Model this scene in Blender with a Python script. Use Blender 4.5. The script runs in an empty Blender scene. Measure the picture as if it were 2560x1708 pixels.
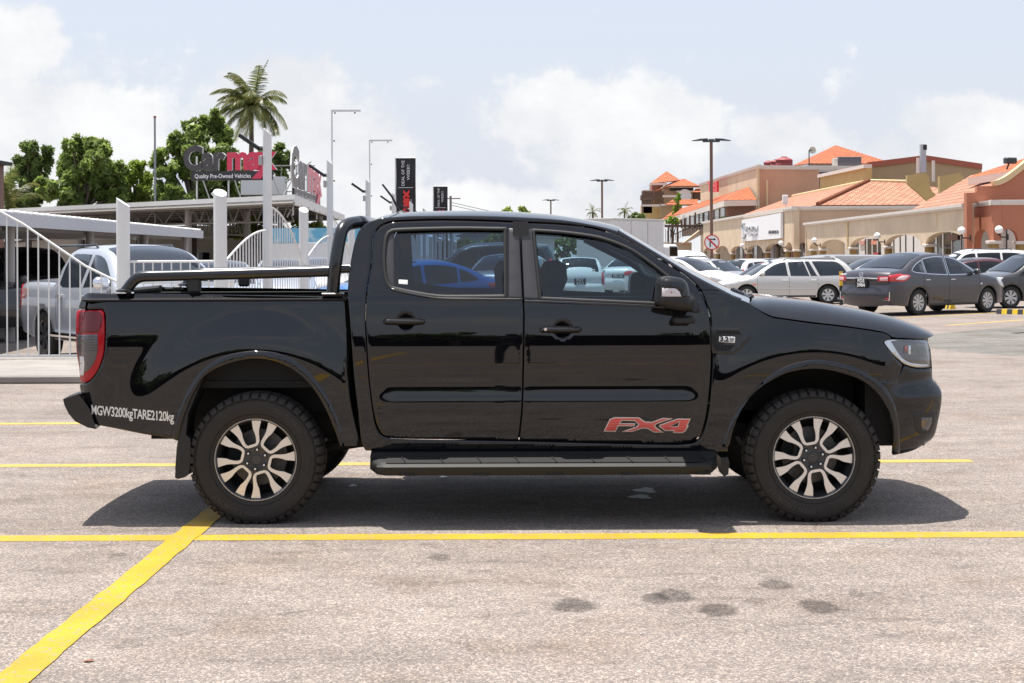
import bpy, math, random
import numpy as np
from mathutils import Vector, Matrix
from mathutils.geometry import delaunay_2d_cdt
random.seed(7)
SC = bpy.context.scene
COL = SC.collection
PI = math.pi
# ------------------------------------------------------------------ camera
FPX, CAMH, CX, CY, ROLL = 3770.0, 1.565, 1280.0, 632.0, math.radians(0.22)
cd = bpy.data.cameras.new('camera'); cam = bpy.data.objects.new('camera', cd); COL.objects.link(cam)
cd.sensor_width = 36.0; cd.lens = 36.0 * FPX / 2560.0; cd.shift_y = (CY - 854.0) / 2560.0
cd.clip_start = 0.1; cd.clip_end = 3000.0
_c, _s = math.cos(ROLL), math.sin(ROLL)
cam.matrix_world = Matrix(((_c, _s, 0, 0), (0, 0, -1, 0), (-_s, _c, 0, CAMH), (0, 0, 0, 1)))
SC.camera = cam
SC.render.resolution_x = 1024; SC.render.resolution_y = 683
SC.render.engine = 'CYCLES'
SC.cycles.max_bounces = 8; SC.cycles.transparent_max_bounces = 24
SC.view_settings.view_transform = 'Standard'; SC.view_settings.look = 'None'
SC.view_settings.gamma = 1.0; SC.view_settings.exposure = 0.92
# ------------------------------------------------------------------ sun
SUN = Vector((-0.17, 0.085, 1.0)).normalized()
sl = bpy.data.lights.new('sun', 'SUN'); sl.energy = 4.1; sl.angle = math.radians(0.5); sl.color = (1.0, 0.955, 0.9)
so = bpy.data.objects.new('sun', sl); COL.objects.link(so)
so.rotation_euler = SUN.to_track_quat('Z', 'Y').to_euler(); so.location = (0, 0, 30)
# ------------------------------------------------------------------ sky with clouds
def pix_dir(px, py):
    u, v = px - CX, -(py - CY)
    return Vector((u * _c + v * _s, FPX, -u * _s + v * _c)).normalized()
W = bpy.data.worlds.new("World"); SC.world = W; W.use_nodes = True
nt = W.node_tree; N = nt.nodes; L = nt.links; N.clear()
def nd(t, **k):
    n = N.new(t)
    for a, b in k.items(): setattr(n, a, b)
    return n
out = nd('ShaderNodeOutputWorld'); bg = nd('ShaderNodeBackground'); L.new(bg.outputs[0], out.inputs[0])
bg.inputs[1].default_value = 0.108
sky = nd('ShaderNodeTexSky', sky_type='NISHITA'); sky.sun_disc = False
sky.sun_elevation = math.asin(SUN.z); sky.sun_rotation = math.atan2(SUN.x, SUN.y)
sky.air_density = 1.2; sky.dust_density = 2.5; sky.ozone_density = 1.5
tc = nd('ShaderNodeTexCoord')
def vm(op, a, b=None):
    n = nd('ShaderNodeVectorMath', operation=op)
    for i, q in enumerate((a, b)):
        if q is None: continue
        if isinstance(q, (tuple, Vector)): n.inputs[i].default_value = q
        else: L.new(q, n.inputs[i])
    return n
def mt(op, a, b=None, c=None, clamp=False):
    n = nd('ShaderNodeMath', operation=op); n.use_clamp = clamp
    for i, q in enumerate((a, b, c)):
        if q is None: continue
        if isinstance(q, (int, float)): n.inputs[i].default_value = q
        else: L.new(q, n.inputs[i])
    return n.outputs[0]
D = tc.outputs['Generated']
def wnoise(scale, det, rough, off=(0, 0, 0), zs=1.0):
    mp = nd('ShaderNodeMapping'); L.new(D, mp.inputs[0]); mp.inputs['Location'].default_value = off
    mp.inputs['Scale'].default_value = (1, 1, zs)
    n = nd('ShaderNodeTexNoise'); L.new(mp.outputs[0], n.inputs['Vector'])
    n.inputs['Scale'].default_value = scale; n.inputs['Detail'].default_value = det; n.inputs['Roughness'].default_value = rough
    return n.outputs['Fac']
n1 = wnoise(14, 8, .62, (3, 1, 2), 1.25); n2 = wnoise(4.0, 6, .6, (9, 4, 1), 2.2); n3 = wnoise(30, 7, .65, (0, 5, 0), 1.0)
edge = mt('ADD', mt('MULTIPLY', n1, .7), mt('MULTIPLY', n3, .45))          # ~0.57 mean
# cumulus banks: direction, radius across, radius up, weight (each one a cloud standing in that part of the sky)
BL = [(10, 430, 330, 270, 1.8), (-150, 250, 330, 260, 1.3), (70, 120, 110, 110, 1.2), (330, 330, 220, 140, .85), (690, 290, 200, 180, 1.6),
      (560, 330, 150, 120, 1.1), (870, 400, 190, 170, 1.5), (960, 450, 130, 110, 1.0), (1050, 210, 110, 55, .55), (1270, 200, 80, 45, .7),
      (1370, 290, 210, 110, 1.2), (1630, 330, 230, 150, 1.4), (1500, 400, 260, 130, 1.1), (1450, 250, 110, 60, .75), (1930, 340, 180, 90, 1.15),
      (2090, 215, 60, 110, .62), (2120, 130, 35, 40, .52), (2420, 330, 170, 95, 1.4), (2260, 380, 240, 80, .9), (1750, 150, 110, 35, .45), (1500, 20, 60, 22, .5),
      (1280, 560, 1900, 120, 1.15), (1100, 520, 500, 110, .75), (2600, 420, 150, 110, 1.0), (1700, 240, 120, 45, .5)]
acc = None
for px, py, rx, ry, w in BL:
    d = pix_dir(px, py); rt = Vector((d.y, -d.x, 0)).normalized(); up = rt.cross(d)
    a = vm('DOT_PRODUCT', D, tuple(rt / (rx / FPX))).outputs['Value']
    b = vm('DOT_PRODUCT', vm('SUBTRACT', D, tuple(d)).outputs[0], tuple(up / (ry / FPX))).outputs['Value']
    f = vm('DOT_PRODUCT', D, tuple(d)).outputs['Value']
    r2 = mt('ADD', mt('MULTIPLY', a, a), mt('MULTIPLY', b, b))
    g = mt('MULTIPLY', mt('EXPONENT', mt('MULTIPLY', r2, -1.0)), w)
    g = mt('MULTIPLY', g, mt('GREATER_THAN', f, 0.0))
    acc = g if acc is None else mt('MAXIMUM', acc, g)
# elsewhere in the sky (behind and beside the camera) loose clouds from noise alone
fw = vm('DOT_PRODUCT', D, (0, 1, 0)).outputs['Value']
els = mt('MULTIPLY', mt('SUBTRACT', .80, fw, clamp=True), 2.2, clamp=True)
loose = mt('MULTIPLY', mt('MULTIPLY', mt('SUBTRACT', n2, .47), 5.0, clamp=True), els)
cov = mt('MAXIMUM', mt('MULTIPLY', mt('SUBTRACT', mt('ADD', acc, mt('MULTIPLY', mt('SUBTRACT', edge, .57), 2.3)), .44), 2.6, clamp=True), mt('MULTIPLY', loose, .8))
sm = nd('ShaderNodeMapRange', interpolation_type='SMOOTHSTEP'); L.new(cov, sm.inputs[0])
shade = nd('ShaderNodeMapRange'); L.new(mt('ADD', mt('MULTIPLY', n1, .6), mt('MULTIPLY', n2, .4)), shade.inputs[0])
shade.inputs[1].default_value = .40; shade.inputs[2].default_value = .60
cc = nd('ShaderNodeMixRGB'); L.new(shade.outputs[0], cc.inputs[0])
cc.inputs[1].default_value = (4.0, 4.08, 4.25, 1); cc.inputs[2].default_value = (4.95, 4.95, 4.95, 1)
# the thin veil of high haze that whitens the whole sky, more so low down
sep = nd('ShaderNodeSeparateXYZ'); L.new(D, sep.inputs[0])
vf = nd('ShaderNodeMapRange'); L.new(sep.outputs[2], vf.inputs[0]); vf.inputs[1].default_value = 0.0; vf.inputs[2].default_value = .35
vf.inputs[3].default_value = .93; vf.inputs[4].default_value = .55
veil = nd('ShaderNodeMixRGB'); L.new(vf.outputs[0], veil.inputs[0]); L.new(sky.outputs[0], veil.inputs[1]); veil.inputs[2].default_value = (3.7, 3.9, 4.45, 1)
mx = nd('ShaderNodeMixRGB'); L.new(mt('MULTIPLY', sm.outputs[0], .92), mx.inputs[0]); L.new(veil.outputs[0], mx.inputs[1]); L.new(cc.outputs[0], mx.inputs[2])
L.new(mx.outputs[0], bg.inputs[0])
# ------------------------------------------------------------------ projection used to take real positions off the photo
def unp(px, py, Y):
    u, v = px - CX, -(py - CY)
    return ((u * _c + v * _s) / FPX * Y, CAMH + (-u * _s + v * _c) / FPX * Y)
def at(px, py, Y):
    x, z = unp(px, py, Y); return Vector((x, Y, z))
def gz(x, y):
    z = 0.0
    if x < -3.4 and y > 21.2:
        t = min(1, (y - 21.2) / 1.8) * min(1, (-3.4 - x) / .8); z -= .12 * t * t * (3 - 2 * t)
    if y > 42 and x > -1:
        z -= .0115 * (min(y, 130) - 42) * min(1, (x + 1) / 8)
    return z
def ground_at(px, py):
    Y = 20.0
    for _ in range(40):
        x, z1 = unp(px, py, 1.0); slope = CAMH - z1
        Y = (CAMH - gz(x * Y, Y)) / slope
    return Vector((x * Y, Y, gz(x * Y, Y)))
# ------------------------------------------------------------------ object helpers
def tag(o, label=None, cat=None, group=None, kind=None):
    if label: o['label'] = label
    if cat: o['category'] = cat
    if group: o['group'] = group
    if kind: o['kind'] = kind
    return o
def thing(name, label, cat, loc=(0, 0, 0), rotz=0, group=None, kind=None):
    o = bpy.data.objects.new(name, None); COL.objects.link(o); o.location = loc; o.rotation_euler = (0, 0, rotz)
    o.empty_display_size = .2
    return tag(o, label, cat, group, kind)
def link(name, me, mat=None, parent=None, smooth=None):
    if mat is not None:
        for m in (mat if isinstance(mat, (list, tuple)) else [mat]): me.materials.append(m)
    if smooth is not None: shade(me, smooth)
    o = bpy.data.objects.new(name, me); COL.objects.link(o); o.parent = parent
    return o
def shade(me, ang):
    if not ang: return
    me.polygons.foreach_set('use_smooth', [True] * len(me.polygons))
    if ang < 180:
        me.set_sharp_from_angle(angle=math.radians(ang))
def mk(name, V, Fc, mat=None, parent=None, smooth=35, mi=None):
    me = bpy.data.meshes.new(name); me.from_pydata([tuple(map(float, v)) for v in V], [], [tuple(map(int, f)) for f in Fc])
    me.validate(); me.update()
    if mi is not None and len(mi) == len(me.polygons): me.polygons.foreach_set('material_index', mi)
    return link(name, me, mat, parent, smooth)
def copy_tree(o, parent=None, depth=0):
    c = o.copy(); COL.objects.link(c)
    if parent is not None: c.parent = parent
    for ch in o.children: copy_tree(ch, c, depth + 1)
    return c
class MB:
    def __init__(s): s.v = []; s.f = []; s.m = []
    def add(s, V, Fc, mi=0):
        b = len(s.v); s.v += [tuple(v) for v in V]; s.f += [tuple(b + i for i in f) for f in Fc]; s.m += [mi] * len(Fc)
    def box(s, c, d, rz=0, mi=0, bev=0):
        x, y, z = (q / 2 for q in d); ca, sa = math.cos(rz), math.sin(rz)
        V = []
        if bev:
            b = min(bev, x * .9, y * .9, z * .9)
            for sx in (-1, 1):
                for sy in (-1, 1):
                    for sz in (-1, 1):
                        V += [(sx * x, sy * (y - b), sz * (z - b)), (sx * (x - b), sy * y, sz * (z - b)), (sx * (x - b), sy * (y - b), sz * z)]
            import bmesh
            bm = bmesh.new()
            for p in V: bm.verts.new(p)
            bmesh.ops.convex_hull(bm, input=bm.verts)
            bm.verts.index_update()
            V = [tuple(p.co) for p in bm.verts]; Fc = [tuple(q.index for q in f.verts) for f in bm.faces]; bm.free()
        else:
            V = [(sx * x, sy * y, sz * z) for sx in (-1, 1) for sy in (-1, 1) for sz in (-1, 1)]
            Fc = [(0, 1, 3, 2), (4, 6, 7, 5), (0, 4, 5, 1), (2, 3, 7, 6), (0, 2, 6, 4), (1, 5, 7, 3)]
        V = [(c[0] + a * ca - b * sa, c[1] + a * sa + b * ca, c[2] + q) for a, b, q in V]
        s.add(V, Fc, mi); return s
    def tube(s, P, r, n=12, mi=0, caps=True, closed=False):
        P = [Vector(p) for p in P]; R = r if isinstance(r, (list, tuple)) else [r] * len(P)
        m = len(P); V = []; Fc = []; nrm = None
        for i, p in enumerate(P):
            if closed: t = (P[(i + 1) % m] - P[i - 1])
            else: t = (P[min(i + 1, m - 1)] - P[max(i - 1, 0)])
            t.normalize()
            if nrm is None:
                a = Vector((0, 0, 1)) if abs(t.z) < .9 else Vector((1, 0, 0)); nrm = (a - t * a.dot(t)).normalized()
            else:
                nrm = (nrm - t * nrm.dot(t)).normalized()
            b = t.cross(nrm)
            for k in range(n):
                q = 2 * PI * k / n; V.append(p + (nrm * math.cos(q) + b * math.sin(q)) * R[i])
        for i in range(m if closed else m - 1):
            for k in range(n):
                j = (i + 1) % m
                Fc.append((i * n + k, i * n + (k + 1) % n, j * n + (k + 1) % n, j * n + k))
        if caps and not closed:
            Fc.append(tuple(range(n))[::-1]); Fc.append(tuple((m - 1) * n + k for k in range(n)))
        s.add(V, Fc, mi); return s
    def lathe(s, prof, c=(0, 0, 0), axis='z', n=32, mi=0, closed=False):
        V = []; Fc = []; m = len(prof)
        for a in range(n):
            q = 2 * PI * a / n
            for r, h in prof:
                x, y = r * math.cos(q), r * math.sin(q)
                p = (x, y, h) if axis == 'z' else ((x, h, y) if axis == 'y' else (h, x, y))
                V.append((p[0] + c[0], p[1] + c[1], p[2] + c[2]))
        for a in range(n):
            b = (a + 1) % n
            for i in range(m if closed else m - 1):
                j = (i + 1) % m
                Fc.append((a * m + i, b * m + i, b * m + j, a * m + j))
        s.add(V, Fc, mi); return s
    def prism(s, poly, lo, hi, axis='y', mi=0):
        # poly in the plane across the axis; fan-safe through CDT
        P = ccw(np.array(poly, float)); n = len(P); V = []
        f = {'y': lambda a, b, t: (a, t, b), 'z': lambda a, b, t: (a, b, t), 'x': lambda a, b, t: (t, a, b)}[axis]
        for t in (lo, hi): V += [f(p[0], p[1], t) for p in P]
        tri = cdt_tris([P])
        Fc = [(i, (i + 1) % n, n + (i + 1) % n, n + i) for i in range(n)]
        Fc += [t for t in tri] + [tuple(n + q for q in t[::-1]) for t in tri]
        s.add(V, Fc, mi); return s
    def quad(s, a, b, c, d, mi=0): s.add([a, b, c, d], [(0, 1, 2, 3)], mi); return s
    def build(s, name, mat, parent=None, smooth=35): return mk(name, s.v, s.f, mat, parent, smooth, s.m)
# ------------------------------------------------------------------ 2-D polygon helpers
def area(P): x, y = P[:, 0], P[:, 1]; return .5 * float(np.sum(x * np.roll(y, -1) - np.roll(x, -1) * y))
def ccw(P): return P if area(P) > 0 else P[::-1].copy()
def herm(pts, step=.03, corner=38, closed=True):
    P = [np.array(p, float) for p in pts]; n = len(P); out = []
    def tang(i):
        if not closed and i in (0, n - 1): return None
        a, b, c = P[i - 1], P[i], P[(i + 1) % n]
        u, v = b - a, c - b; lu, lv = np.linalg.norm(u), np.linalg.norm(v)
        if lu < 1e-9 or lv < 1e-9: return None
        if math.degrees(math.acos(max(-1, min(1, float(u @ v) / lu / lv)))) > corner: return None
        t = (u / lu * lv + v / lv * lu); return t / (np.linalg.norm(t) + 1e-12) * min(lu, lv) * 1.6
    for i in range(n if closed else n - 1):
        a, b = P[i], P[(i + 1) % n]; d = np.linalg.norm(b - a)
        if d < 1e-9: continue
        ta, tb = tang(i), tang((i + 1) % n); ch = (b - a) / d
        def sz(t): 
            if t is None: return ch
            l = np.linalg.norm(t); return t / l * min(1.0, l / d)
        ta = sz(ta); tb = sz(tb)
        k = max(1, int(math.ceil(d / step)))
        for j in range(k):
            t = j / k
            out.append((2*t**3 - 3*t*t + 1) * a + (t**3 - 2*t*t + t) * ta * d + (-2*t**3 + 3*t*t) * b + (t**3 - t*t) * tb * d)
    if not closed: out.append(P[-1])
    return np.array(out)
def ring_in(P, r):
    a = P - np.roll(P, 1, 0); b = np.roll(P, -1, 0) - P
    a /= np.linalg.norm(a, axis=1)[:, None] + 1e-12; b /= np.linalg.norm(b, axis=1)[:, None] + 1e-12
    na = np.stack([-a[:, 1], a[:, 0]], 1); nb = np.stack([-b[:, 1], b[:, 0]], 1)
    m = na + nb; l = np.linalg.norm(m, axis=1)[:, None] + 1e-9; m /= l
    k = 1 / np.clip((m * na).sum(1), .6, 1)
    return P + m * r * k[:, None]
def pip(P, Q):
    x, y = Q[:, 0][:, None], Q[:, 1][:, None]; x1, y1 = P[:, 0][None], P[:, 1][None]; x2, y2 = np.roll(P[:, 0], -1)[None], np.roll(P[:, 1], -1)[None]
    c = ((y1 > y) != (y2 > y)) & (x < (x2 - x1) * (y - y1) / (y2 - y1 + 1e-15) + x1)
    return c.sum(1) % 2 == 1
def pdist(P, Q, closed=True):
    A = P if closed else P[:-1]; B = np.roll(P, -1, 0) if closed else P[1:]
    d = B - A; L2 = (d * d).sum(1) + 1e-15
    t = np.clip(((Q[:, None] - A[None]) * d[None]).sum(2) / L2[None], 0, 1)
    e = Q[:, None] - A[None] - t[..., None] * d[None]
    return np.sqrt((e * e).sum(2)).min(1)
def cdt(rings, pts):
    V = []; E = []
    for R in rings:
        b = len(V); n = len(R); V += [Vector((float(p[0]), float(p[1]))) for p in R]; E += [(b + i, b + (i + 1) % n) for i in range(n)]
    V += [Vector((float(p[0]), float(p[1]))) for p in pts]
    vo, eo, fo, ov, oe, of = delaunay_2d_cdt(V, E, [], 0, 1e-7)
    co = np.array([(v.x, v.y) for v in vo]); T = np.array([f for f in fo if len(f) == 3])
    cen = co[T].mean(1); ok = pip(rings[0], cen)
    for R in rings[1:]: ok &= ~pip(R, cen)
    T = T[ok]; inv = {}
    for o, l in enumerate(ov):
        for i in l: inv[i] = o
    return co, T, inv
def cdt_tris(rings):
    co, T, inv = cdt(rings, []); back = {o: i for i, o in sorted(inv.items(), reverse=True)}
    return [tuple(back[int(q)] for q in t) for t in T if all(int(q) in back for q in t)]
def panel(name, outline, yfun, mat, parent, side=-1, holes=(), gx=.035, gz_=.035, er=.004, fl=.02, off=0.0, step=.03, corner=38, smooth=50):
    """curved sheet-metal panel: outline in (x,z), half-width yfun(x,z), rolled edge and return flange"""
    P = ccw(herm(outline, step, corner)); R0 = [P]; R1 = [ring_in(P, er)]
    for h in holes:
        Hh = ccw(herm(h, step, corner))[::-1].copy(); R0.append(Hh); R1.append(ring_in(Hh, er))
    x0, z0 = P.min(0); x1, z1 = P.max(0)
    G = np.array([(x0 + (i + .5 * (j % 2)) * gx, z0 + j * gz_) for j in range(int((z1 - z0) / gz_) + 2) for i in range(int((x1 - x0) / gx) + 2)])
    if len(G):
        k = pip(R1[0], G)
        for h in R1[1:]: k &= ~pip(h, G)
        G = G[k]
        mn = min(gx, gz_) * .45
        for r in R1:
            if len(G): G = G[pdist(r, G) > mn]
    co, T, inv = cdt(R1, G)
    y = yfun(co[:, 0], co[:, 1]) + off
    V = [(co[i, 0], side * y[i], co[i, 1]) for i in range(len(co))]
    Fc = [tuple(t) for t in T]; base = 0; MI = [0] * len(Fc)
    for r0, r1 in zip(R0, R1):
        n = len(r0); y0 = yfun(r0[:, 0], r0[:, 1]) + off; b = len(V)
        V += [(r0[i, 0], side * (y0[i] - er), r0[i, 1]) for i in range(n)]
        V += [(r0[i, 0], side * (y0[i] - er - fl), r0[i, 1]) for i in range(n)]
        for i in range(n):
            j = (i + 1) % n; a0, a1 = inv[base + i], inv[base + j]
            if a0 != a1: Fc.append((b + i, b + j, a1, a0)); MI.append(0)
            Fc.append((b + n + i, b + n + j, b + j, b + i)); MI.append(1)
        base += n
    if side > 0: Fc = [f[::-1] for f in Fc]
    if mat.name == 'black_paint': return mk(name, V, Fc, [mat, MT['matte']], parent, smooth, MI)
    return mk(name, V, Fc, mat, parent, smooth)
def loft(name, rows, mat, parent, smooth=60, flip=False, solid=0):
    n = len(rows[0]); V = [p for r in rows for p in r]; Fc = []
    for i in range(len(rows) - 1):
        for j in range(n - 1):
            f = (i * n + j, i * n + j + 1, (i + 1) * n + j + 1, (i + 1) * n + j); Fc.append(f[::-1] if flip else f)
    return mk(name, V, Fc, mat, parent, smooth)
def cross(e, c, w, p=2.5, n=17):
    """one row across the body: edge (x,z), centre (x,z), half width w"""
    R = []
    for k in range(n):
        t = math.sin((-1 + 2 * k / (n - 1)) * PI / 2); s = 1 - abs(t) ** p
        R.append((e[0] + (c[0] - e[0]) * s, t * w, e[1] + (c[1] - e[1]) * s))
    return R
def text2d(s, size=1.0, bold=0.0, spacing=1.0, shear=0.0, align='LEFT', sx=1.0):
    c = bpy.data.curves.new('lettering', 'FONT'); c.body = s; c.size = size; c.offset = bold; c.space_character = spacing; c.shear = shear
    c.align_x = align; c.resolution_u = 3; c.fill_mode = 'FRONT'
    o = bpy.data.objects.new('lettering', c); COL.objects.link(o)
    bpy.context.view_layer.update()
    me = o.to_mesh(); V = [(v.co.x * sx, v.co.y) for v in me.vertices]; Fc = [tuple(p.vertices) for p in me.polygons]
    o.to_mesh_clear(); bpy.data.objects.remove(o); bpy.data.curves.remove(c)
    return V, Fc
# ------------------------------------------------------------------ materials
def M(name, col, rough=.5, metal=0, coat=0, var=0, vs=6, bump=0, bs=60, spec=.5, trans=0, emit=None, dirt=None):
    m = bpy.data.materials.new(name); m.use_nodes = True; t = m.node_tree; b = t.nodes['Principled BSDF']
    b.inputs['Base Color'].default_value = (*col, 1); b.inputs['Roughness'].default_value = rough; b.inputs['Metallic'].default_value = metal
    b.inputs['Coat Weight'].default_value = coat; b.inputs['Coat Roughness'].default_value = .02; b.inputs['Specular IOR Level'].default_value = spec
    if name == 'black_paint': b.inputs['Coat IOR'].default_value = 1.6
    tc = t.nodes.new('ShaderNodeTexCoord')
    if var:
        n = t.nodes.new('ShaderNodeTexNoise'); n.inputs['Scale'].default_value = vs; n.inputs['Detail'].default_value = 7; n.inputs['Roughness'].default_value = .65
        t.links.new(tc.outputs['Object'], n.inputs['Vector'])
        mr = t.nodes.new('ShaderNodeMapRange'); t.links.new(n.outputs['Fac'], mr.inputs[0])
        mr.inputs[1].default_value = .3; mr.inputs[2].default_value = .7; mr.inputs[3].default_value = 1 - var; mr.inputs[4].default_value = 1 + var * .6
        x = t.nodes.new('ShaderNodeMixRGB'); x.blend_type = 'MULTIPLY'; x.inputs[0].default_value = 1; x.inputs[1].default_value = (*col, 1)
        t.links.new(mr.outputs[0], x.inputs[2]); t.links.new(x.outputs[0], b.inputs['Base Color'])
    if bump:
        n = t.nodes.new('ShaderNodeTexNoise'); n.inputs['Scale'].default_value = bs; n.inputs['Detail'].default_value = 4
        t.links.new(tc.outputs['Object'], n.inputs['Vector'])
        u = t.nodes.new('ShaderNodeBump'); u.inputs['Strength'].default_value = bump; u.inputs['Distance'].default_value = .01
        t.links.new(n.outputs['Fac'], u.inputs['Height']); t.links.new(u.outputs[0], b.inputs['Normal'])
    return m
def glassy(name, tint, refl=.06, rough=.0, pw_=4):
    m = bpy.data.materials.new(name); m.use_nodes = True; t = m.node_tree; t.nodes.clear()
    o = t.nodes.new('ShaderNodeOutputMaterial'); mix = t.nodes.new('ShaderNodeMixShader'); a = t.nodes.new('ShaderNodeBsdfTransparent'); g = t.nodes.new('ShaderNodeBsdfGlossy')
    a.inputs[0].default_value = (*tint, 1); g.inputs['Roughness'].default_value = rough; g.inputs[0].default_value = (1, 1, 1, 1)
    lw = t.nodes.new('ShaderNodeLayerWeight'); lw.inputs['Blend'].default_value = .5
    pw = t.nodes.new('ShaderNodeMath'); pw.operation = 'POWER'; t.links.new(lw.outputs['Facing'], pw.inputs[0]); pw.inputs[1].default_value = pw_
    mr = t.nodes.new('ShaderNodeMapRange'); t.links.new(pw.outputs[0], mr.inputs[0]); mr.inputs[3].default_value = refl; mr.inputs[4].default_value = .9
    t.links.new(mr.outputs[0], mix.inputs[0]); t.links.new(a.outputs[0], mix.inputs[1]); t.links.new(g.outputs[0], mix.inputs[2]); t.links.new(mix.outputs[0], o.inputs[0])
    return m
MT = dict(
    paint=M('black_paint', (.0028, .0028, .0042), .3, coat=1.0, spec=.0), satin=M('satin_black', (.004, .004, .005), .26, coat=.4),
    plastic=M('black_plastic', (.010, .010, .011), .5, bump=.12, bs=500), matte=M('matte_black', (.006, .006, .006), .8), rubber=M('tyre_rubber', (.019, .016, .014), .75, var=.25, vs=9, bump=.25, bs=90),
    pillar=M('pillar_film', (.045, .043, .045), .4), step=M('step_rubber', (.007, .007, .007), .62, bump=.1, bs=400), chrome=M('chrome', (.8, .8, .82), .08, metal=1), alloy=M('machined_alloy', (.78, .76, .74), .28, metal=.75),
    dalloy=M('grey_alloy', (.045, .047, .052), .3, metal=.5, coat=.3), steel=M('brake_steel', (.16, .155, .15), .5, metal=.8, var=.3, vs=30),
    gfront=glassy('front_glass', (.54, .67, .73), .05), grear=glassy('tinted_glass', (.33, .43, .53), .06), gscreen=glassy('windscreen_glass', (.60, .66, .68), .12, 0, 1.6),
    lens=glassy('clear_lens', (.85, .87, .88), .10), white=M('white_gloss', (.72, .72, .71), .35), decal=M('white_vinyl', (.75, .75, .72), .45, var=.1, vs=40),
    redlens=M('red_lens', (.36, .004, .012), .15, coat=.15, spec=.35), dredlens=M('dark_red_lens', (.11, .003, .009), .12, coat=.3, spec=.4), smoke=M('smoked_lens', (.055, .05, .052), .10, coat=1),
    ind=M('indicator_lens', (.62, .58, .58), .25, coat=.5), seat=M('seat_cloth', (.03, .03, .033), .85, bump=.2, bs=200), trim=M('cabin_trim', (.03, .032, .035), .6),
    under=M('underbody', (.007, .0065, .006), .75, var=.4, vs=8))
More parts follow.
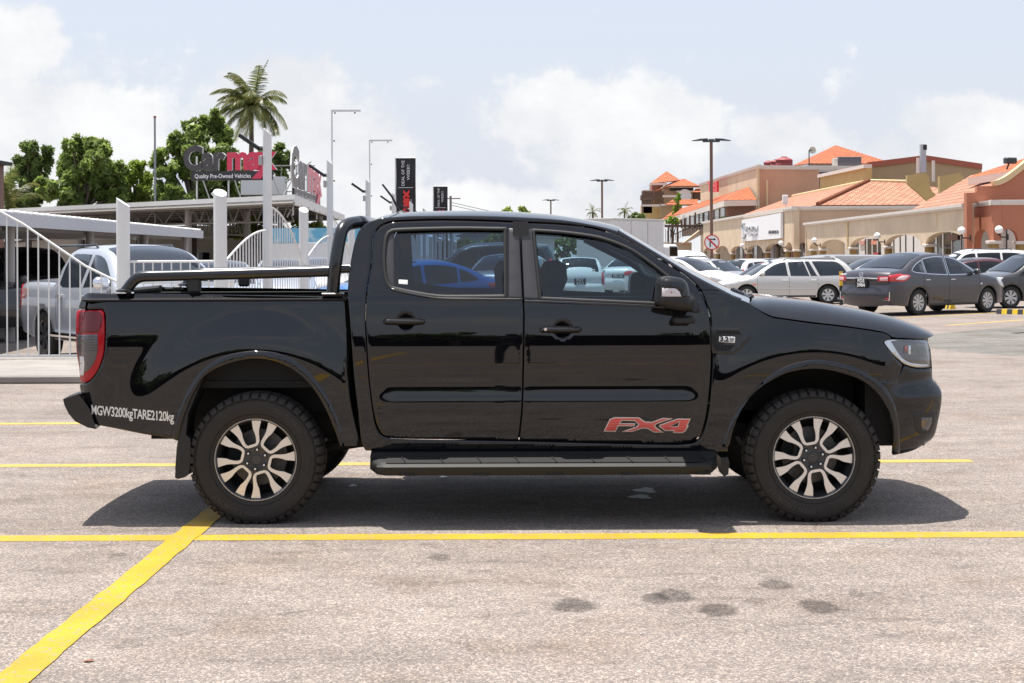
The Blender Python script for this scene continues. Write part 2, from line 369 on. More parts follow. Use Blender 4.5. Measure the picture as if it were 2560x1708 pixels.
# ================================================================== ground
def ground_mat(name, base, stains=(), speck=1.0, patch=.5):
    m = bpy.data.materials.new(name); m.use_nodes = True; t = m.node_tree; b = t.nodes['Principled BSDF']; b.inputs['Roughness'].default_value = .9; b.inputs['Specular IOR Level'].default_value = .25
    tc = t.nodes.new('ShaderNodeTexCoord'); O = tc.outputs['Object']
    def nz(s, d, r=.6):
        n = t.nodes.new('ShaderNodeTexNoise'); n.inputs['Scale'].default_value = s; n.inputs['Detail'].default_value = d; n.inputs['Roughness'].default_value = r; t.links.new(O, n.inputs['Vector']); return n.outputs['Fac']
    def nzs(s, d, r, sc):
        mp = t.nodes.new('ShaderNodeMapping'); mp.inputs['Scale'].default_value = sc; t.links.new(O, mp.inputs[0]); n = t.nodes.new('ShaderNodeTexNoise'); n.inputs['Scale'].default_value = s; n.inputs['Detail'].default_value = d; n.inputs['Roughness'].default_value = r; t.links.new(mp.outputs[0], n.inputs['Vector']); return n.outputs['Fac']
    def mr(i, a, b_, c, d):
        n = t.nodes.new('ShaderNodeMapRange'); t.links.new(i, n.inputs[0])
        for k, q in zip((1, 2, 3, 4), (a, b_, c, d)): n.inputs[k].default_value = q
        return n.outputs[0]
    def ma(op, a, b_):
        n = t.nodes.new('ShaderNodeMath'); n.operation = op
        for i, q in enumerate((a, b_)):
            if isinstance(q, (int, float)): n.inputs[i].default_value = q
            else: t.links.new(q, n.inputs[i])
        return n.outputs[0]
    vo = t.nodes.new('ShaderNodeTexVoronoi'); vo.inputs['Scale'].default_value = 125; t.links.new(O, vo.inputs['Vector'])
    sp = t.nodes.new('ShaderNodeSeparateColor'); t.links.new(vo.outputs['Color'], sp.inputs[0])
    cr = t.nodes.new('ShaderNodeValToRGB'); t.links.new(sp.outputs[0], cr.inputs[0]); e = cr.color_ramp.elements
    e[0].position = 0; e[0].color = (.64, .64, .65, 1); e[1].position = 1; e[1].color = (1.7, 1.66, 1.62, 1)
    for p, c in ((.25, (.80, .79, .78)), (.55, (1.0, .98, .96)), (.80, (1.30, 1.24, 1.16)), (.93, (1.7, 1.65, 1.6))):
        q = cr.color_ramp.elements.new(p); q.color = (*c, 1)
    vo2 = t.nodes.new('ShaderNodeTexVoronoi'); vo2.inputs['Scale'].default_value = 240; t.links.new(O, vo2.inputs['Vector'])
    s2 = t.nodes.new('ShaderNodeSeparateColor'); t.links.new(vo2.outputs['Color'], s2.inputs[0])
    big = mr(nz(.55, 5), .3, .7, 1 - .34 * patch, 1 + .24 * patch); mid = mr(nzs(2.2, 7, .68, (.55, 1.5, 1)), .32, .68, 1 - .36 * patch, 1 + .22 * patch); fin = mr(s2.outputs[1], 0, 1, .72, 1.28)
    tar = mr(nzs(5, 6, .66, (.6, 1.3, 1)), .55, .66, 1.0, .76)
    f = ma('MULTIPLY', ma('MULTIPLY', big, mid), ma('MULTIPLY', fin, tar))
    dist = nz(7, 5, .7)
    for (x, y, rx, ry, k) in stains:
        mp = t.nodes.new('ShaderNodeMapping'); mp.vector_type = 'TEXTURE'; mp.inputs['Location'].default_value = (x, y, 0); mp.inputs['Scale'].default_value = (rx, ry, 1); t.links.new(O, mp.inputs[0])
        ln = t.nodes.new('ShaderNodeVectorMath'); ln.operation = 'LENGTH'; t.links.new(mp.outputs[0], ln.inputs[0])
        d = ma('ADD', ln.outputs['Value'], ma('MULTIPLY', ma('SUBTRACT', dist, .5), 1.3))
        f = ma('MULTIPLY', f, mr(d, .75, 1.1, k, 1.0))
    ve = t.nodes.new('ShaderNodeTexVoronoi'); ve.feature = 'DISTANCE_TO_EDGE'; ve.inputs['Scale'].default_value = .42; wv = t.nodes.new('ShaderNodeTexNoise'); wv.inputs['Scale'].default_value = 3; wv.inputs['Detail'].default_value = 6; t.links.new(O, wv.inputs['Vector']); av = t.nodes.new('ShaderNodeMixRGB'); av.blend_type = 'ADD'; av.inputs[0].default_value = .5; t.links.new(O, av.inputs[1]); t.links.new(wv.outputs['Color'], av.inputs[2]); t.links.new(av.outputs[0], ve.inputs['Vector'])
    f = ma('MULTIPLY', f, ma('MAXIMUM', mr(ve.outputs['Distance'],   .0015, .006, .78, 1.0), mr(nz(.8, 3), .44, .52, 1.0, .0)))
    x1 = t.nodes.new('ShaderNodeMixRGB'); x1.blend_type = 'MULTIPLY'; x1.inputs[0].default_value = speck; x1.inputs[1].default_value = (*base, 1); t.links.new(cr.outputs[0], x1.inputs[2])
    x2 = t.nodes.new('ShaderNodeMixRGB'); x2.blend_type = 'MULTIPLY'; x2.inputs[0].default_value = 1; t.links.new(x1.outputs[0], x2.inputs[1]); t.links.new(f, x2.inputs[2])
    # warm brown dust blotches
    x3 = t.nodes.new('ShaderNodeMixRGB'); x3.blend_type = 'MULTIPLY'; t.links.new(mr(nz(1.3, 5, .65), .50, .68, 0, .8), x3.inputs[0]); t.links.new(x2.outputs[0], x3.inputs[1]); x3.inputs[2].default_value = (.86, .80, .75, 1)
    t.links.new(x3.outputs[0], b.inputs['Base Color'])
    bu = t.nodes.new('ShaderNodeBump'); bu.inputs['Strength'].default_value = .55; bu.inputs['Distance'].default_value = .006; t.links.new(ma('ADD', sp.outputs[0], s2.outputs[1]), bu.inputs['Height']); t.links.new(bu.outputs[0], b.inputs['Normal'])
    return m
st = []
for u, v, ru, rv, k in ((285,575,105,36,.48),(745,530,90,32,.50),(660,545,70,26,.52),(945,597,95,32,.46),(1210,480,75,26,.52),(1125,557,52,16,.72),(1410,582,95,34,.50),(1585,525,40,14,.75),(1680,518,36,9,.75),(925,450,24,8,.7)):
    p = ground_at(1280 + .5447 * u, 1200 + .5447 * v); a = ground_at(1280 + .5447 * (u + ru), 1200 + .5447 * v); c = ground_at(1280 + .5447 * u, 1200 + .5447 * (v - rv))
    st.append((p.x, p.y, a.x - p.x, (c.y - p.y), k))
for u, v, ru, rv, k in ((2020,355,60,18,.6),(545,342,40,8,.65),(300,410,200,16,.88),(1020,880,60,14,.85)):
    p = ground_at(.5447 * u, 1200 + .5447 * v); a = ground_at(.5447 * (u + ru), 1200 + .5447 * v); c = ground_at(.5447 * u, 1200 + .5447 * (v - rv))
    st.append((p.x, p.y, a.x - p.x, (c.y - p.y), k))
xs = sorted(set([-600, -300, -120, -60, -40, -30, -20, -15] + [round(-12 + .4 * i, 3) for i in range(46)] + [7, 8, 10, 14, 20, 30, 45, 60, 100, 300, 600]))
ys = sorted(set([-200, -100, -50, -20, -5, 0, 5, 10, 15, 18, 20] + [21.2 + .3 * i for i in range(7)] + [25, 30, 35, 40, 42, 45, 50, 60, 75, 90, 110, 130, 160, 250, 500, 900]))
V = [(x, y, gz(x, y)) for y in ys for x in xs]; nx = len(xs)
Fc = [(j * nx + i, j * nx + i + 1, (j + 1) * nx + i + 1, (j + 1) * nx + i) for j in range(len(ys) - 1) for i in range(nx - 1)]
tag(mk('ground', V, Fc, ground_mat('asphalt', (.248, .217, .196), st), None, 180), kind='structure')
# yellow bay paint
def paint_mat(name, col, under=(.22, .21, .20), wear=.555):
    m = M(name, col, .6); t = m.node_tree; b = t.nodes['Principled BSDF']; tc = t.nodes.new('ShaderNodeTexCoord')
    n = t.nodes.new('ShaderNodeTexNoise'); n.inputs['Scale'].default_value = 28; n.inputs['Detail'].default_value = 8; n.inputs['Roughness'].default_value = .75; t.links.new(tc.outputs['Object'], n.inputs['Vector'])
    r = t.nodes.new('ShaderNodeMapRange'); t.links.new(n.outputs['Fac'], r.inputs[0]); r.inputs[1].default_value = wear; r.inputs[2].default_value = wear + .06
    n2 = t.nodes.new('ShaderNodeTexNoise'); n2.inputs['Scale'].default_value = 2.5; n2.inputs['Detail'].default_value = 4; t.links.new(tc.outputs['Object'], n2.inputs['Vector'])
    r2 = t.nodes.new('ShaderNodeMapRange'); t.links.new(n2.outputs['Fac'], r2.inputs[0]); r2.inputs[1].default_value = .3; r2.inputs[2].default_value = .7; r2.inputs[3].default_value = .82; r2.inputs[4].default_value = 1.12
    v = t.nodes.new('ShaderNodeTexVoronoi'); v.inputs['Scale'].default_value = 110; t.links.new(tc.outputs['Object'], v.inputs['Vector'])
    r3 = t.nodes.new('ShaderNodeMapRange'); t.links.new(v.outputs['Distance'], r3.inputs[0]); r3.inputs[1].default_value = .0; r3.inputs[2].default_value = .8; r3.inputs[3].default_value = 1.06; r3.inputs[4].default_value = .8
    a = t.nodes.new('ShaderNodeMath'); a.operation = 'MULTIPLY'; t.links.new(r2.outputs[0], a.inputs[0]); t.links.new(r3.outputs[0], a.inputs[1])
    x = t.nodes.new('ShaderNodeMixRGB'); x.blend_type = 'MULTIPLY'; x.inputs[0].default_value = 1; x.inputs[1].default_value = (*col, 1); t.links.new(a.outputs[0], x.inputs[2])
    y = t.nodes.new('ShaderNodeMixRGB'); t.links.new(r.outputs[0], y.inputs[0]); t.links.new(x.outputs[0], y.inputs[1]); y.inputs[2].default_value = (*under, 1)
    t.links.new(y.outputs[0], b.inputs['Base Color'])
    u = t.nodes.new('ShaderNodeBump'); u.inputs['Strength'].default_value = .5; u.inputs['Distance'].default_value = .004; t.links.new(v.outputs['Distance'], u.inputs['Height']); t.links.new(u.outputs[0], b.inputs['Normal'])
    return m
m_yel = paint_mat('bay_paint', (.54, .318, .006)); m_yel2 = paint_mat('pale_bay_paint', (.52, .35, .05), wear=.55); m_wht = paint_mat('sun_patch_white', (.85, .85, .86), wear=.9)
def stripe(a, b, w, mat, name='bay_line', h=.004, jit=.006, seg=.12):
    a = Vector(a[:2]); b = Vector(b[:2]); d = b - a; n = max(2, int(d.length / seg)); t = d.normalized(); q = Vector((-t.y, t.x)); V = []; r = random.Random(int(a.x * 97 + b.y * 31))
    for i in range(n + 1):
        p = a + d * i / n; j0, j1 = r.uniform(-jit, jit), r.uniform(-jit, jit)
        for s, j in ((-1, j0), (1, j1)):
            c = p + q * (s * w / 2 + j); V.append((c.x, c.y, gz(c.x, c.y) + h))
    return tag(mk(name, V, [(2*i, 2*i+1, 2*i+3, 2*i+2) for i in range(n)], mat, None, 0), kind='structure')
stripe((-14, 8.31), (14, 8.31), .165, m_yel, h=.002)
stripe((-1.853, 4.6), (-1.806, 9.35), .15, m_yel, h=.0045)
stripe((-14, 11.08), (3.42, 11.24), .15, m_yel2, h=.002)
stripe((-14, 13.95), (-.8, 13.95), .15, m_yel2, h=.002)
stripe((-1.86, 2.9), (9, 2.9), .15, m_yel, h=.002); stripe((-1.88, -9), (-1.858, 3.6), .15, m_yel, h=.0045); stripe((-9, -.1), (9, -.1), .15, m_yel, h=.002); stripe((-9, -4.2), (9, -4.2), .15, m_yel, h=.002)
for a, b in (((2243, 794.5), (2489, 782)), ((2366, 813.8), (2640, 794)), ((2533, 834), (2700, 822)), ((1990, 781), (2260, 770)), ((2065, 780), (2010, 775))):
    p, q = ground_at(*a), ground_at(*b); stripe(p, q, .14, m_yel2, h=.002)
# sunlight on the ground under the truck, painted as white patches
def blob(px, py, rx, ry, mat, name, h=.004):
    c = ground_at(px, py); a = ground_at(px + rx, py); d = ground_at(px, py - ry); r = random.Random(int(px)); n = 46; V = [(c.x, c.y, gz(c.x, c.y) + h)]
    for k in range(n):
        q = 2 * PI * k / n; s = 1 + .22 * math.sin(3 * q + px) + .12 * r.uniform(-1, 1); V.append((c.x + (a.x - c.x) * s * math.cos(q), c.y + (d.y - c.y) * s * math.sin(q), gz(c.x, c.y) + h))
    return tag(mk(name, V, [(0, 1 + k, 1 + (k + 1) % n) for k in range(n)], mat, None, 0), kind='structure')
blob(1613, 1227, 26, 6, m_wht, 'sun_patch'); blob(1600, 1243, 27, 5, m_wht, 'sun_patch'); blob(882, 1215, 9, 2.5, m_wht, 'sun_patch'); blob(1108, 1193, 9, 2, m_wht, 'sun_patch')
# darker relaid patch of asphalt
pts = [(2150, 838), (2330, 836), (2560, 814), (2900, 806), (3000, 905), (2560, 892), (2400, 880), (2300, 868)]
V = [ground_at(*p) + Vector((0, 0, .002)) for p in pts]
tag(mk('asphalt_patch', V, [tuple(range(len(V)))], ground_mat('old_asphalt', (.185, .18, .165), (), 1.0, .8), None, 0), kind='structure')
# raised pavement with kerb along the fence
kb = MB(); kb.box((-14.9, 19.9, .05), (24, 3.3, .10), bev=.02); kb.box((-3.55, 61.5, .05), (1.3, 79.8, .10), bev=.02)
tag(kb.build('pavement', M('concrete', (.27, .25, .225), .9, var=.25, vs=1.5, bump=.4, bs=60)), kind='structure')

p = ground_at(222, 1655); rn = random.Random(4); L_ = [(.045 * math.cos(a) * (1 if abs(math.sin(a)) < .9 else .8), .022 * math.sin(a)) for a in [2 * PI * k / 12 for k in range(12)]]
t = mk('dry_leaf', [(x, y, .006 + .010 * abs(y) / .022 * abs(math.sin(k))) for k, (x, y) in enumerate(L_)] + [(0, 0, .004)], [(k, (k + 1) % 12, 12) for k in range(12)], M('dry_leaf', (.22, .075, .03), .7), None, 0); t.location = (p.x, p.y, 0); t.rotation_euler = (0, 0, .5); t.scale = (.5, .5, .5); tag(t, 'small curled brown leaf on the asphalt right of the diagonal yellow line', 'leaf')
# ================================================================== the black pickup
YN, HW = 8.70, 0.93                       # depth of the near flank, half body width
YC = YN + HW
truck = thing('pickup_truck', 'glossy black double cab pickup with roll bar and FX4 lettering, parked nearest, side on', 'pickup truck', (0, YC, 0))
_z = np.linspace(.15, 1.95, 721)
_T = np.interp(_z, [.15, .40, .50, .60, .80, .90, 1.0, 1.06, 1.11, 1.2, 1.27, 1.30, 1.34, 1.9], [-16, -9, -6, -3.8, -2.4, -1.2, .4, 2, 4.2, 7.5, 11, 15, 20, 21])
_I = np.concatenate([[0], np.cumsum(np.tan(np.radians((_T[1:] + _T[:-1]) / 2)) * np.diff(_z))]); _I -= _I.min()
def sst(t): t = np.clip(t, 0, 1); return t * t * (3 - 2 * t)
_xz = ([.30, .343, .40, .475, .545, .66, .72, .75, .80, .87, .93, 1.03, 1.10], [2.20, 2.30, 2.47, 2.545, 2.56, 2.582, 2.582, 2.57, 2.53, 2.52, 2.515, 2.49, 2.40])
def hw(x, z):
    """half width of the body flank at (x,z)"""
    x = np.asarray(x, float); z = np.asarray(z, float)
    I = np.interp(z, _z, _I) + .004
    fx = sst((x + .84) / .16) * sst((1.13 - x) / .14)
    I = I - fx * (.011 * sst((.768 - z) / .075) * sst((z - .42) / .2) - .005 * np.exp(-((z - .805) / .035) ** 2))
    # wheel blisters
    er = np.hypot((x + 1.49) / .80, (z - .42) / .74)
    I = I + np.where(x < -.960, .036 * sst((er - .78) / .36), 0)
    ef = np.hypot((x - 1.745) / .80, (z - .42) / .68)
    I = I + .026 * sst((ef - .82) / .32) * sst((x - 1.02) / .25) * sst((2.3 - x) / .25)
    # plan curvature of nose and tail
    xe = np.interp(z, *_xz); u = np.clip((x - 1.98) / (xe - 1.98), 0, .985)
    I = I + np.where(x > 1.98, .30 * (1 - np.sqrt(1 - u ** 2)), 0)
    I = I + .022 * sst((x - 2.16) / .12) * sst((z - .715) / .07)
    v = np.clip((-2.34 - x) / .19, 0, .97); I = I + .12 * (1 - np.sqrt(1 - v ** 2))
    # rolled upper edge of the cargo box
    w = np.clip((z - 1.275) / .035, 0, .97); I = I + np.where((x < -.960) & (z < 1.34), .030 * (1 - np.sqrt(1 - w ** 2)), 0)
    return HW - I
def sc(fn):
    def g(pts, off=0.0, fix=None):
        o = []
        for u, v in pts:
            px, py = fn(u, v); I = 0.0
            for _ in range(6):
                x, z = unp(px, py, YN + (I if fix is None else fix)); I = float(HW - hw(x, z)) - off
            o.append((x, z))
        return o
    return g
def lin(x0, y0, k): return sc(lambda u, v: (x0 + k * u, y0 + k * v))
RR = lin(130, 520, .52288); CC = lin(860, 520, .45914); FF = lin(1700, 650, .46555); XX = lin(1600, 640, .178571); GG = lin(2150, 780, .24225); SS = lin(0, 0, 1.0)
TT = lin(180, 950, .12766); DD = lin(1480, 1010, .12766)
fine = dict(gx=.022, gz_=.013); 
arch_r = [(600,1112),(608,1090),(622,1030),(645,960),(680,880),(727,808),(765,780),(830,750),(900,730),(980,722),(1060,732),(1130,760),(1200,810),(1260,880),(1310,965),(1345,1045),(1365,1100),(1378,1142)]
flare_r = [(572,1102),(586,1020),(610,948),(650,868),(720,770),(800,715),(900,687),(980,680),(1070,690),(1150,718),(1225,775),(1290,855),(1340,940),(1378,1040),(1402,1141)]
arch_f = [(258,1006),(268,985),(280,930),(300,870),(340,790),(390,720),(430,685),(478,655),(560,612),(640,592),(720,585),(800,592),(880,612),(967,643),(1034,690),(1092,763),(1123,826),(1144,893),(1149,1008),(1146,1040)]
flare_f = [(222,1004),(245,930),(275,860),(310,800),(368,735),(450,645),(560,572),(640,545),(720,533),(800,538),(870,552),(967,586),(1014,612),(1060,643),(1102,680),(1128,716),(1152,765),(1175,850),(1184,930),(1180,1042)]
bed_out = RR([(163,409),(300,410),(700,414),(1100,420),(1403,426),(1406,600),(1413,800),(1430,950),(1452,1050),(1465,1110),(1458,1140)] ) 
bed_poly = bed_out + RR(arch_r)[::-1] + RR([(590,1108),(400,1074),(208,1036),(188,995),(160,935),(140,890),(131,845),(165,838),(192,817),(227,762),(248,702),(254,640),(256,560),(252,500),(238,484),(128,483),(134,450),(146,422)])
tail_poly = RR([(121,490),(235,488),(247,500),(251,560),(249,640),(244,700),(224,760),(190,814),(165,833),(135,831),(129,760),(119,700),(114,600),(115,520)])
door_r = CC([(240,84),(400,71),(600,69),(800,74),(956,81),(960,200),(972,480),(976,560),(972,900),(966,1100),(949,1268),(600,1261),(250,1252),(212,1235),(180,1182),(160,1102),(140,950),(125,750),(119,560),(127,450),(150,300),(163,165),(190,110)])
door_f = CC([(962,81),(1000,83),(1200,93),(1400,124),(1560,188),(1700,272),(1860,374),(1918,430),(1950,480),(1975,540),(1995,650),(1999,800),(1988,1000),(1967,1150),(1943,1238),(1902,1268),(1840,1285),(955,1268),(972,1100),(978,900),(982,560),(978,480),(966,200)])
cab_poly = CC([(118,1322),(98,1288),(75,1100),(52,900),(38,700),(28,560),(20,470),(26,370),(42,260),(62,175),(86,118),(122,84),(180,61),(300,48),(500,43),(800,45),(1000,53),(1200,68),(1350,92),(1430,110),(1490,128),(1560,170),(1716,264),(1895,372),(1965,410),(2047,452),
   (1944,447),(1925,422),(1862,365),(1702,263),(1561,180),(1400,116),(1200,85),(1000,75),(800,66),(600,61),(400,63),(236,76),(185,102),(156,160),(146,300),(123,450),(115,560),(121,750),(136,950),(156,1105),(172,1187),(206,1240),(250,1256),(945,1272),(1840,1290),(1905,1280),(1945,1262),(2092,1270),(2092,1330)])
fend_poly = FF([(113,163),(215,167),(284,200),(370,231),(437,279),(494,309),(552,319),(700,340),(900,363),(1050,385),(1108,398),(1136,420),(1108,430),(1090,445),(1126,492),(1162,532),(1196,563),(1165,672),(1056,668)]) + FF(arch_f[:14])[::-1] + FF([(60,1004),(88,976),(117,940),(137,895),(152,830),(167,700),(177,500),(175,400),(162,285),(149,250),(130,195)])
bump_poly = GG([(178,694),(388,704),(458,556),(560,586),(700,590),(737,580),(752,700),(790,740),(830,790),(843,830),(843,930),(832,1010),(808,1130),(780,1250),(740,1320),(660,1370),(580,1420),(450,1460),(345,1478),(345,1430)]) + FF(arch_f[14:18])[::-1] + GG([(132,795)])
head_poly = SS([(2211,857.5),(2215,850),(2230,848.5),(2314,851),(2319,854),(2324,877),(2326.5,917),(2319,920),(2286,919),(2260,910),(2243,896),(2224,877)])
win_r = CC([(216,330),(215,230),(227,152),(241,130),(262,119),(600,107),(882,110),(884,486),(700,488),(500,485),(400,470),(300,449),(252,434),(229,400)])
win_f = CC([(1028,118),(1200,130),(1400,160),(1480,186),(1560,221),(1640,273),(1720,333),(1790,390),(1850,442),(1880,490),(1880,532),(1690,524),(1066,496)])
def ell(c, a, b, n=20): return [(c[0] + a * math.cos(2*PI*k/n), c[1] + b * math.sin(2*PI*k/n)) for k in range(n)]
hr = CC([(338, 619)])[0]; hf = CC([(1190, 663)])[0]
def dish(c, a, b):
    def f(x, z):
        q = np.clip(((x - c[0]) / a) ** 2 + ((z - c[1]) / b) ** 2, 0, 1); return hw(x, z) - .022 * np.sqrt(1 - q * .999) - .004
    return f
def build_side(s):
    g = fine if s < 0 else dict(gx=.06, gz_=.04)
    P = MT['paint']; lab = None
    panel('cargo_box_side', bed_poly, hw, P, truck, s, fl=.03, **g)
    dr = panel('door', door_r, hw, P, truck, s, [win_r, ell(hr, .047, .049)], fl=.03, **g)
    df = panel('door', door_f, hw, P, truck, s, [win_f, ell(hf, .047, .049)], fl=.03, **g)
    panel('cab_side', cab_poly, hw, P, truck, s, fl=.02, step=.02, **g)
    panel('fender', fend_poly, hw, P, truck, s, fl=.03, **g)
    fb = panel('front_bumper', bump_poly, hw, P, truck, s, fl=.03, gx=.014 if s < 0 else .03, gz_=.02)
    for d, c, lock in ((dr, hr, 0), (df, hf, 1)):
        panel('handle_recess', ell(c, .0475, .0495), dish(c, .05, .052), P, d, s, gx=.01, gz_=.01, fl=0, er=.001)
        hx = c[0] - .013 * 1; 
        bar = [(hx - .118, c[1] + .008), (hx - .122, c[1]), (hx - .112, c[1] - .016), (hx, c[1] - .021), (hx + .11, c[1] - .018), (hx + .125, c[1] - .004), (hx + .12, c[1] + .012), (hx + .1, c[1] + .018), (hx, c[1] + .021), (hx - .10, c[1] + .02)]
        bp = np.array(bar)
        hd = panel('door_handle', bar, lambda x, z: hw(x, z) + .034 - .022 * (1 - sst(pdist(ccw(herm(bar, .02)), np.stack([x, z], 1)) / .018)), P, d, s, gx=.012, gz_=.006, fl=.02, er=.003, step=.02)
        if lock and s < 0:
            m = MB(); m.lathe([(0, -.002), (.009, -.002), (.0095, 0)], (hx - .086, s * (hw(hx, c[1]) + .0345), c[1] + .004), 'y', 14); m.build('key_lock', MT['chrome'], hd)
    # glass and trims
    panel('window_glass', [(a, b) for a, b in CC([(262,124),(600,112),(880,115),(881,484),(700,486),(500,483),(400,468),(300,447),(258,436)])], hw, MT['grear'], dr, s, gx=.05, gz_=.05, fl=0, er=.001, off=-.012)
    panel('quarter_panel', CC([(222,330),(221,230),(232,156),(246,134),(272,124),(272,436),(254,430),(236,396)]), hw, MT['pillar'], dr, s, gx=.03, gz_=.03, fl=.008, off=-.007)
    panel('window_glass', CC([(1034,124),(1200,134),(1400,164),(1480,190),(1560,225),(1640,277),(1720,337),(1790,394),(1850,446),(1876,492),(1876,530),(1690,522),(1070,494)]), hw, MT['gfront'], df, s, gx=.05, gz_=.05, fl=0, er=.001, off=-.012)
    def rim(poly, w, name, mat, par, off):
        a = ccw(herm(poly, .02)); b = ring_in(a, w); o = ring_in(a, -.006)
        R = [o, b]; V = []; Fc = []; n = len(a)
        prof = [(-.006, 0), (-.003, off), (w * .5, off + .001), (w * .85, off - .002), (w, -.010)]
        rings = [ring_in(a, q) for q, _ in prof]
        for (q, h), r in zip(prof, rings):
            yy = hw(r[:, 0], r[:, 1]) + h; V += [(r[i, 0], s * yy[i], r[i, 1]) for i in range(n)]
        for k in range(len(prof) - 1):
            for i in range(n):
                j = (i + 1) % n; f = (k*n+i, k*n+j, (k+1)*n+j, (k+1)*n+i); Fc.append(f if s < 0 else f[::-1])
        mk(name, V, Fc, mat, par, 50)
    rim(win_r, .016, 'window_seal', MT['step'], dr, .004)
    rim(win_f, .014, 'window_seal', MT['step'], df, .004)
    panel('belt_trim', CC([(258,434),(300,446),(400,468),(500,484),(700,489),(974,491),(974,502),(700,501),(500,496),(400,481),(300,459),(255,448)]), hw, MT['satin'], dr, s, gx=.05, gz_=.01, fl=.006, off=.007)
    panel('belt_trim', CC([(982,500),(1066,502),(1400,515),(1690,528),(1745,531),(1745,545),(1400,530),(982,514)]), hw, MT['satin'], df, s, gx=.05, gz_=.01, fl=.006, off=.007)
    panel('pillar_cover', CC([(896,110),(953,112),(957,200),(969,488),(896,487)]), hw, MT['pillar'], dr, s, gx=.04, gz_=.04, fl=.004, off=.003)
    panel('pillar_cover', CC([(966,112),(1022,114),(1060,494),(981,490),(969,200)]), hw, MT['pillar'], df, s, gx=.04, gz_=.04, fl=.004, off=.003)
    panel('mirror_base', CC([(1800,400),(1850,440),(1897,470),(1923,505),(1936,566),(1930,572),(1860,562),(1800,548)]), hw, MT['plastic'], df, s, gx=.04, gz_=.04, fl=.02, off=.012, er=.006)
    # flares
    for nm, o, i_ in (('wheel_flare', RR(flare_r), RR(arch_r)), ('wheel_flare', FF(flare_f), FF(arch_f))):
        ring = o + i_[::-1]; A = ccw(herm(i_, .03, closed=False)); O = herm(o, .03, closed=False)
        def yf(x, z, O=O): 
            d = pdist(O, np.stack([x, z], 1), closed=False); return hw(x, z) + .013 * sst(d / .018) - .010 * sst((d - .045) / .05)
        panel(nm, ring, yf, P, truck, s, gx=.018, gz_=.014, fl=.055, er=.004)
    # tail lamp
    tl = panel('tail_light', tail_poly, hw, MT['redlens'], truck, s, gx=.014, gz_=.02, fl=.03, off=.004, er=.006)
    panel('upper_lens', RR([(124,497),(232,494),(241,510),(238,560),(222,596),(122,600),(119,540)]), hw, MT['dredlens'], tl, s, gx=.014, gz_=.02, fl=.001, off=.0065, er=.001)
    panel('brake_lens', RR([(119,500),(132,500),(133,596),(117,596)]), hw, MT['redlens'], tl, s, gx=.014, gz_=.02, fl=.001, off=.008, er=.001)
    panel('smoked_panel', RR([(118,606),(218,604),(220,660),(212,715),(185,765),(150,790),(136,790),(126,700)]), hw, MT['smoke'], tl, s, gx=.014, gz_=.02, fl=.001, off=.0065, er=.001)
    for k in range(6):
        v = 614 + k * 13; panel('lens_rib', RR([(119,v),(219,v - 1),(219,v + 3),(119,v + 4)]), hw, MT['dalloy'], tl, s, gx=.02, gz_=.02, fl=.001, off=.0078, er=.0005)
    panel('reverse_lens', RR([(133,708),(152,712),(156,740),(152,800),(136,800)]), hw, MT['ind'], tl, s, gx=.014, gz_=.02, fl=.001, off=.008, er=.001)
    # head lamp
    hl = panel('headlight', head_poly, hw, MT['smoke'], truck, s, gx=.012, gz_=.016, fl=.06, off=-.020, er=.003)
    panel('light_guide', GG([(250,318),(270,292),(330,286),(430,292),(325,305),(380,395),(445,480),(505,518),(600,536),(708,545),(712,562),(560,566),(458,532),(385,470),(310,395)]), hw, MT['chrome'], hl, s, gx=.012, gz_=.012, fl=.01, off=-.010, er=.002)
    panel('reflector', GG([(470,350),(520,340),(640,335),(690,360),(700,470),(640,470),(540,455),(500,440)]), hw, MT['steel'], hl, s, gx=.012, gz_=.012, fl=.01, off=-.014, er=.004)
    panel('lamp_divider', GG([(505,345),(528,345),(532,440),(505,440)]), hw, MT['chrome'], hl, s, gx=.012, gz_=.012, fl=.01, off=-.008, er=.002)
    panel('turn_lens', GG([(465,360),(495,350),(495,400),(470,430)]), hw, M('amber_red', (.45, .05, .02), .2), hl, s, gx=.012, gz_=.012, fl=.01, off=-.009, er=.002)
    panel('lens_cover', head_poly, hw, MT['lens'], hl, s, gx=.012, gz_=.016, fl=0, off=.001, er=.002)
    # fog lamp pocket
    fp = panel('fog_lamp_pocket', GG([(548,1042),(740,1036),(780,1030),(770,1120),(742,1225),(710,1262),(600,1255),(572,1210),(560,1120)]), hw, MT['plastic'], fb, s, gx=.014, gz_=.02, fl=.002, off=.003, er=.002)
    panel('fog_lamp', GG([(632,1090),(742,1090),(735,1150),(700,1225),(640,1215),(630,1150)]), hw, MT['smoke'], fb, s, gx=.014, gz_=.02, fl=.004, off=.006, er=.003)
    # side vent
    vn = panel('side_vent', XX([(992,985),(1030,992),(1200,1003),(1400,1018),(1450,1036),(1550,1132),(1547,1150),(1345,1368),(1300,1380),(1012,1366),(1000,1300),(998,1100)]), hw, MT['satin'], truck, s, gx=.02, gz_=.02, fl=.004, off=.006, er=.003)
    for q in ([(1065,1018),(1370,1024),(1440,1102),(1080,1086)], [(1045,1240),(1330,1247),(1252,1326),(1058,1322)]):
        gr = panel('vent_grille', XX(q), hw, MT['matte'], vn, s, gx=.02, gz_=.02, fl=.002, off=.007, er=.001, corner=20)
        a = np.array(q, float)
        for k in range(7):
            u = a[0, 0] + 20 + k * 48; v0 = a[:, 1].min() + 8
            if u + 40 > a[:, 0].max() - 50: break
            panel('mesh_bar', XX([(u, v0 + 30), (u + 20, v0 + 60), (u + 25, v0 + 57), (u + 6, v0 + 28), (u + 24, v0 + 2), (u + 18, v0)]), hw, MT['dalloy'], gr, s, gx=.05, gz_=.05, fl=.0005, off=.009, er=.0004)
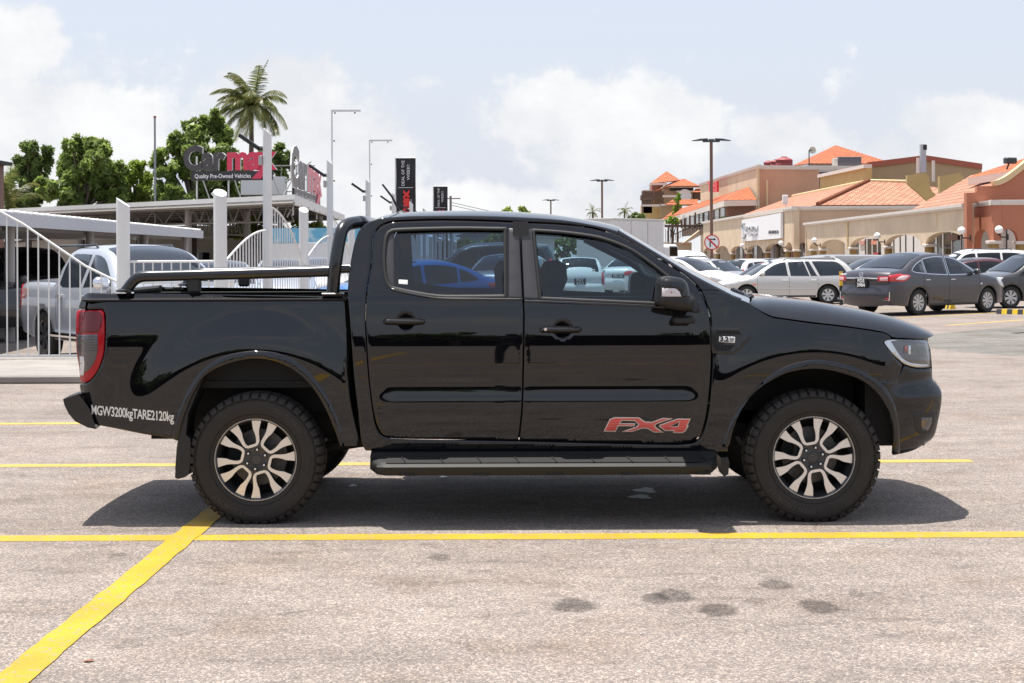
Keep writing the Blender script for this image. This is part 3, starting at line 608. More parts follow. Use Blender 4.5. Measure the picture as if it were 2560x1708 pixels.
    if s < 0:
        bd = panel('engine_badge', XX([(1112,1122),(1322,1132),(1330,1140),(1326,1212),(1318,1217),(1108,1202),(1102,1194),(1105,1128)]), hw, MT['white'], vn, s, gx=.02, gz_=.02, fl=.003, off=.009, er=.001)
        decal('badge_lettering', '3.2', XX([(1114, 1192), (1240, 1200)]), .0285, MT['matte'], bd, .0105, bold=.0012, sx=1.05)
        panel('badge_mark', XX([(1254,1142),(1312,1145),(1310,1176),(1300,1186),(1252,1182)]), hw, M('badge_grey', (.25, .25, .26), .4), bd, s, gx=.02, gz_=.02, fl=.0005, off=.0103, er=.0005)
        decal('badge_lettering', 'AUTO', XX([(1254, 1205), (1300, 1207)]), .0065, MT['matte'], bd, .0105, bold=.0002)
    # door mirror
    mo = .215
    def my(poly):
        A = ccw(herm(poly, .012))
        def f(x, z):
            d = pdist(A, np.stack([x, z], 1)); r = .055; t = np.clip(1 - d / r, 0, 1); return HW + mo - .045 * t ** 2.2 - .02 * np.clip((x - 1.0) / .15, 0, 1)
        return f
    mp = XX([(250,660),(258,520),(270,372),(300,312),(380,291),(520,299),(620,330),(672,390),(700,480),(718,560),(762,586),(770,620),(758,690),(742,768),(640,774),(520,762),(420,742),(330,718),(262,690)], fix=-.19)
    mr = panel('door_mirror', mp, my(mp), MT['plastic'], truck, s, gx=.012, gz_=.012, fl=.20, er=.004, step=.015)
    cp = XX([(322,440),(318,330),(345,302),(400,297),(520,305),(612,335),(662,392),(690,480),(706,560),(700,574),(590,570),(560,500),(520,462),(460,450)], fix=-.20)
    panel('mirror_cap', cp, my(mp), MT['paint'], mr, s, gx=.012, gz_=.012, fl=.01, off=.004, er=.003, step=.015)
    ip = XX([(308,448),(430,452),(505,460),(550,500),(576,568),(306,568)], fix=-.20)
    ix = panel('turn_indicator', ip, my(mp), MT['ind'], mr, s, gx=.012, gz_=.012, fl=.008, off=.004, er=.002)
    panel('bulb', ell(XX([(435, 510)], fix=-.2)[0], .004, .006, 10), my(mp), M('bulb_red', (.5, .12, .1), .3), ix, s, gx=.01, gz_=.01, fl=.001, off=.0052, er=.0005)
    m = MB(); m.box((.98, s * (HW + .06), 1.178), (.12, .16, .04), bev=.01); m.build('mirror_arm', MT['plastic'], mr)
    # window sticker
    if s < 0:
        panel('window_sticker', CC([(297,391),(346,393),(346,417),(297,413)]), hw, MT['white'], dr, s, gx=.05, gz_=.05, fl=0, off=-.0105, er=.0004)
    # mud flaps
    def flap(poly, fx):
        A = [(a, b) for a, b in poly]; m = MB(); m.prism(A, s * (HW - .02), s * (HW - .02) + (-s) * .22, 'y'); return m.build('mud_flap', MT['plastic'], truck, 30)
    flap(RR([(722,812),(690,842),(650,915),(622,1000),(606,1080),(596,1150),(590,1230),(588,1290),(602,1297),(635,1288),(655,1268),(662,1200),(662,1105),(640,1085),(650,985),(690,890)], fix=.02), 0)
    flap(FF([(218,1062),(256,1058),(264,1090),(258,1150),(236,1163),(222,1120)], fix=.03), 0)
    # running board
    bp = CC([(134,1300),(132,1350),(140,1378),(175,1398),(400,1410),(900,1428),(1500,1440),(1960,1445),(2015,1438),(2040,1420),(2046,1395),(2046,1345)], fix=-.13)
    x0, x1 = min(p[0] for p in bp), max(p[0] for p in bp)
    rows = []
    for k in range(41):
        t = k / 40; x = x0 + (x1 - x0) * t; e = max(0, 1 - min(t, 1 - t) / .035); w = .165 * math.sqrt(max(0, 1 - e * e * .9)); ins = .03 * e
        zt, zb = .372, .302 + .02 * e
        rows.append([(x, s * (HW - .14), .47), (x, s * (HW - .06), .42), (x, s * (HW + .02), .392), (x, s * (HW + w * .55 - ins), .378), (x, s * (HW + w * .9 - ins), .368), (x, s * (HW + w - ins), .352), (x, s * (HW + w * .97 - ins), .325), (x, s * (HW + w * .86 - ins), zb), (x, s * (HW + .0), zb - .0), (x, s * (HW - .06), .33)])
    st = loft('running_board', rows, MT['step'], truck, 50)
    tp = [[(r[2][0], s * (HW + .03), .3955), (r[3][0], s * (abs(r[3][1]) + .0), .3835), (r[4][0], s * (abs(r[4][1]) - .006), .3745)] for r in rows[2:-2]]
    loft('tread_plate', tp, MT['step'], st, 50)
    for k in range(9):
        x = x0 + .20 + k * .215; m = MB(); m.tube([(x - .02, s * (HW + .04), .397), (x, s * (HW + .10), .386), (x + .01, s * (HW + .145), .377)], .0035, 6); m.build('tread_rib', MT['plastic'], st)
    for k in range(5):
        x = x0 + .22 + k * .42; m = MB(); m.prism([(x - .045, .303), (x - .035, .322), (x + .035, .322), (x + .045, .303)], s * (HW + .142), s * (HW + .158), 'y'); m.build('step_notch', MT['matte'], st)
def decal(name, txt, line, h, mat, parent, off, bold=0, sx=1, spacing=1.0, shear=0):
    V, Fc = text2d(txt, 1.0, bold / h if h else 0, spacing, shear)
    w = max(v[0] for v in V); (ax, az), (bx, bz) = line; L_ = math.hypot(bx - ax, bz - az); dx, dz = (bx - ax) / L_, (bz - az) / L_
    kx = L_ / w; kz = h / .72
    out = []
    for u, v in V:
        x = ax + dx * u * kx + 0 * v; z = az + dz * u * kx + v * kz
        out.append((x, -(float(hw(x, z)) + off), z))
    return mk(name, out, Fc, mat, parent, 0)
build_side(-1); build_side(1)
# lettering on the flank
weights = decal('weight_lettering', 'MGW3200kgTARE2120kg', TT([(378, 668), (2000, 812)]), .056, MT['decal'], truck, .002, bold=.0009, spacing=.92)
fxo = [(225,540),(345,295),(440,258),(920,262),(1040,345),(1175,350),(1380,275),(1580,280),(1560,300),(1400,345),(1250,400),(1238,430),(1250,455),(1330,510),(1410,562),(1215,562),(1090,487),(990,480),(780,548),(585,545),(590,538),(870,445),(905,400),(880,372),(835,335),(590,328),(572,345),(555,378),(850,380),(830,440),(515,435),(465,545)]
f4o = [(1310,440),(1330,405),(1680,285),(1935,288),(1870,420),(1895,425),(1830,540),(1800,545),(1785,572),(1580,570),(1600,530),(1430,530)]
f4h = [(1530,438),(1710,352),(1678,438)]
m_stripe = M('red_stripes', (.60, .045, .03), .4)
_t = m_stripe.node_tree; _tc = _t.nodes.new('ShaderNodeTexCoord'); _sp = _t.nodes.new('ShaderNodeSeparateXYZ'); _t.links.new(_tc.outputs['Object'], _sp.inputs[0])
_mm = _t.nodes.new('ShaderNodeMath'); _mm.operation = 'MODULO'; _md = _t.nodes.new('ShaderNodeMath'); _md.operation = 'MULTIPLY'; _t.links.new(_sp.outputs[2], _md.inputs[0]); _md.inputs[1].default_value = 1 / .0098
_t.links.new(_md.outputs[0], _mm.inputs[0]); _mm.inputs[1].default_value = 1; _gt = _t.nodes.new('ShaderNodeMath'); _gt.operation = 'GREATER_THAN'; _t.links.new(_mm.outputs[0], _gt.inputs[0]); _gt.inputs[1].default_value = .86
_mx = _t.nodes.new('ShaderNodeMixRGB'); _t.links.new(_gt.outputs[0], _mx.inputs[0]); _mx.inputs[1].default_value = (.60, .045, .03, 1); _mx.inputs[2].default_value = (.75, .42, .36, 1)
_t.links.new(_mx.outputs[0], _t.nodes['Principled BSDF'].inputs['Base Color'])
m_beige = M('decal_edge', (.62, .50, .42), .45)
em = None
for o, hs in ((fxo, []), (f4o, [f4h])):
    oo = DD(o); e = panel('model_emblem' if em is None else 'emblem_digit', oo, hw, m_beige, truck if em is None else em, -1, [DD(h) for h in hs], gx=.05, gz_=.05, er=.0003, fl=.0003, off=.0018, step=.05, corner=0)
    A = ccw(np.array(oo)); B = ring_in(A, .0055); hb = [ring_in(ccw(np.array(DD(h)))[::-1].copy(), .005) for h in hs]
    panel('emblem_fill', [tuple(q) for q in B], hw, m_stripe, e, -1, [[tuple(q) for q in h] for h in hb], gx=.05, gz_=.05, er=.0003, fl=.0003, off=.0026, step=.05, corner=0)
    if em is None: em = e
# ---------------- roof, windscreen, back of the cab as one crowned shell, split in parts
def rowsC(pts, cen, p=2.6, n=19):
    R = []
    for e, c in zip(pts, cen):
        w = float(hw(e[0], e[1])) - .003; R.append(cross(e, c, w, p, n))
    return R
back_e = CC([(20,470),(26,370),(42,260),(62,175),(86,118),(122,84)]); back_c = [(x - .035 + .01 * i, z + .006 * i) for i, (x, z) in enumerate(back_e)]
roof_e = herm(CC([(122,84),(180,61),(300,48),(500,43),(800,45),(1000,53),(1200,68),(1350,92),(1430,110),(1490,128)]), .06, closed=False)
xr = np.array([p[0] for p in roof_e]); xs = (xr - xr[0]) / (xr[-1] - xr[0])
roof_c = [(p[0] + (-.0 if t > .1 else -.0) + .045 * sst(np.array((t - .8) / .2)), p[1] + .034 * min(1, .6 + t * 4) + .012 * math.sin(PI * t)) for p, t in zip(roof_e, xs)]
loft('roof', rowsC(roof_e, roof_c, 3.2), MT['paint'], truck, flip=True)
bw = loft('rear_window', [[(p[0] + .012, p[1] * .975, p[2] - .004) for p in r] for r in rowsC(back_e, back_c)], MT['grear'], truck)
loft('cab_back', [cross((-.915, z), (-.935, z), .88, 3, 9) for z in (.45, .8, 1.1, 1.31)], MT['paint'], truck)
ws_e = herm(CC([(1492,129),(1560,170),(1716,264),(1895,372),(1965,410),(2047,452),(2117,488),(2206,519)]), .08, closed=False)
wd = np.array([ws_e[-1][0] - ws_e[0][0], ws_e[-1][1] - ws_e[0][1]]); wd /= np.linalg.norm(wd); wn = np.array([-wd[1], wd[0]])
tq = np.linspace(0, 1, len(ws_e)); ws_c = [(p[0] + wn[0] * (.052 + .0 * t) + .05 * t, p[1] + wn[1] * (.052) + 0.0) for p, t in zip(ws_e, tq)]
loft('windscreen', rowsC(ws_e, ws_c, 2.4), MT['gscreen'], truck)
# A-pillar outer strip along the screen
for s in (-1, 1):
    V = []
    for e, c in zip(ws_e, ws_c):
        w = float(hw(e[0], e[1])); r = cross(e, c, w, 2.4, 19); a = Vector(r[0]); b = Vector(r[2])
        V.append([(a.x, s * abs(a.y), a.z - .004), (a.x + .004, s * (abs(a.y) - .006), a.z + .006), (b.x, s * abs(b.y), b.z + .006), (b.x, s * abs(b.y), b.z - .004)])
    loft('screen_pillar', V[:-1], MT['paint'], truck)
    # wiper arms
mw = MB(); 
mw.tube([at(1828, 722, 9.15) - Vector((0, YC, 0)), at(1862, 738, 9.10) - Vector((0, YC, 0)), at(1876, 748, 9.0) - Vector((0, YC, 0))], [.006, .012, .014], 8)
mw.tube([at(1834, 722, 9.5) - Vector((0, YC, 0)), at(1872, 740, 9.3) - Vector((0, YC, 0))], .008, 8)
mw.box(at(1873, 744, 9.12) - Vector((0, YC, 0)), (.05, .07, .045), bev=.012); mw.build('wiper', MT['satin'], truck)
cowl_e = SS([(1830,748),(1873,760),(1890,770)]); loft('cowl', [cross((p[0], p[1] - .012), (p[0] + .02, p[1] + .045), float(hw(*p)) - .02, 3) for p in cowl_e], MT['plastic'], truck)
# ---------------- bonnet
hood_e = herm(SS([(1873,758.5),(1903,777.5),(1930,790.5),(1957,795),(2026,804.5),(2119,815.5),(2189,826),(2214,831.5),(2231,842.5),(2260,845),(2290,846.5),(2314,848)]), .05, closed=False)
cs = np.array([unp(px, py, YC) for px, py in ((1790,738),(1880,735),(2000,746),(2026,751),(2119,767.5),(2189,784),(2235,800),(2282,821),(2305,835),(2316,850))])
tt = np.linspace(0, 1, len(hood_e)); hc = []
for p, t in zip(hood_e, tt):
    x = min(p[0] + .06 + .06 * t, 2.60); hc.append((x, float(np.interp(x, cs[:, 0], cs[:, 1]))))
loft('bonnet', rowsC(hood_e, hc, 6.0, 41), MT['paint'], truck, flip=True)
hb = [cross((p[0], p[1] - .03), (c[0], c[1] - .05), float(hw(*p)) - .02, 3, 9) for p, c in list(zip(hood_e, hc))[::3]]
loft('bonnet_liner', hb, MT['matte'], truck)
# ---------------- nose
nose_e = GG([(706,296),(735,400),(750,560),(752,700),(790,740),(830,790),(843,830),(843,930),(832,1010),(808,1130),(780,1250),(740,1320),(660,1370),(580,1420),(450,1460)])
rows = []
for e in nose_e: rows.append(cross((e[0] - .004, e[1]), (e[0] + .10, e[1]), float(hw(*e)) - .002, 2.2, 21))
nose = loft('front_fascia', rows, MT['paint'], truck)
gm = MB()
for k in range(6): 
    z = .80 + k * .035; gm.tube([(2.44, -.52, z), (2.52, -.3, z), (2.56, 0, z), (2.52, .3, z), (2.44, .52, z)], .008, 6)
gm.build('grille', MT['satin'], truck)
lo = MB(); lo.box((2.55, 0, .50), (.04, .9, .14), bev=.01); lo.build('lower_grille', MT['matte'], truck)
# ---------------- cargo box
tg = [(-2.515, 1.305), (-2.53, 1.2), (-2.535, 1.0), (-2.53, .85), (-2.50, .72)]
loft('tailgate', [cross((x + .03, z), (x - .02, z), HW - .10, 5, 13) for x, z in tg], MT['paint'], truck)
m = MB()
zt = 1.305
for s in (-1, 1):
    m.box(((-2.50 - .96) / 2, s * (HW - .115), zt - .008), (1.54, .10, .016), bev=.005)
m.box((-2.49, 0, zt - .008), (.06, 1.60, .016), bev=.005)
m.build('box_rail', MT['matte'], truck)
m = MB(); m.box((-1.73, 0, .80), (1.52, 1.6, .04)); m.box((-.97, 0, 1.04), (.03, 1.6, .5))
for s in (-1, 1): m.box((-1.73, s * (HW - .17), 1.03), (1.52, .02, .5)); m.box((-1.50, s * .68, .92), (.9, .22, .22))
m.build('box_liner', MT['matte'], truck)
m = MB(); rb = RR([(52,915),(125,890),(150,920),(180,962),(203,1030),(212,1058),(170,1050),(110,1020),(80,985),(60,945)], fix=.05)
m2 = [(a, b) for a, b in rb]
rows = []
for t in (-1, -.97, -.85, -.5, 0, .5, .85, .97, 1):
    dx = -.06 * (1 - abs(t) ** 2.5) + 0; rows.append([(a + dx, t * (HW - .05), b) for a, b in rb + rb[:1]])
bo = loft('rear_bumper', rows, MT['satin'], truck, 40)
mk('bumper_cap', [r for r in rows[0][:-1]], [tuple(range(len(rb)))], MT['satin'], bo); mk('bumper_cap', [r for r in rows[-1][:-1]], [tuple(range(len(rb)))], MT['satin'], bo)
# ---------------- sports bar and side rails
def P3(px, py, Y): v = at(px, py, Y); return Vector((v.x, v.y - YC, v.z))
def RP(u, v, Y): return P3(130 + .52288 * u, 520 + .52288 * v, Y)
def smooth_path(P, k=6):
    P = [Vector(p) for p in P]; o = []
    for i in range(len(P) - 1):
        a, b, c, d = P[max(i - 1, 0)], P[i], P[i + 1], P[min(i + 2, len(P) - 1)]
        for j in range(k):
            t = j / k; o.append(.5 * ((2 * b) + (c - a) * t + (2 * a - 5 * b + 4 * c - d) * t * t + (3 * b - a - 3 * c + d) * t ** 3))
    return o + [P[-1]]
for s in (-1, 1):
    bars = MB()
    Y = YC - .93 + .115
    def q(u, v, dy=0): p = RP(u, v, Y); return Vector((p.x, s * (abs(p.y) - dy), p.z))
    bars.tube(smooth_path([q(350, 400), q(362, 385), q(388, 352), q(412, 334), q(445, 327), q(520, 325), q(800, 318), q(1100, 309), q(1330, 302)]), .0325, 14)
    bars.tube([q(1385, 293), q(1430, 292)], .022, 12)
    bars.lathe([(0, 0), (.055, 0), (.055, .012), (.04, .018)], q(352, 402), 'z', 20)
    bars.build('side_rail', MT['satin'], truck)
for s in (-1, 1):
    m = MB(); p = RP(682, 400, YC - .93 + .115); m.box((p.x, s * abs(p.y), p.z + .035), (.075, .06, .085), bev=.012)
    m.build('rail_support', MT['plastic'], truck)
hoop = MB(); path = []
Y = YC - .93 + .10
def q(u, v, dy=0.0, s=-1): p = RP(u, v, Y); return Vector((p.x, s * (abs(p.y) - dy), p.z))
near = [q(1343, 412), q(1348, 340), (q(1358, 250)), q(1372, 150, .03), q(1382, 105, .06), q(1402, 78, .12), q(1440, 66, .22), q(1462, 63, .36)]
far = [Vector((p.x, -p.y, p.z)) for p in near[::-1]]
hoop.tube(smooth_path(near + far, 8), .0385, 16)
for s in (-1, 1): hoop.box((near[0].x, s * abs(near[0].y), near[0].z), (.125, .1, .014), bev=.004)
hoop.build('sports_bar', MT['satin'], truck)
m = MB(); p = RP(470, 393, 9.0); m.tube([RP(400, 398, 9.1), RP(520, 386, 9.05)], .022, 10); m.tube([RP(540, 388, 9.1), RP(625, 386, 9.1)], .009, 8); m.box(RP(600, 384, 9.1), (.05, .05, .03), bev=.008)
m.build('tie_down_strap', MT['plastic'], truck)
# aerial
m = MB(); b = P3(1004, 535, 9.63); m.lathe([(.055, -.02), (.045, 0), (.028, .014), (.01, .022), (0, .024)], b, 'z', 18); m.tube([b + Vector((-.01, 0, .01)), P3(980, 492, 9.63), P3(956, 461, 9.63)], [.008, .007, .006], 8); m.build('aerial', MT['plastic'], truck)
# ---------------- underside, wheel housings
m = MB()
m.box((-.1, 0, .52), (4.2, .9, .16)); m.box((.15, 0, .62), (2.1, 1.70, .12)); m.box((2.25, 0, .62), (.35, 1.5, .4)); m.box((-2.3, 0, .78), (.3, 1.5, .2))
m.box((1.745, 0, .95), (1.1, 1.0, .3)); m.box((-1.49, 0, .70), (1.2, 1.1, .18))
for s in (-1, 1):
    m.tube([(-1.95, s * .52, .44), (-1.5, s * .52, .34), (-.8, s * .52, .44)], .03, 8)
m.tube([(-1.49, -.7, .372), (-1.49, .7, .372)], .05, 12); m.lathe([(.0, -.12), (.13, -.05), (.13, .05), (0, .12)], (-1.49, 0, .372), 'y', 16)
m.tube([(-.6, .35, .46), (-1.9, .35, .50)], .035, 10)
m.tube([(1.745, -.6, .372), (1.745, .6, .372)], .04, 10)
m.build('chassis', MT['under'], truck)
m = MB()
for cx, R1, zc in ((-1.49, .585, .38), (1.745, .545, .372)):
    for s in (-1, 1):
        m = MB()
        a0, a1 = (.38, PI - .42) if cx < 0 else (.22, PI - .3)
        n = 24; V = []
        for k in range(n + 1):
            a = a0 + (a1 - a0) * k / n
            V += [(cx + R1 * math.cos(a), s * (HW - (.035 if cx < 0 else .11)), zc + R1 * .98 * math.sin(a)), (cx + R1 * math.cos(a), s * .45, zc + R1 * .98 * math.sin(a))]
        m.add(V, [(2 * k, 2 * k + 1, 2 * k + 3, 2 * k + 2) for k in range(n)])
        m.add([(cx + R1 * math.cos(a0 + (a1 - a0) * k / n), s * .45, zc + R1 * .98 * math.sin(a0 + (a1 - a0) * k / n)) for k in range(n + 1)], [tuple(range(n + 1))])
        m.build('wheel_liner', MT['under'], truck)
# ---------------- cabin
m = MB()
def seat(x, y, z=.0):
    s = MB(); s.box((x + .22, y, .78 + z), (.50, .50, .16), bev=.05)
    P = [(x - .02, .80 + z), (x + .10, .80 + z), (x + .02, 1.36 + z), (x - .08, 1.38 + z), (x - .11, 1.30 + z)]
    s.prism(P, y - .24, y + .24, 'y')
    hx, hz = x - .02, 1.46 + z
    H = [(hx - .07, hz - .09), (hx + .05, hz - .10), (hx + .085, hz - .02), (hx + .075, hz + .07), (hx + .03, hz + .10), (hx - .05, hz + .09), (hx - .08, hz + .04)]; s.prism(H, y - .13, y + .13, 'y'); s.tube([(hx, y - .05, 1.3 + z), (hx, y - .05, hz)], .008, 6); s.tube([(hx, y + .05, 1.3 + z), (hx, y + .05, hz)], .008, 6)
    return s
for x, y in ((.27, -.40), (-.02, .40)): seat(x, y, -.04).build('seat', MT['seat'], truck, 60)
s = MB(); s.box((-.55, 0, .76), (.45, 1.3, .16), bev=.05); s.prism([(-.80, .80), (-.70, .80), (-.76, 1.28), (-.86, 1.28)], -.65, .65, 'y'); s.build('rear_bench', MT['seat'], truck, 60)
s = MB(); s.box((1.22, 0, 1.07), (.36, 1.45, .26), bev=.07); s.box((1.05, -.40, 1.17), (.2, .36, .10), bev=.04); s.build('dashboard', MT['trim'], truck, 60)
s = MB(); cw = Vector((.93, -.40, 1.20)); ax = Vector((-.85, 0, .45)).normalized(); u = Vector((0, 1, 0)); v = ax.cross(u)
s.tube([cw + (u * math.cos(a) + v * math.sin(a)) * .185 for a in [2 * PI * k / 28 for k in range(28)]], .015, 8, closed=True)
for a in (0, PI, -PI / 2): s.tube([cw - ax * .02, cw + (u * math.cos(a) + v * math.sin(a)) * .18], .014, 6)
s.lathe([(0, 0), (.06, 0), (.06, .03), (0, .03)], cw - Vector((0, 0, .02)), 'x', 14); s.tube([cw, cw - ax * .25], .03, 8); s.build('steering_wheel', MT['trim'], truck, 60)
s = MB(); s.box((.1, 0, .60), (1.95, 1.6, .05)); s.box((.55, 0, .78), (.9, .22, .2), bev=.03); s.box((-.1, 0, 1.735), (1.1, 1.22, .02)); s.build('cabin_floor', MT['trim'], truck)
for sd in (-1, 1):
    s = MB(); s.box((.12, sd * (HW - .10), .95), (1.85, .05, .62)); s.box((.5, sd * (HW - .15), 1.12), (.6, .06, .04), bev=.01); s.box((-.45, sd * (HW - .15), 1.12), (.5, .06, .04), bev=.01)
    s.box((.05, sd * (HW - .19), 1.5), (.09, .05, .5)); s.tube([(1.18, sd * .70, 1.25), (.78, sd * .66, 1.52), (.50, sd * .64, 1.66)], .03, 8)
    s.build('door_lining', MT['trim'], truck)
s = MB(); s.tube(smooth_path([(.76, -.66, 1.50), (.80, -.66, 1.44), (.87, -.66, 1.42), (.95, -.66, 1.37)]), .014, 8); s.build('grab_handle', M('light_trim', (.35, .36, .36), .5), truck, 60)
# ---------------- wheels
tp = [(.232, -.100), (.238, -.112), (.25, -.120), (.29, -.1325), (.335, -.1315), (.355, -.125), (.366, -.116), (.376, -.10), (.380, -.08), (.381, 0), (.380, .08), (.376, .10), (.366, .116), (.335, .1315), (.29, .1325), (.25, .120), (.232, .1)]
def make_wheel(hero=True):
    w = MB()
    w.lathe([(.2345, -.098), (.2395, -.112), (.236, -.117), (.229, -.112), (.224, -.095), (.214, -.07), (.205, .0), (.205, .10), (.235, .11)], (0, 0, 0), 'y', 64)
    w.lathe([(0, -.085), (.030, -.088), (.034, -.086), (.038, -.083), (.074, -.086), (.078, -.080), (.078, -.04), (0, -.04)], (0, 0, 0), 'y', 48)
    O = [(.228,25),(.20,23.8),(.17,23),(.145,24.2),(.125,26.4),(.105,29.2),(.086,29.9)]
    I = [(.228,10.4),(.195,10.6),(.17,11.2),(.150,13.6),(.125,15.4),(.10,15.2),(.0885,12.5),(.087,0)]
    for k in range(6):
        a0 = 107 + 60 * k
        for sg in (-1, 1):
            pol = [(r, a0 + sg * d) for r, d in O] + [(.070, a0 + sg * 29.9), (.070, a0 + sg * 0)] + [(r, a0 + sg * d) for r, d in I[::-1]]
            pts = [(r * math.cos(math.radians(a)), r * math.sin(math.radians(a))) for r, a in pol]
            w.prism(pts, -.092, -.045, 'y')
    W_ = w.build('wheel', MT['dalloy'], None, 30)
    f = MB()
    O2 = [(.2275,24.8),(.20,23.7),(.172,22.8),(.147,23.7),(.128,25.4),(.108,27.2),(.092,26.2),(.079,20),(.0725,0)]
    I2 = [(.2275,10.7),(.195,10.9),(.172,11.5),(.152,14.0),(.127,16.6),(.105,17.6),(.0912,15),(.0885,0)]
    for k in range(6):
        a0 = 107 + 60 * k
        for sg in (-1, 1):
            pol = [(r, a0 + sg * d) for r, d in O2] + [(r, a0 + sg * d) for r, d in I2[::-1]]
            f.prism([(r * math.cos(math.radians(a)), r * math.sin(math.radians(a))) for r, a in pol], -.0965, -.0915, 'y')
    f.lathe([(.2395, -.1125), (.2375, -.1165), (.2345, -.1165), (.2325, -.113)], (0, 0, 0), 'y', 64)
    f.build('machined_face', MT['alloy'], W_, 25)
    b = MB(); b.lathe([(.06, .02), (.165, .02), (.165, .045), (.06, .045)], (0, 0, 0), 'y', 48); b.build('brake_disc', MT['steel'], W_)
    b = MB(); b.prism([(r * math.cos(math.radians(a)), r * math.sin(math.radians(a))) for r, a in [(.175,150),(.18,165),(.18,180),(.175,195),(.11,192),(.11,155)]], -.01, .06, 'y'); b.build('brake_caliper', MT['under'], W_)
    b = MB(); b.lathe([(0, .05), (.21, .05), (.21, .06), (0, .06)], (0, 0, 0), 'y', 32); b.build('hub_shield', MT['under'], W_)
    for k in range(6):
        b = MB(); a = math.radians(24 + 60 * k); c = (.0565 * math.cos(a), -.088, .0565 * math.sin(a)); b.lathe([(0, -.012), (.006, -.011), (.0085, -.006), (.0095, .01)], c, 'y', 10, 0); b.lathe([(.0125, -.0008), (.0100, -.0008), (.0100, .004)], (c[0], -.0865, c[2]), 'y', 14, 1)
        b.build('wheel_nut', [MT['chrome'], MT['matte']], W_, 40)
    b = MB(); b.lathe([(0, -.0005), (.0305, -.0005), (.032, .002)], (0, -.0885, 0), 'y', 28); b.lathe([(.0335, -.0003), (.0325, -.0003), (.0325, .002)], (0, -.0875, 0), 'y', 28); cp = b.build('centre_cap', MT['dalloy'], W_)
    # oval badge on the cap
    b = MB(); E = ell((0, 0), .020, .0095, 24); E2 = ell((0, 0), .0182, .0078, 24); n = 24
    b.add([(x, -.0902, z) for x, z in E] + [(x, -.0902, z) for x, z in E2], [(i, (i + 1) % n, n + (i + 1) % n, n + i) for i in range(n)]); b.build('oval_badge', MT['steel'], W_)
    t = MB(); t.lathe(tp, (0, 0, 0), 'y', 96)
    rnd = random.Random(3); NL = 44
    for k in range(NL):
        a = 2 * PI * k / NL
        for sd in (-1, 1):
            da = .5 * 2 * PI / NL if sd > 0 else 0; a1 = a + da; wA = 2 * PI / NL * .41
            ln = .062 if k % 2 else .052
            V = []
            for rr, yy, ww in ((.366, .1312, .8), (.377, .124, .95), (.3865, .110, 1), (.3875, .06, .9), (.374, .05, .9), (.354, .1335, .7)):
                for q in (-1, 1): V.append((rr * math.cos(a1 + q * wA * ww), sd * yy, rr * math.sin(a1 + q * wA * ww)))
            t.add(V, [(0, 1, 3, 2), (2, 3, 5, 4), (4, 5, 7, 6), (6, 7, 9, 8), (10, 11, 1, 0), (0, 2, 4, 6, 8, 10), (1, 11, 9, 7, 5, 3)])
        for yy in (-.028, .0, .028):
            a1 = a + (.3 if yy == 0 else 0) * 2 * PI / NL; wA = 2 * PI / NL * .33; V = []
            for rr in (.374, .390):
                for q, e in ((-1, -1), (1, -1), (1, 1), (-1, 1)): V.append((rr * math.cos(a1 + q * wA + e * .012), yy + e * .011, rr * math.sin(a1 + q * wA + e * .012)))
            t.add(V, [(4, 5, 6, 7), (0, 1, 5, 4), (1, 2, 6, 5), (2, 3, 7, 6), (3, 0, 4, 7)])
    t.lathe([(.347, -.1300), (.349, -.1335), (.351, -.1300)], (0, 0, 0), 'y', 96); t.lathe([(.262, -.124), (.264, -.128), (.266, -.124)], (0, 0, 0), 'y', 96)
    ty = t.build('tyre', MT['rubber'], W_, 30)
    for txt, a0, hh in (('OPEN COUNTRY', -82, .026), ('TOYO TIRES', 70, .024), ('LT265/60R18', 10, .014)):
        V, Fc = text2d(txt, 1.0, .03, 1.15); k = hh / .72; out = []; V2 = []
        for u, v in V:
            a = math.radians(a0) - u * k / .31; r = .298 + v * k; out.append((r * math.cos(a), -.1341, r * math.sin(a)))
        mk('sidewall_lettering', out, Fc, M('raised_rubber', (.035, .032, .03), .6), ty, 0)
    return W_
w0 = make_wheel(); WX = ((-1.489, .372), (1.744, .372))
first = True
for s in (-1, 1):
    for i, (x, z) in enumerate(WX):
        w = w0 if first else copy_tree(w0); first = False
        w.parent = truck; w.location = (x, s * (HW - .145), z); w.rotation_euler = (0, (0, .12)[i], 0 if s < 0 else PI)
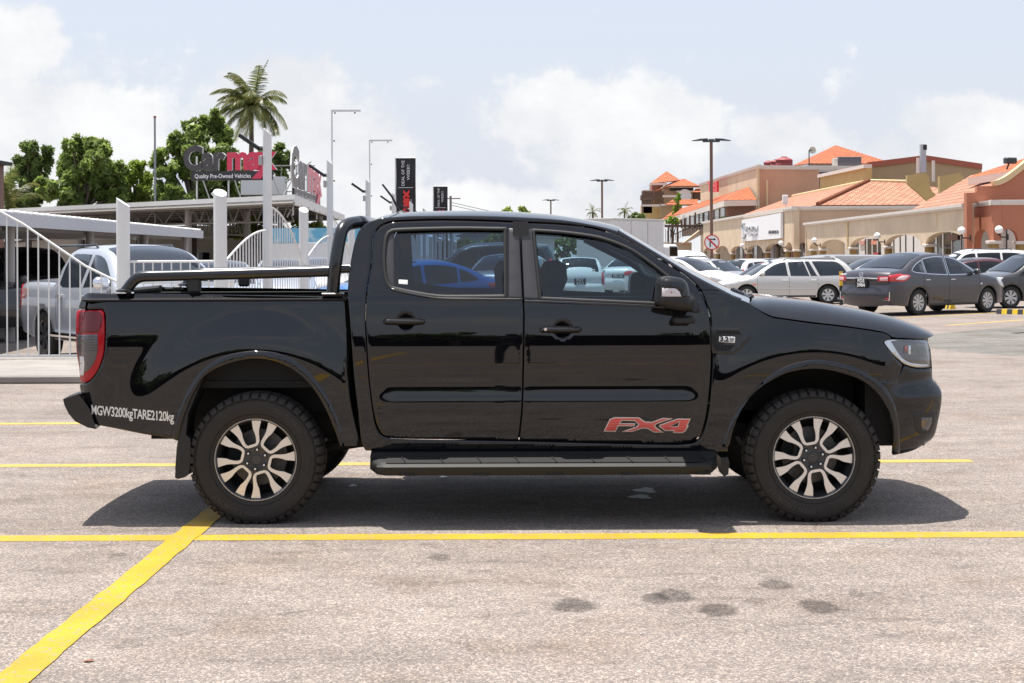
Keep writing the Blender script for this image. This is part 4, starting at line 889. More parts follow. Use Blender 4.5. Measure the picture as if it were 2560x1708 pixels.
# ================================================================== other vehicles
GL = M('car_glass', (.020, .026, .034), .05, coat=0); GLB = M('car_glass_dark', (.008, .009, .010), .05, coat=0); TY = M('plain_tyre', (.02, .019, .018), .8); SR = M('silver_rim', (.50, .50, .50), .35, metal=.4)
RL = M('car_red_lens', (.50, .012, .02), .15, coat=1); WL = M('car_clear_lens', (.70, .72, .75), .1, coat=1); BT = M('black_trim', (.015, .015, .016), .5); PB = M('plate_black', (.01, .01, .01), .4); PW = M('plate_white', (.8, .8, .78), .5)
ORL = M('orange_lens', (.75, .18, .02), .25)
def paintm(n, c, metal=0.0): return M(n, c, .35, metal=metal, coat=.9, spec=.4)
TPL = {}
TPL['sedan'] = dict(L=4.61, W=1.76, ax=(1.395, -1.305), r=.318, belt=.97, prof=[(2.25,.26),(2.30,.40),(2.29,.56),(2.23,.70),(2.05,.81),(1.65,.92),(1.18,1.0),(.70,1.22),(.28,1.40),(-.1,1.47),(-.5,1.495),(-.9,1.46),(-1.3,1.34),(-1.78,1.12),(-2.0,1.085),(-2.20,1.05),(-2.27,.95),(-2.27,.72),(-2.32,.60),(-2.32,.40),(-2.24,.27)],
  ws=(6, 9), rw=(11, 13), win=[[(.95,1.0),(.80,1.08),(.55,1.22),(.25,1.35),(-.05,1.405),(-.12,1.41),(-.12,.985)], [(-.20,.985),(-.20,1.41),(-.55,1.415),(-.85,1.385),(-1.0,1.36),(-.98,1.02)], [(-1.04,1.03),(-1.06,1.33),(-1.25,1.26),(-1.45,1.14),(-1.50,1.09),(-1.40,1.06)]],
  doors=[1.05, -.16, -1.12], tl=[(-2.26,.98),(-1.95,1.02),(-1.70,.98),(-1.85,.86),(-2.27,.84)], hlp=[(2.22,.70),(2.0,.80),(1.72,.86),(1.85,.72),(2.2,.62)], dz=.86)
TPL['wagon'] = dict(L=4.3, W=1.69, ax=(1.31, -1.19), r=.292, belt=.87, prof=[(2.06,.24),(2.13,.36),(2.12,.50),(2.04,.60),(1.85,.70),(1.5,.79),(1.15,.87),(.78,1.10),(.45,1.29),(.15,1.355),(-.4,1.385),(-1.1,1.385),(-1.62,1.35),(-1.80,1.22),(-2.02,.95),(-2.08,.80),(-2.10,.60),(-2.17,.52),(-2.17,.32),(-2.10,.24)],
  ws=(6, 8), rw=(12, 14), win=[[(.95,.89),(.75,1.02),(.48,1.20),(.25,1.28),(.10,1.30),(.04,.88)], [(-.04,.88),(.02,1.30),(-.45,1.325),(-.62,.875)], [(-.66,.875),(-.50,1.32),(-.62,1.325),(-.86,.875)], [(-.94,.875),(-.72,1.325),(-1.15,1.325),(-1.50,1.29),(-1.66,1.16),(-1.82,.90)]],
  doors=[.98, -.0, -.88], tl=[(-2.09,.80),(-1.98,.95),(-1.94,.78),(-2.0,.55),(-2.11,.58)], hlp=[(2.08,.60),(1.9,.69),(1.78,.66),(1.85,.54),(2.1,.50)], dz=.74)
TPL['hatch'] = dict(L=3.9, W=1.70, ax=(1.22, -1.22), r=.30, belt=.92, prof=[(1.88,.26),(1.94,.42),(1.92,.60),(1.80,.76),(1.5,.88),(1.10,.96),(.60,1.25),(.35,1.40),(-.1,1.47),(-.7,1.48),(-1.3,1.44),(-1.55,1.30),(-1.80,1.0),(-1.86,.85),(-1.90,.62),(-1.93,.42),(-1.86,.27)],
  ws=(5, 7), rw=(10, 12), win=[[(.92,.97),(.62,1.17),(.38,1.34),(0,1.38),(-.05,.94)], [(-.13,.94),(-.08,1.385),(-.6,1.395),(-.95,1.37),(-.85,.96)], [(-.98,.98),(-1.02,1.35),(-1.3,1.30),(-1.5,1.08)]],
  doors=[.95, -.09, -.95], tl=[(-1.86,.98),(-1.74,1.08),(-1.66,.92),(-1.72,.76),(-1.88,.76)], hlp=[(1.82,.74),(1.6,.84),(1.45,.84),(1.6,.68),(1.86,.62)], dz=.82)
TPL['suv'] = dict(L=4.76, W=1.86, ax=(1.42, -1.36), r=.38, belt=1.12, prof=[(2.26,.34),(2.36,.50),(2.36,.80),(2.28,1.0),(2.0,1.10),(1.45,1.16),(1.15,1.20),(.80,1.45),(.55,1.66),(.25,1.78),(-.4,1.83),(-1.4,1.82),(-2.02,1.76),(-2.12,1.60),(-2.26,1.20),(-2.30,.9),(-2.36,.70),(-2.36,.48),(-2.26,.36)],
  ws=(6, 8), rw=(12, 14), win=[[(1.0,1.20),(.75,1.40),(.52,1.60),(.3,1.68),(.06,1.70),(.02,1.16)], [(-.06,1.16),(-.02,1.70),(-.6,1.72),(-.95,1.72),(-.95,1.16)], [(-1.03,1.16),(-1.03,1.72),(-1.6,1.71),(-1.88,1.66),(-2.0,1.45),(-1.90,1.18)]],
  doors=[1.02, -.02, -1.0], tl=[(-2.27,1.25),(-2.15,1.40),(-2.08,1.25),(-2.12,.95),(-2.30,.92)], hlp=[(2.32,.96),(2.05,1.05),(1.95,.98),(2.1,.84),(2.36,.80)], dz=1.02)
TPL['pickup'] = dict(L=5.35, W=1.86, ax=(1.70, -1.45), r=.385, belt=1.16, prof=[(2.50,.40),(2.62,.55),(2.62,.82),(2.55,1.02),(2.2,1.12),(1.6,1.20),(1.38,1.24),(1.0,1.50),(.70,1.68),(.40,1.76),(-.1,1.79),(-.6,1.77),(-.86,1.70),(-.96,1.50),(-1.02,1.26),(-1.03,1.235),(-2.0,1.235),(-2.56,1.225),(-2.60,1.0),(-2.61,.75),(-2.70,.66),(-2.70,.50),(-2.58,.45)],
  ws=(6, 9), rw=(12, 14), win=[[(1.22,1.22),(.95,1.42),(.66,1.60),(.45,1.66),(.22,1.68),(.16,1.18)], [(.04,1.18),(.10,1.68),(-.35,1.69),(-.66,1.66),(-.78,1.50),(-.80,1.22),(-.68,1.18)]],
  doors=[1.22, .10, -.86], tl=[(-2.58,1.20),(-2.47,1.20),(-2.44,.95),(-2.50,.78),(-2.60,.78)], hlp=[(2.56,1.0),(2.3,1.08),(2.1,1.04),(2.3,.88),(2.6,.84)], dz=1.04)
TPL['van'] = dict(L=5.3, W=1.88, ax=(1.75, -1.35), r=.34, belt=1.15, prof=[(2.52,.30),(2.62,.45),(2.62,.75),(2.55,.98),(2.35,1.10),(2.0,1.45),(1.72,1.80),(1.45,1.97),(.8,2.08),(-.6,2.10),(-2.2,2.06),(-2.5,1.98),(-2.58,1.6),(-2.62,1.0),(-2.62,.5),(-2.55,.32)],
  ws=(4, 6), rw=(11, 13), win=[[(2.12,1.22),(1.85,1.52),(1.65,1.72),(1.15,1.76),(1.15,1.18)], [(1.05,1.18),(1.05,1.76),(-.2,1.78),(-.2,1.18)], [(-.3,1.18),(-.3,1.78),(-2.2,1.76),(-2.3,1.2)]],
  doors=[1.1, -.25], tl=[(-2.60,1.3),(-2.48,1.3),(-2.48,.9),(-2.62,.9)], hlp=[(2.58,.95),(2.35,1.05),(2.25,.9),(2.6,.75)], dz=1.0)
def car_wheel(r, parent, x, y, s, rim=SR, spokes=9, cover=False, proto={}):
    key = (round(r, 3), rim.name, spokes)
    if key in proto: w = copy_tree(proto[key])
    else:
        m = MB(); rr = r * .66
        m.lathe([(0, -.070), (.03, -.078), (rr * .35, -.072)], (0, 0, 0), 'y', 24); m.lathe([(rr, -.09), (rr * .96, -.098), (rr * .90, -.08), (rr * .86, .0), (rr * .86, .08)], (0, 0, 0), 'y', 32)
        for k in range(spokes):
            a = 2 * PI * k / spokes; h = .62 * PI / spokes
            m.prism([(rr * .25 * math.cos(a - h * 1.3), rr * .25 * math.sin(a - h * 1.3)), (rr * .93 * math.cos(a - h), rr * .93 * math.sin(a - h)), (rr * .93 * math.cos(a + h), rr * .93 * math.sin(a + h)), (rr * .25 * math.cos(a + h * 1.3), rr * .25 * math.sin(a + h * 1.3))], -.082, -.05, 'y')
        w = m.build('wheel', rim, None, 30)
        t = MB(); t.lathe([(rr * .98, -.09), (rr * 1.06, -.103), (r * .86, -.108), (r * .95, -.098), (r, -.07), (r, .07), (r * .95, .098), (rr, .09)], (0, 0, 0), 'y', 40); t.build('tyre', TY, w, 40)
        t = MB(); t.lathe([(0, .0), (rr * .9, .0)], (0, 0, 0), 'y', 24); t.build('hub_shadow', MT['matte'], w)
        proto[key] = w
    w.parent = parent; w.location = (x, y, r); w.rotation_euler = (0, .2 * x, 0 if s < 0 else PI); return w
def build_car(kind, name, label, cat, paint, loc, ang, group=None, glass=None, rim=SR, spokes=9, plate=None, k=1.0, detail=1, rails=False, trim=None, mod=None):
    T = TPL[kind]; glass = glass or GL
    root = thing(name, label, cat, loc, ang, group)
    Hf = T['W'] / 2; belt = T['belt']; prof = np.array(T['prof']); pd = herm(prof, .07 if detail else .14, closed=False)
    xf, xr = prof[:, 0].max(), prof[:, 0].min(); R = .075
    def yf(x, z, rnd=True):
        x = np.asarray(x, float); z = np.asarray(z, float)
        I = .012 + .05 * ((np.clip(belt * .72 - z, 0, 1)) / .5) ** 2 + .03 * np.clip((z - belt * .72) / (belt * .28), 0, 1) ** 2 + np.where(z > belt, (z - belt) * .36, 0)
        if kind == 'van': I = I - np.where(z > belt, (z - belt) * .24, 0)
        u = np.clip((x - (xf - .75)) / .75, 0, 1); v = np.clip((xr + .60 - x) / .60, 0, 1); I = I + .20 * u ** 2.6 + .13 * v ** 2.6
        if rnd:
            d = pdist(pd, np.stack([np.atleast_1d(x), np.atleast_1d(z)], 1), closed=False); t = np.clip(1 - d / R, 0, .995); I = I + (R * .8 * (1 - np.sqrt(1 - t ** 2))).reshape(np.shape(I))
        return Hf - I
    bot = []; zb = .22 if kind in ('sedan', 'wagon', 'hatch') else .34; ra = T['r'] + .055
    for cx in sorted(T['ax']):
        a0 = math.asin(max(-1, min(1, (zb - T['r']) / ra)))
        bot += [(cx + ra * math.cos(PI - a0 - (PI - 2 * a0) * j / 16), T['r'] + ra * math.sin(PI - a0 - (PI - 2 * a0) * j / 16)) for j in range(17)]
    out = [tuple(p) for p in pd] + bot
    gx = .09 if detail else .2
    sub = None
    for s in (-1, 1):
        P = panel('body_side', out, yf, paint, root, s, gx=gx, gz_=gx * .7, er=.004, fl=.03, step=.12, corner=0)
        for w in T['win']:
            panel('side_window', w, lambda x, z: yf(x, z, False), glass, P, s, gx=.2, gz_=.2, er=.006, fl=.0, off=.006, step=.08, corner=50)
        panel('tail_light', T['tl'], lambda x, z: yf(x, z, False) , RL, P, s, gx=.05, gz_=.05, er=.012, fl=.03, off=.012, step=.05)
        panel('headlight', T['hlp'], lambda x, z: yf(x, z, False), WL, P, s, gx=.05, gz_=.05, er=.012, fl=.03, off=.010, step=.05)
        if detail:
            for dx in T['doors']:
                zt = belt + .02; panel('door_seam', [(dx, zb + .06), (dx + .006, zb + .06), (dx + .006, zt), (dx, zt)], lambda x, z: yf(x, z, False), MT['matte'], P, s, gx=.5, gz_=.1, er=.001, fl=0, off=.002, corner=0)
            for dx in T['doors'][1:]:
                m = MB(); hy = float(yf(dx + .13, T['dz'], False)); m.box((dx + .14, s * (hy + .012), T['dz']), (.17, .03, .028), bev=.008); m.build('door_handle', trim or paint, P)
            m = MB(); my_ = Hf + .06; mx_ = T['win'][0][0][0] - .12; m.box((mx_, s * my_, belt + .08), (.12, .18, .14), bev=.04); m.build('door_mirror', paint, P, 60)
            panel('sill_trim', [(T['ax'][1] + ra + .03, zb + .01), (T['ax'][0] - ra - .03, zb + .01), (T['ax'][0] - ra - .03, zb + .06), (T['ax'][1] + ra + .03, zb + .06)], lambda x, z: yf(x, z, False), BT, P, s, gx=.3, gz_=.1, er=.003, fl=.0, off=.006, corner=0)
            if trim: 
                for w in T['win']:
                    a = ccw(herm(w, .08, 50)); b = ring_in(a, -.018); n = len(a); V = []
                    for rr in (a, b):
                        yy = yf(rr[:, 0], rr[:, 1], False) + .008; V += [(rr[i, 0], s * yy[i], rr[i, 1]) for i in range(n)]
                    mk('window_moulding', V, [(i, (i + 1) % n, n + (i + 1) % n, n + i) for i in range(n)], trim, P, 0)
        for x in T['ax']: car_wheel(T['r'], root, x, s * (Hf - .135), s, rim, spokes)
    def strip(i0, i1, off, wk, mat, nm, par, raw=False):
        pts = pd if raw else herm(prof[i0:i1 + 1], .07 if detail else .14, closed=False)
        d = np.gradient(pts, axis=0); d /= np.linalg.norm(d, axis=1)[:, None] + 1e-9; nrm = np.stack([d[:, 1], -d[:, 0]], 1)
        if nrm[len(nrm) // 2] @ np.array([0, 1]) < 0 and not raw: nrm = -nrm
        if raw and nrm[np.argmax(pts[:, 1])][1] < 0: nrm = -nrm
        rows = []
        w = yf(pts[:, 0], pts[:, 1]) * wk; tot = len(pts)
        for j in range(tot):
            e = pts[j]; bul = .05 + .06 * abs(nrm[j][0]) ** 2; t = (1 - wk ** 2.4)
            c = (e[0] + nrm[j][0] * (bul + off), e[1] + nrm[j][1] * (bul + off)); e2 = (e[0] + nrm[j][0] * (bul * t + off), e[1] + nrm[j][1] * (bul * t + off))
            rows.append(cross(e2, c, float(w[j]), 2.4, 13))
        return loft(nm, rows, mat, par, 60)
    sh = strip(0, 0, 0, 1.0, paint, 'body_shell', root, raw=True)
    strip(T['ws'][0], T['ws'][1], .006, .93, glass, 'windscreen', root)
    rwn = strip(T['rw'][0], T['rw'][1], .006, .90, glass, 'rear_window', root)
    m = MB(); m.box((0, 0, zb + .1), (T['L'] * .9, T['W'] * .8, .14)); 
    for x in T['ax']: m.box((x, 0, T['r'] + .25), (.7, T['W'] * .86, .2))
    m.build('underbody', MT['under'], root)
    m = MB(); m.box((xf + .045, 0, zb + .22), (.05, T['W'] * .55, .16), bev=.01); m.build('grille', BT, root)
    if plate:
        zp = plate[2] if len(plate) > 2 else belt - .17; bx = xr - .105
        q = MB(); q.box((bx, plate[3] if len(plate) > 3 else 0, zp), (.012, .36 if '\n' in plate[0] else .5, .21 if '\n' in plate[0] else .12), bev=.004); pl = q.build('number_plate', PB, root)
        ls = plate[0].split('\n')
        for i, tx in enumerate(ls):
            V, Fc = text2d(tx, .12, .004, 1.05, align='CENTER'); zz = zp + ((.01, -.095)[i] if len(ls) > 1 else -.04)
            mk('plate_lettering', [(bx - .0075, -v[0], zz + v[1]) for v in V], Fc, PW, pl, 0)
    if rails:
        for s in (-1, 1):
            i = int(np.argmax(prof[:, 1])); zr = prof[i][1]; m = MB(); x0_, x1_ = -1.5, .2
            y_ = float(yf(np.array([-.5]), np.array([zr - .02]), False)[0]) - .05
            m.tube([(x1_, s * y_, zr - .05), (x1_ - .15, s * y_, zr + .035), (x0_ + .1, s * y_, zr + .03), (x0_, s * y_, zr - .05)], .018, 8); m.build('roof_rail', BT if rails is True else rails, root, 60)
    if mod: mod(root, yf, T)
    return root
silver = paintm('silver_paint', (.62, .61, .58), .25); grey = paintm('grey_violet_paint', (.045, .042, .052), .35); whitep = paintm('white_paint', (.74, .74, .73)); bluep = paintm('blue_paint', (.004, .14, .43)); darkp = paintm('dark_paint', (.02, .02, .023)); redp = paintm('dark_red_paint', (.06, .008, .012)); sgrey = paintm('silver_grey_paint', (.30, .30, .30), .3); dkgrey = paintm('dark_grey_paint', (.05, .05, .052), .2); lred = paintm('light_red_paint', (.45, .07, .06)); bsilv = paintm('blue_silver_paint', (.38, .41, .46), .2)
def cpos(px, Y): x, _ = unp(px, 632, Y); return (x, Y, gz(x, Y))
def rad(a): return math.radians(a)
def sedan_mod(root, yf, T):
    x = -2.37
    m = MB(); m.tube([(x - .015, -.52, .905), (x - .045, 0, .915), (x - .015, .52, .905)], .018, 8); m.build('chrome_strip', MT['chrome'], root)
    for s in (-1, 1):
        rows = []
        for t in np.linspace(0, 1, 5):
            y = s * (.50 + .26 * t); xx = x - .035 + .075 * t ** 1.5; rows.append([(xx - .006, y, .84 - .0 * t), (xx - .01, y, .90), (xx - .002, y, .955 + .02 * t)])
        loft('rear_light', rows, RL, root)
        rows = [[(r[0][0] - .006, r[0][1], r[0][2] + .02), (r[1][0] - .006, r[1][1], r[1][2] + .005), (r[2][0] - .006, r[2][1], r[2][2] - .03)] for r in rows[1:]]
        loft('clear_strip', rows, M('pink_lens', (.75, .45, .45), .2), root)
        m = MB(); m.box((-2.30, s * .66, .42), (.06, .16, .03), bev=.008); m.build('reflector', RL, root)
        m = MB(); m.box((-2.305, s * .66, .385), (.06, .2, .02), bev=.006); m.tube([(-2.30, s * .76, .38), (-2.30, s * .77, .58)], .012, 6); m.build('bumper_trim', MT['chrome'], root)
        panel('rear_quarter_light', [(-2.22,.86),(-2.18,.98),(-1.75,1.0),(-1.58,.97),(-1.80,.85),(-2.0,.83)], lambda a, b: yf(a, b, False), RL, root, s, gx=.05, gz_=.04, er=.012, fl=.02, off=.016)
        panel('clear_quarter_light', [(-2.12,.885),(-2.0,.955),(-1.80,.975),(-1.68,.965),(-1.85,.88)], lambda a, b: yf(a, b, False), M('pale_lens', (.8, .62, .62), .2), root, s, gx=.05, gz_=.04, er=.004, fl=.0, off=.020)
        m = MB(); hy = float(yf(1.12, .74, False)); m.box((1.1, s * (hy + .004), .74), (.08, .01, .035), bev=.003); m.build('side_marker', WL, root)
    m = MB(); m.tube([(x - .045, .055 * math.cos(a), 1.0 + .055 * math.sin(a)) for a in [2 * PI * i / 20 for i in range(20)]], .008, 6, closed=True); m.box((x - .045, 0, 1.0), (.01, .13, .02)); m.build('badge', MT['chrome'], root)
    V, Fc = text2d('SYLPHY', .055, .003, 1.1); mk('model_lettering', [(x - .012, .70 - v[0], .985 + v[1]) for v in V], Fc, MT['chrome'], root, 0)
    m = MB(); m.box((-2.385, 0, .50), (.05, 1.3, .012)); m.build('bumper_crease', grey, root)
    m = MB()
    for y in (-.35, .35): m.lathe([(0, .16), (.10, .12), (.14, 0)], (-1.28, y, 1.12), 'z', 14)
    m.build('headrest', M('beige_cloth', (.35, .33, .25), .8), root, 60)
A36 = math.atan2(1.6, 2.2)
sed = build_car('sedan', 'parked_sedan', 'dark grey violet sedan seen from behind, plate PDS 3984, right of the truck bonnet', 'car', grey, (10.47, 38.2, 0), A36, None, GL, SR, 9, ('PDS\n3984', '', .80), mod=sedan_mod, trim=MT['chrome'])
def wagon_mod(root, yf, T):
    for s in (-1, 1):
        panel('side_moulding', [(-.75,.46),(.93,.46),(.93,.50),(-.75,.50)], lambda a, b: yf(a, b, False), silver, root, s, gx=.2, gz_=.03, er=.006, fl=.01, off=.016, corner=0)
        m = MB(); hy = float(yf(1.02, .62, False)); m.box((1.08, s * (hy + .004), .62), (.09, .012, .035), bev=.003); m.build('side_marker', ORL, root)
build_car('wagon', 'estate_car', 'silver estate car with black roof rails parked side on behind the truck bonnet', 'car', silver, cpos(1961.5, 47.2)[:2] + (gz(8.5, 47.2),), PI, None, GL, M('hub_cover', (.60, .60, .58), .45), 7, None, rails=MT['steel'], mod=wagon_mod)
build_car('hatch', 'parked_car', 'dark grey car cut by the right edge with an orange side marker', 'car', dkgrey, (14.55, 42.0, 0), rad(193), None, GL, SR, 7)
build_car('suv', 'parked_suv', 'white sport utility vehicle with black roof rails behind the dark grey sedan', 'suv', whitep, cpos(2425, 60)[:2] + (gz(18, 60) - .02,), rad(184), None, GLB, SR, 6, rails=True)
build_car('sedan', 'parked_sedan', 'dark maroon sedan parked between the dark grey sedan and the white suv', 'car', redp, (15.15, 50.3, gz(15, 50) - .10), rad(182), None, GLB, SR, 7)
build_car('van', 'parked_van', 'silver van roof showing behind the tailgate of the silver estate car', 'van', sgrey, cpos(2085, 64)[:2] + (-.72,), rad(184), None, GLB, SR, 7, detail=0)
build_car('sedan', 'parked_sedan', 'silver grey sedan almost hidden behind the rear screen of the dark grey sedan', 'car', sgrey, cpos(2185, 50)[:2] + (-.14,), rad(186), None, GLB, SR, 7, detail=0)
# row in front of the shops, left of the estate car
build_car('sedan', 'parked_car', 'white car with door mirror just behind the truck windscreen, left of the lamp post', 'car', whitep, cpos(1712, 56)[:2] + (gz(6.4, 56),), rad(-42), None, GLB, SR, 5)
build_car('hatch', 'parked_car', 'silver grey hatchback with five spoke wheel right beside the foot of the lamp post', 'car', sgrey, cpos(1783, 66)[:2] + (gz(9, 66) + .02,), rad(-48), None, GL, SR, 5)
build_car('hatch', 'parked_car', 'white hatchback seen from behind with red tail lights, above the estate car bonnet', 'car', whitep, cpos(1893, 72)[:2] + (gz(11.5, 72) + .05,), rad(38), None, GL, SR, 5)
build_car('hatch', 'parked_car', 'light red car beside the white hatchback, behind the estate car windscreen', 'car', lred, cpos(1925, 62)[:2] + (gz(10.5, 62) - .15,), rad(215), None, GL, SR, 5, detail=0)
build_car('wagon', 'parked_car', 'white car nearest in the row behind the yellow topped bollard', 'car', whitep, cpos(1868, 84)[:2] + (gz(13, 84) + .12,), rad(-140), 'cars parked in a row at the shops', GLB, SR, 5, detail=0)
build_car('suv', 'parked_car', 'dark car behind the first white car in the shop row', 'car', darkp, cpos(1897, 98)[:2] + (gz(16, 98) - .1,), rad(-140), 'cars parked in a row at the shops', GLB, SR, 5, detail=0)
build_car('wagon', 'parked_car', 'white car farther back in the shop row, left of the dark one', 'car', whitep, cpos(1840, 98)[:2] + (gz(15, 98) + .25,), rad(-140), 'cars parked in a row at the shops', GLB, SR, 5, detail=0)
build_car('sedan', 'parked_car', 'white car farthest back directly behind the lamp post', 'car', whitep, cpos(1788, 104)[:2] + (gz(14, 104) + .1,), rad(190), 'cars parked in a row at the shops', GLB, SR, 5, detail=0)
build_car('van', 'minibus', 'white minibus with big windscreen parked right of the white box truck', 'minibus', whitep, cpos(1692, 82)[:2] + (gz(9, 82) - .02,), rad(-62), None, GLB, SR, 6)
# seen through the truck windows
build_car('sedan', 'parked_sedan', 'bright blue sedan seen through the rear side window of the black truck', 'car', bluep, (-2.28, 31.5, 0), rad(180 + 28), None, GLB, SR, 5).scale = (.93, .93, .93)
build_car('suv', 'parked_suv', 'dark suv behind the blue sedan, seen through the rear side window', 'suv', darkp, (-1.0, 46, 0), rad(180), None, GLB, SR, 5)
build_car('wagon', 'estate_car', 'white estate car, plate PDT 4622, seen through the front side window', 'car', whitep, (2.15, 50.0, -.02), rad(90), None, GLB, SR, 5, ('PDT\n4622', '', .66))
build_car('sedan', 'parked_sedan', 'small white sedan seen through the front side window beside the steering wheel', 'car', whitep, (5.1, 62, gz(5, 62)), rad(68), None, GLB, SR, 5, ('PBU 68', '', .80))
build_car('sedan', 'parked_car', 'pale silver car corner seen through the left end of the front side window', 'car', sgrey, (.10, 36.5, 0), rad(78), None, GLB, SR, 5)
# the car lot behind the fence
def z71(root, yf, T):
    for s in (-1, 1):
        V, Fc = text2d('Z71', .20, .012, 1.0, .25)
        mk('bed_lettering', [((-2.36 + v[0]) if s < 0 else (-2.0 - v[0]), s * (float(yf(-2.2, 1.02, False)) + .008), .98 + v[1]) for v in V], Fc, RL, root, 0)
        m = MB(); m.tube([(-.95, s * .93, .43), (1.15, s * .93, .43)], .045, 8); m.build('side_step', MT['chrome'], root)
        for x in (-.75, .28):
            hy = float(yf(x, 1.04, False)); m = MB(); m.box((x + .05, s * (hy + .02), 1.04), (.2, .04, .05), bev=.01); m.build('chrome_handle', MT['chrome'], root)
        m = MB(); m.box((1.18, s * 1.02, 1.26), (.16, .26, .19), bev=.06); m.build('chrome_mirror', MT['chrome'], root, 60)
    m = MB(); m.tube([(.2, -.2, 1.80), (-.10, -.2, 2.10)], .008, 6); m.build('aerial', BT, root)
    m = MB(); m.box((-1.8, 0, 1.24), (1.5, 1.45, .03)); m.build('box_cover', BT, root)
build_car('pickup', 'pickup_truck', 'silver white double cab pickup with roof rails behind the white railings at left', 'pickup truck', bsilv, (-5.93, 23.6, -.12), rad(-52), None, GL, MT['dalloy'], 6, rails=MT['satin'], mod=z71)
build_car('suv', 'parked_suv', 'dark vehicle in the shade of the carport at the far left edge', 'car', darkp, (-11.2, 30.5, -.12), rad(-52), 'dark vehicles under the carport', GLB, SR, 6)
build_car('suv', 'parked_suv', 'dark vehicle in the carport shade, behind the bed of the silver pickup', 'car', darkp, (-12.2, 38, -.12), rad(-60), 'dark vehicles under the carport', GLB, SR, 6, detail=0)
build_car('sedan', 'parked_car', 'pale blue silver car behind the low railing left of the second white post', 'car', bsilv, (-6.7, 34.5, -.12), rad(-75), None, GL, SR, 6, detail=0)
build_car('sedan', 'parked_car', 'pale silver car behind the curved railings between the tall white posts', 'car', bsilv, (-6.3, 41.5, -.12), rad(-80), None, GL, SR, 6, detail=0)
build_car('sedan', 'parked_car', 'white car behind the farther curved railings, next to the roll bar', 'car', whitep, (-6.4, 50.5, -.12), rad(-80), None, GL, SR, 6, detail=0)
# white box truck
def box_truck():
    Y0, x0, x1 = 66.0, unp(1437, 632, 66)[0], unp(1538, 632, 66)[0]; g = gz(3.7, 66)
    r = thing('box_truck', 'white box truck with square cargo body rising behind the truck windscreen', 'box truck', ((x0 + x1) / 2, Y0, g), rad(-36))
    w = 1.95; L_ = 4.3; h0, h1 = .95, 3.22; wb = M('box_panel', (.66, .645, .62), .5, var=.08, vs=1.5)
    m = MB(); m.box((0, L_ / 2, (h0 + h1) / 2), (w, L_, h1 - h0), bev=.03); b = m.build('cargo_box', wb, r)
    CREAM_E = M('box_edge', (.5, .49, .46), .5)
    for y in (1.43, 2.86): 
        for s in (-1, 1): m = MB(); m.box((s * (w / 2 + .003), y, 2.05), (.006, .02, 2.1)); m.build('panel_joint', BT, b)
    for s in (-1, 1): m = MB(); m.box((s * w / 2, L_ / 2, h1 - .05), (.05, L_ + .02, .10), bev=.01); m.build('top_edge', CREAM_E, b)
    m = MB(); m.box((0, 0, h1 - .05), (w, .05, .1), bev=.01); m.box((0, -.01, 1.0), (w + .02, .06, .12), bev=.01); m.build('rear_edge', CREAM_E, b)
    for s in (-1, 1):
        m = MB(); m.box((s * .7, -.05, .98), (.28, .02, .08)); m.build('tail_light', RL, r)
    m = MB(); m.box((-.5, -.06, .98), (.5, .02, .12)); p = m.build('number_plate', PB, r); V, Fc = text2d('TCY 4418', .10, .003, 1.1, align='CENTER'); mk('plate_lettering', [(-.5 + v[0], -.075, .945 + v[1]) for v in V], Fc, PW, p, 0)
    m = MB(); m.box((0, 2.4, .7), (.9, 5.2, .2)); m.build('chassis', MT['under'], r)
    m = MB(); m.box((0, 5.1, 1.35), (1.8, 1.5, 1.5), bev=.15); c = m.build('cab', whitep, r); m = MB(); m.box((0, 5.3, 1.75), (1.82, .8, .5), bev=.05); m.build('cab_window', GLB, c)
    for s in (-1, 1):
        for y in (.95, 4.9): 
            q = car_wheel(.38, r, s * .80, y, s); q.rotation_euler = (0, 0, -PI / 2 * 1 if s < 0 else PI / 2); q.location = (s * .80, y, .38); 
            q.rotation_euler = (0, 0, PI / 2 if s > 0 else -PI / 2)
box_truck()
# ================================================================== structures and street furniture
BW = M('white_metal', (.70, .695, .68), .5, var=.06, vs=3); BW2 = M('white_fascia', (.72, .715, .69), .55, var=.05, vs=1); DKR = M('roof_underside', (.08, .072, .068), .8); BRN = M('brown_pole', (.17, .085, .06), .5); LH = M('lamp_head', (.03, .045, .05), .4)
FX = -4.1
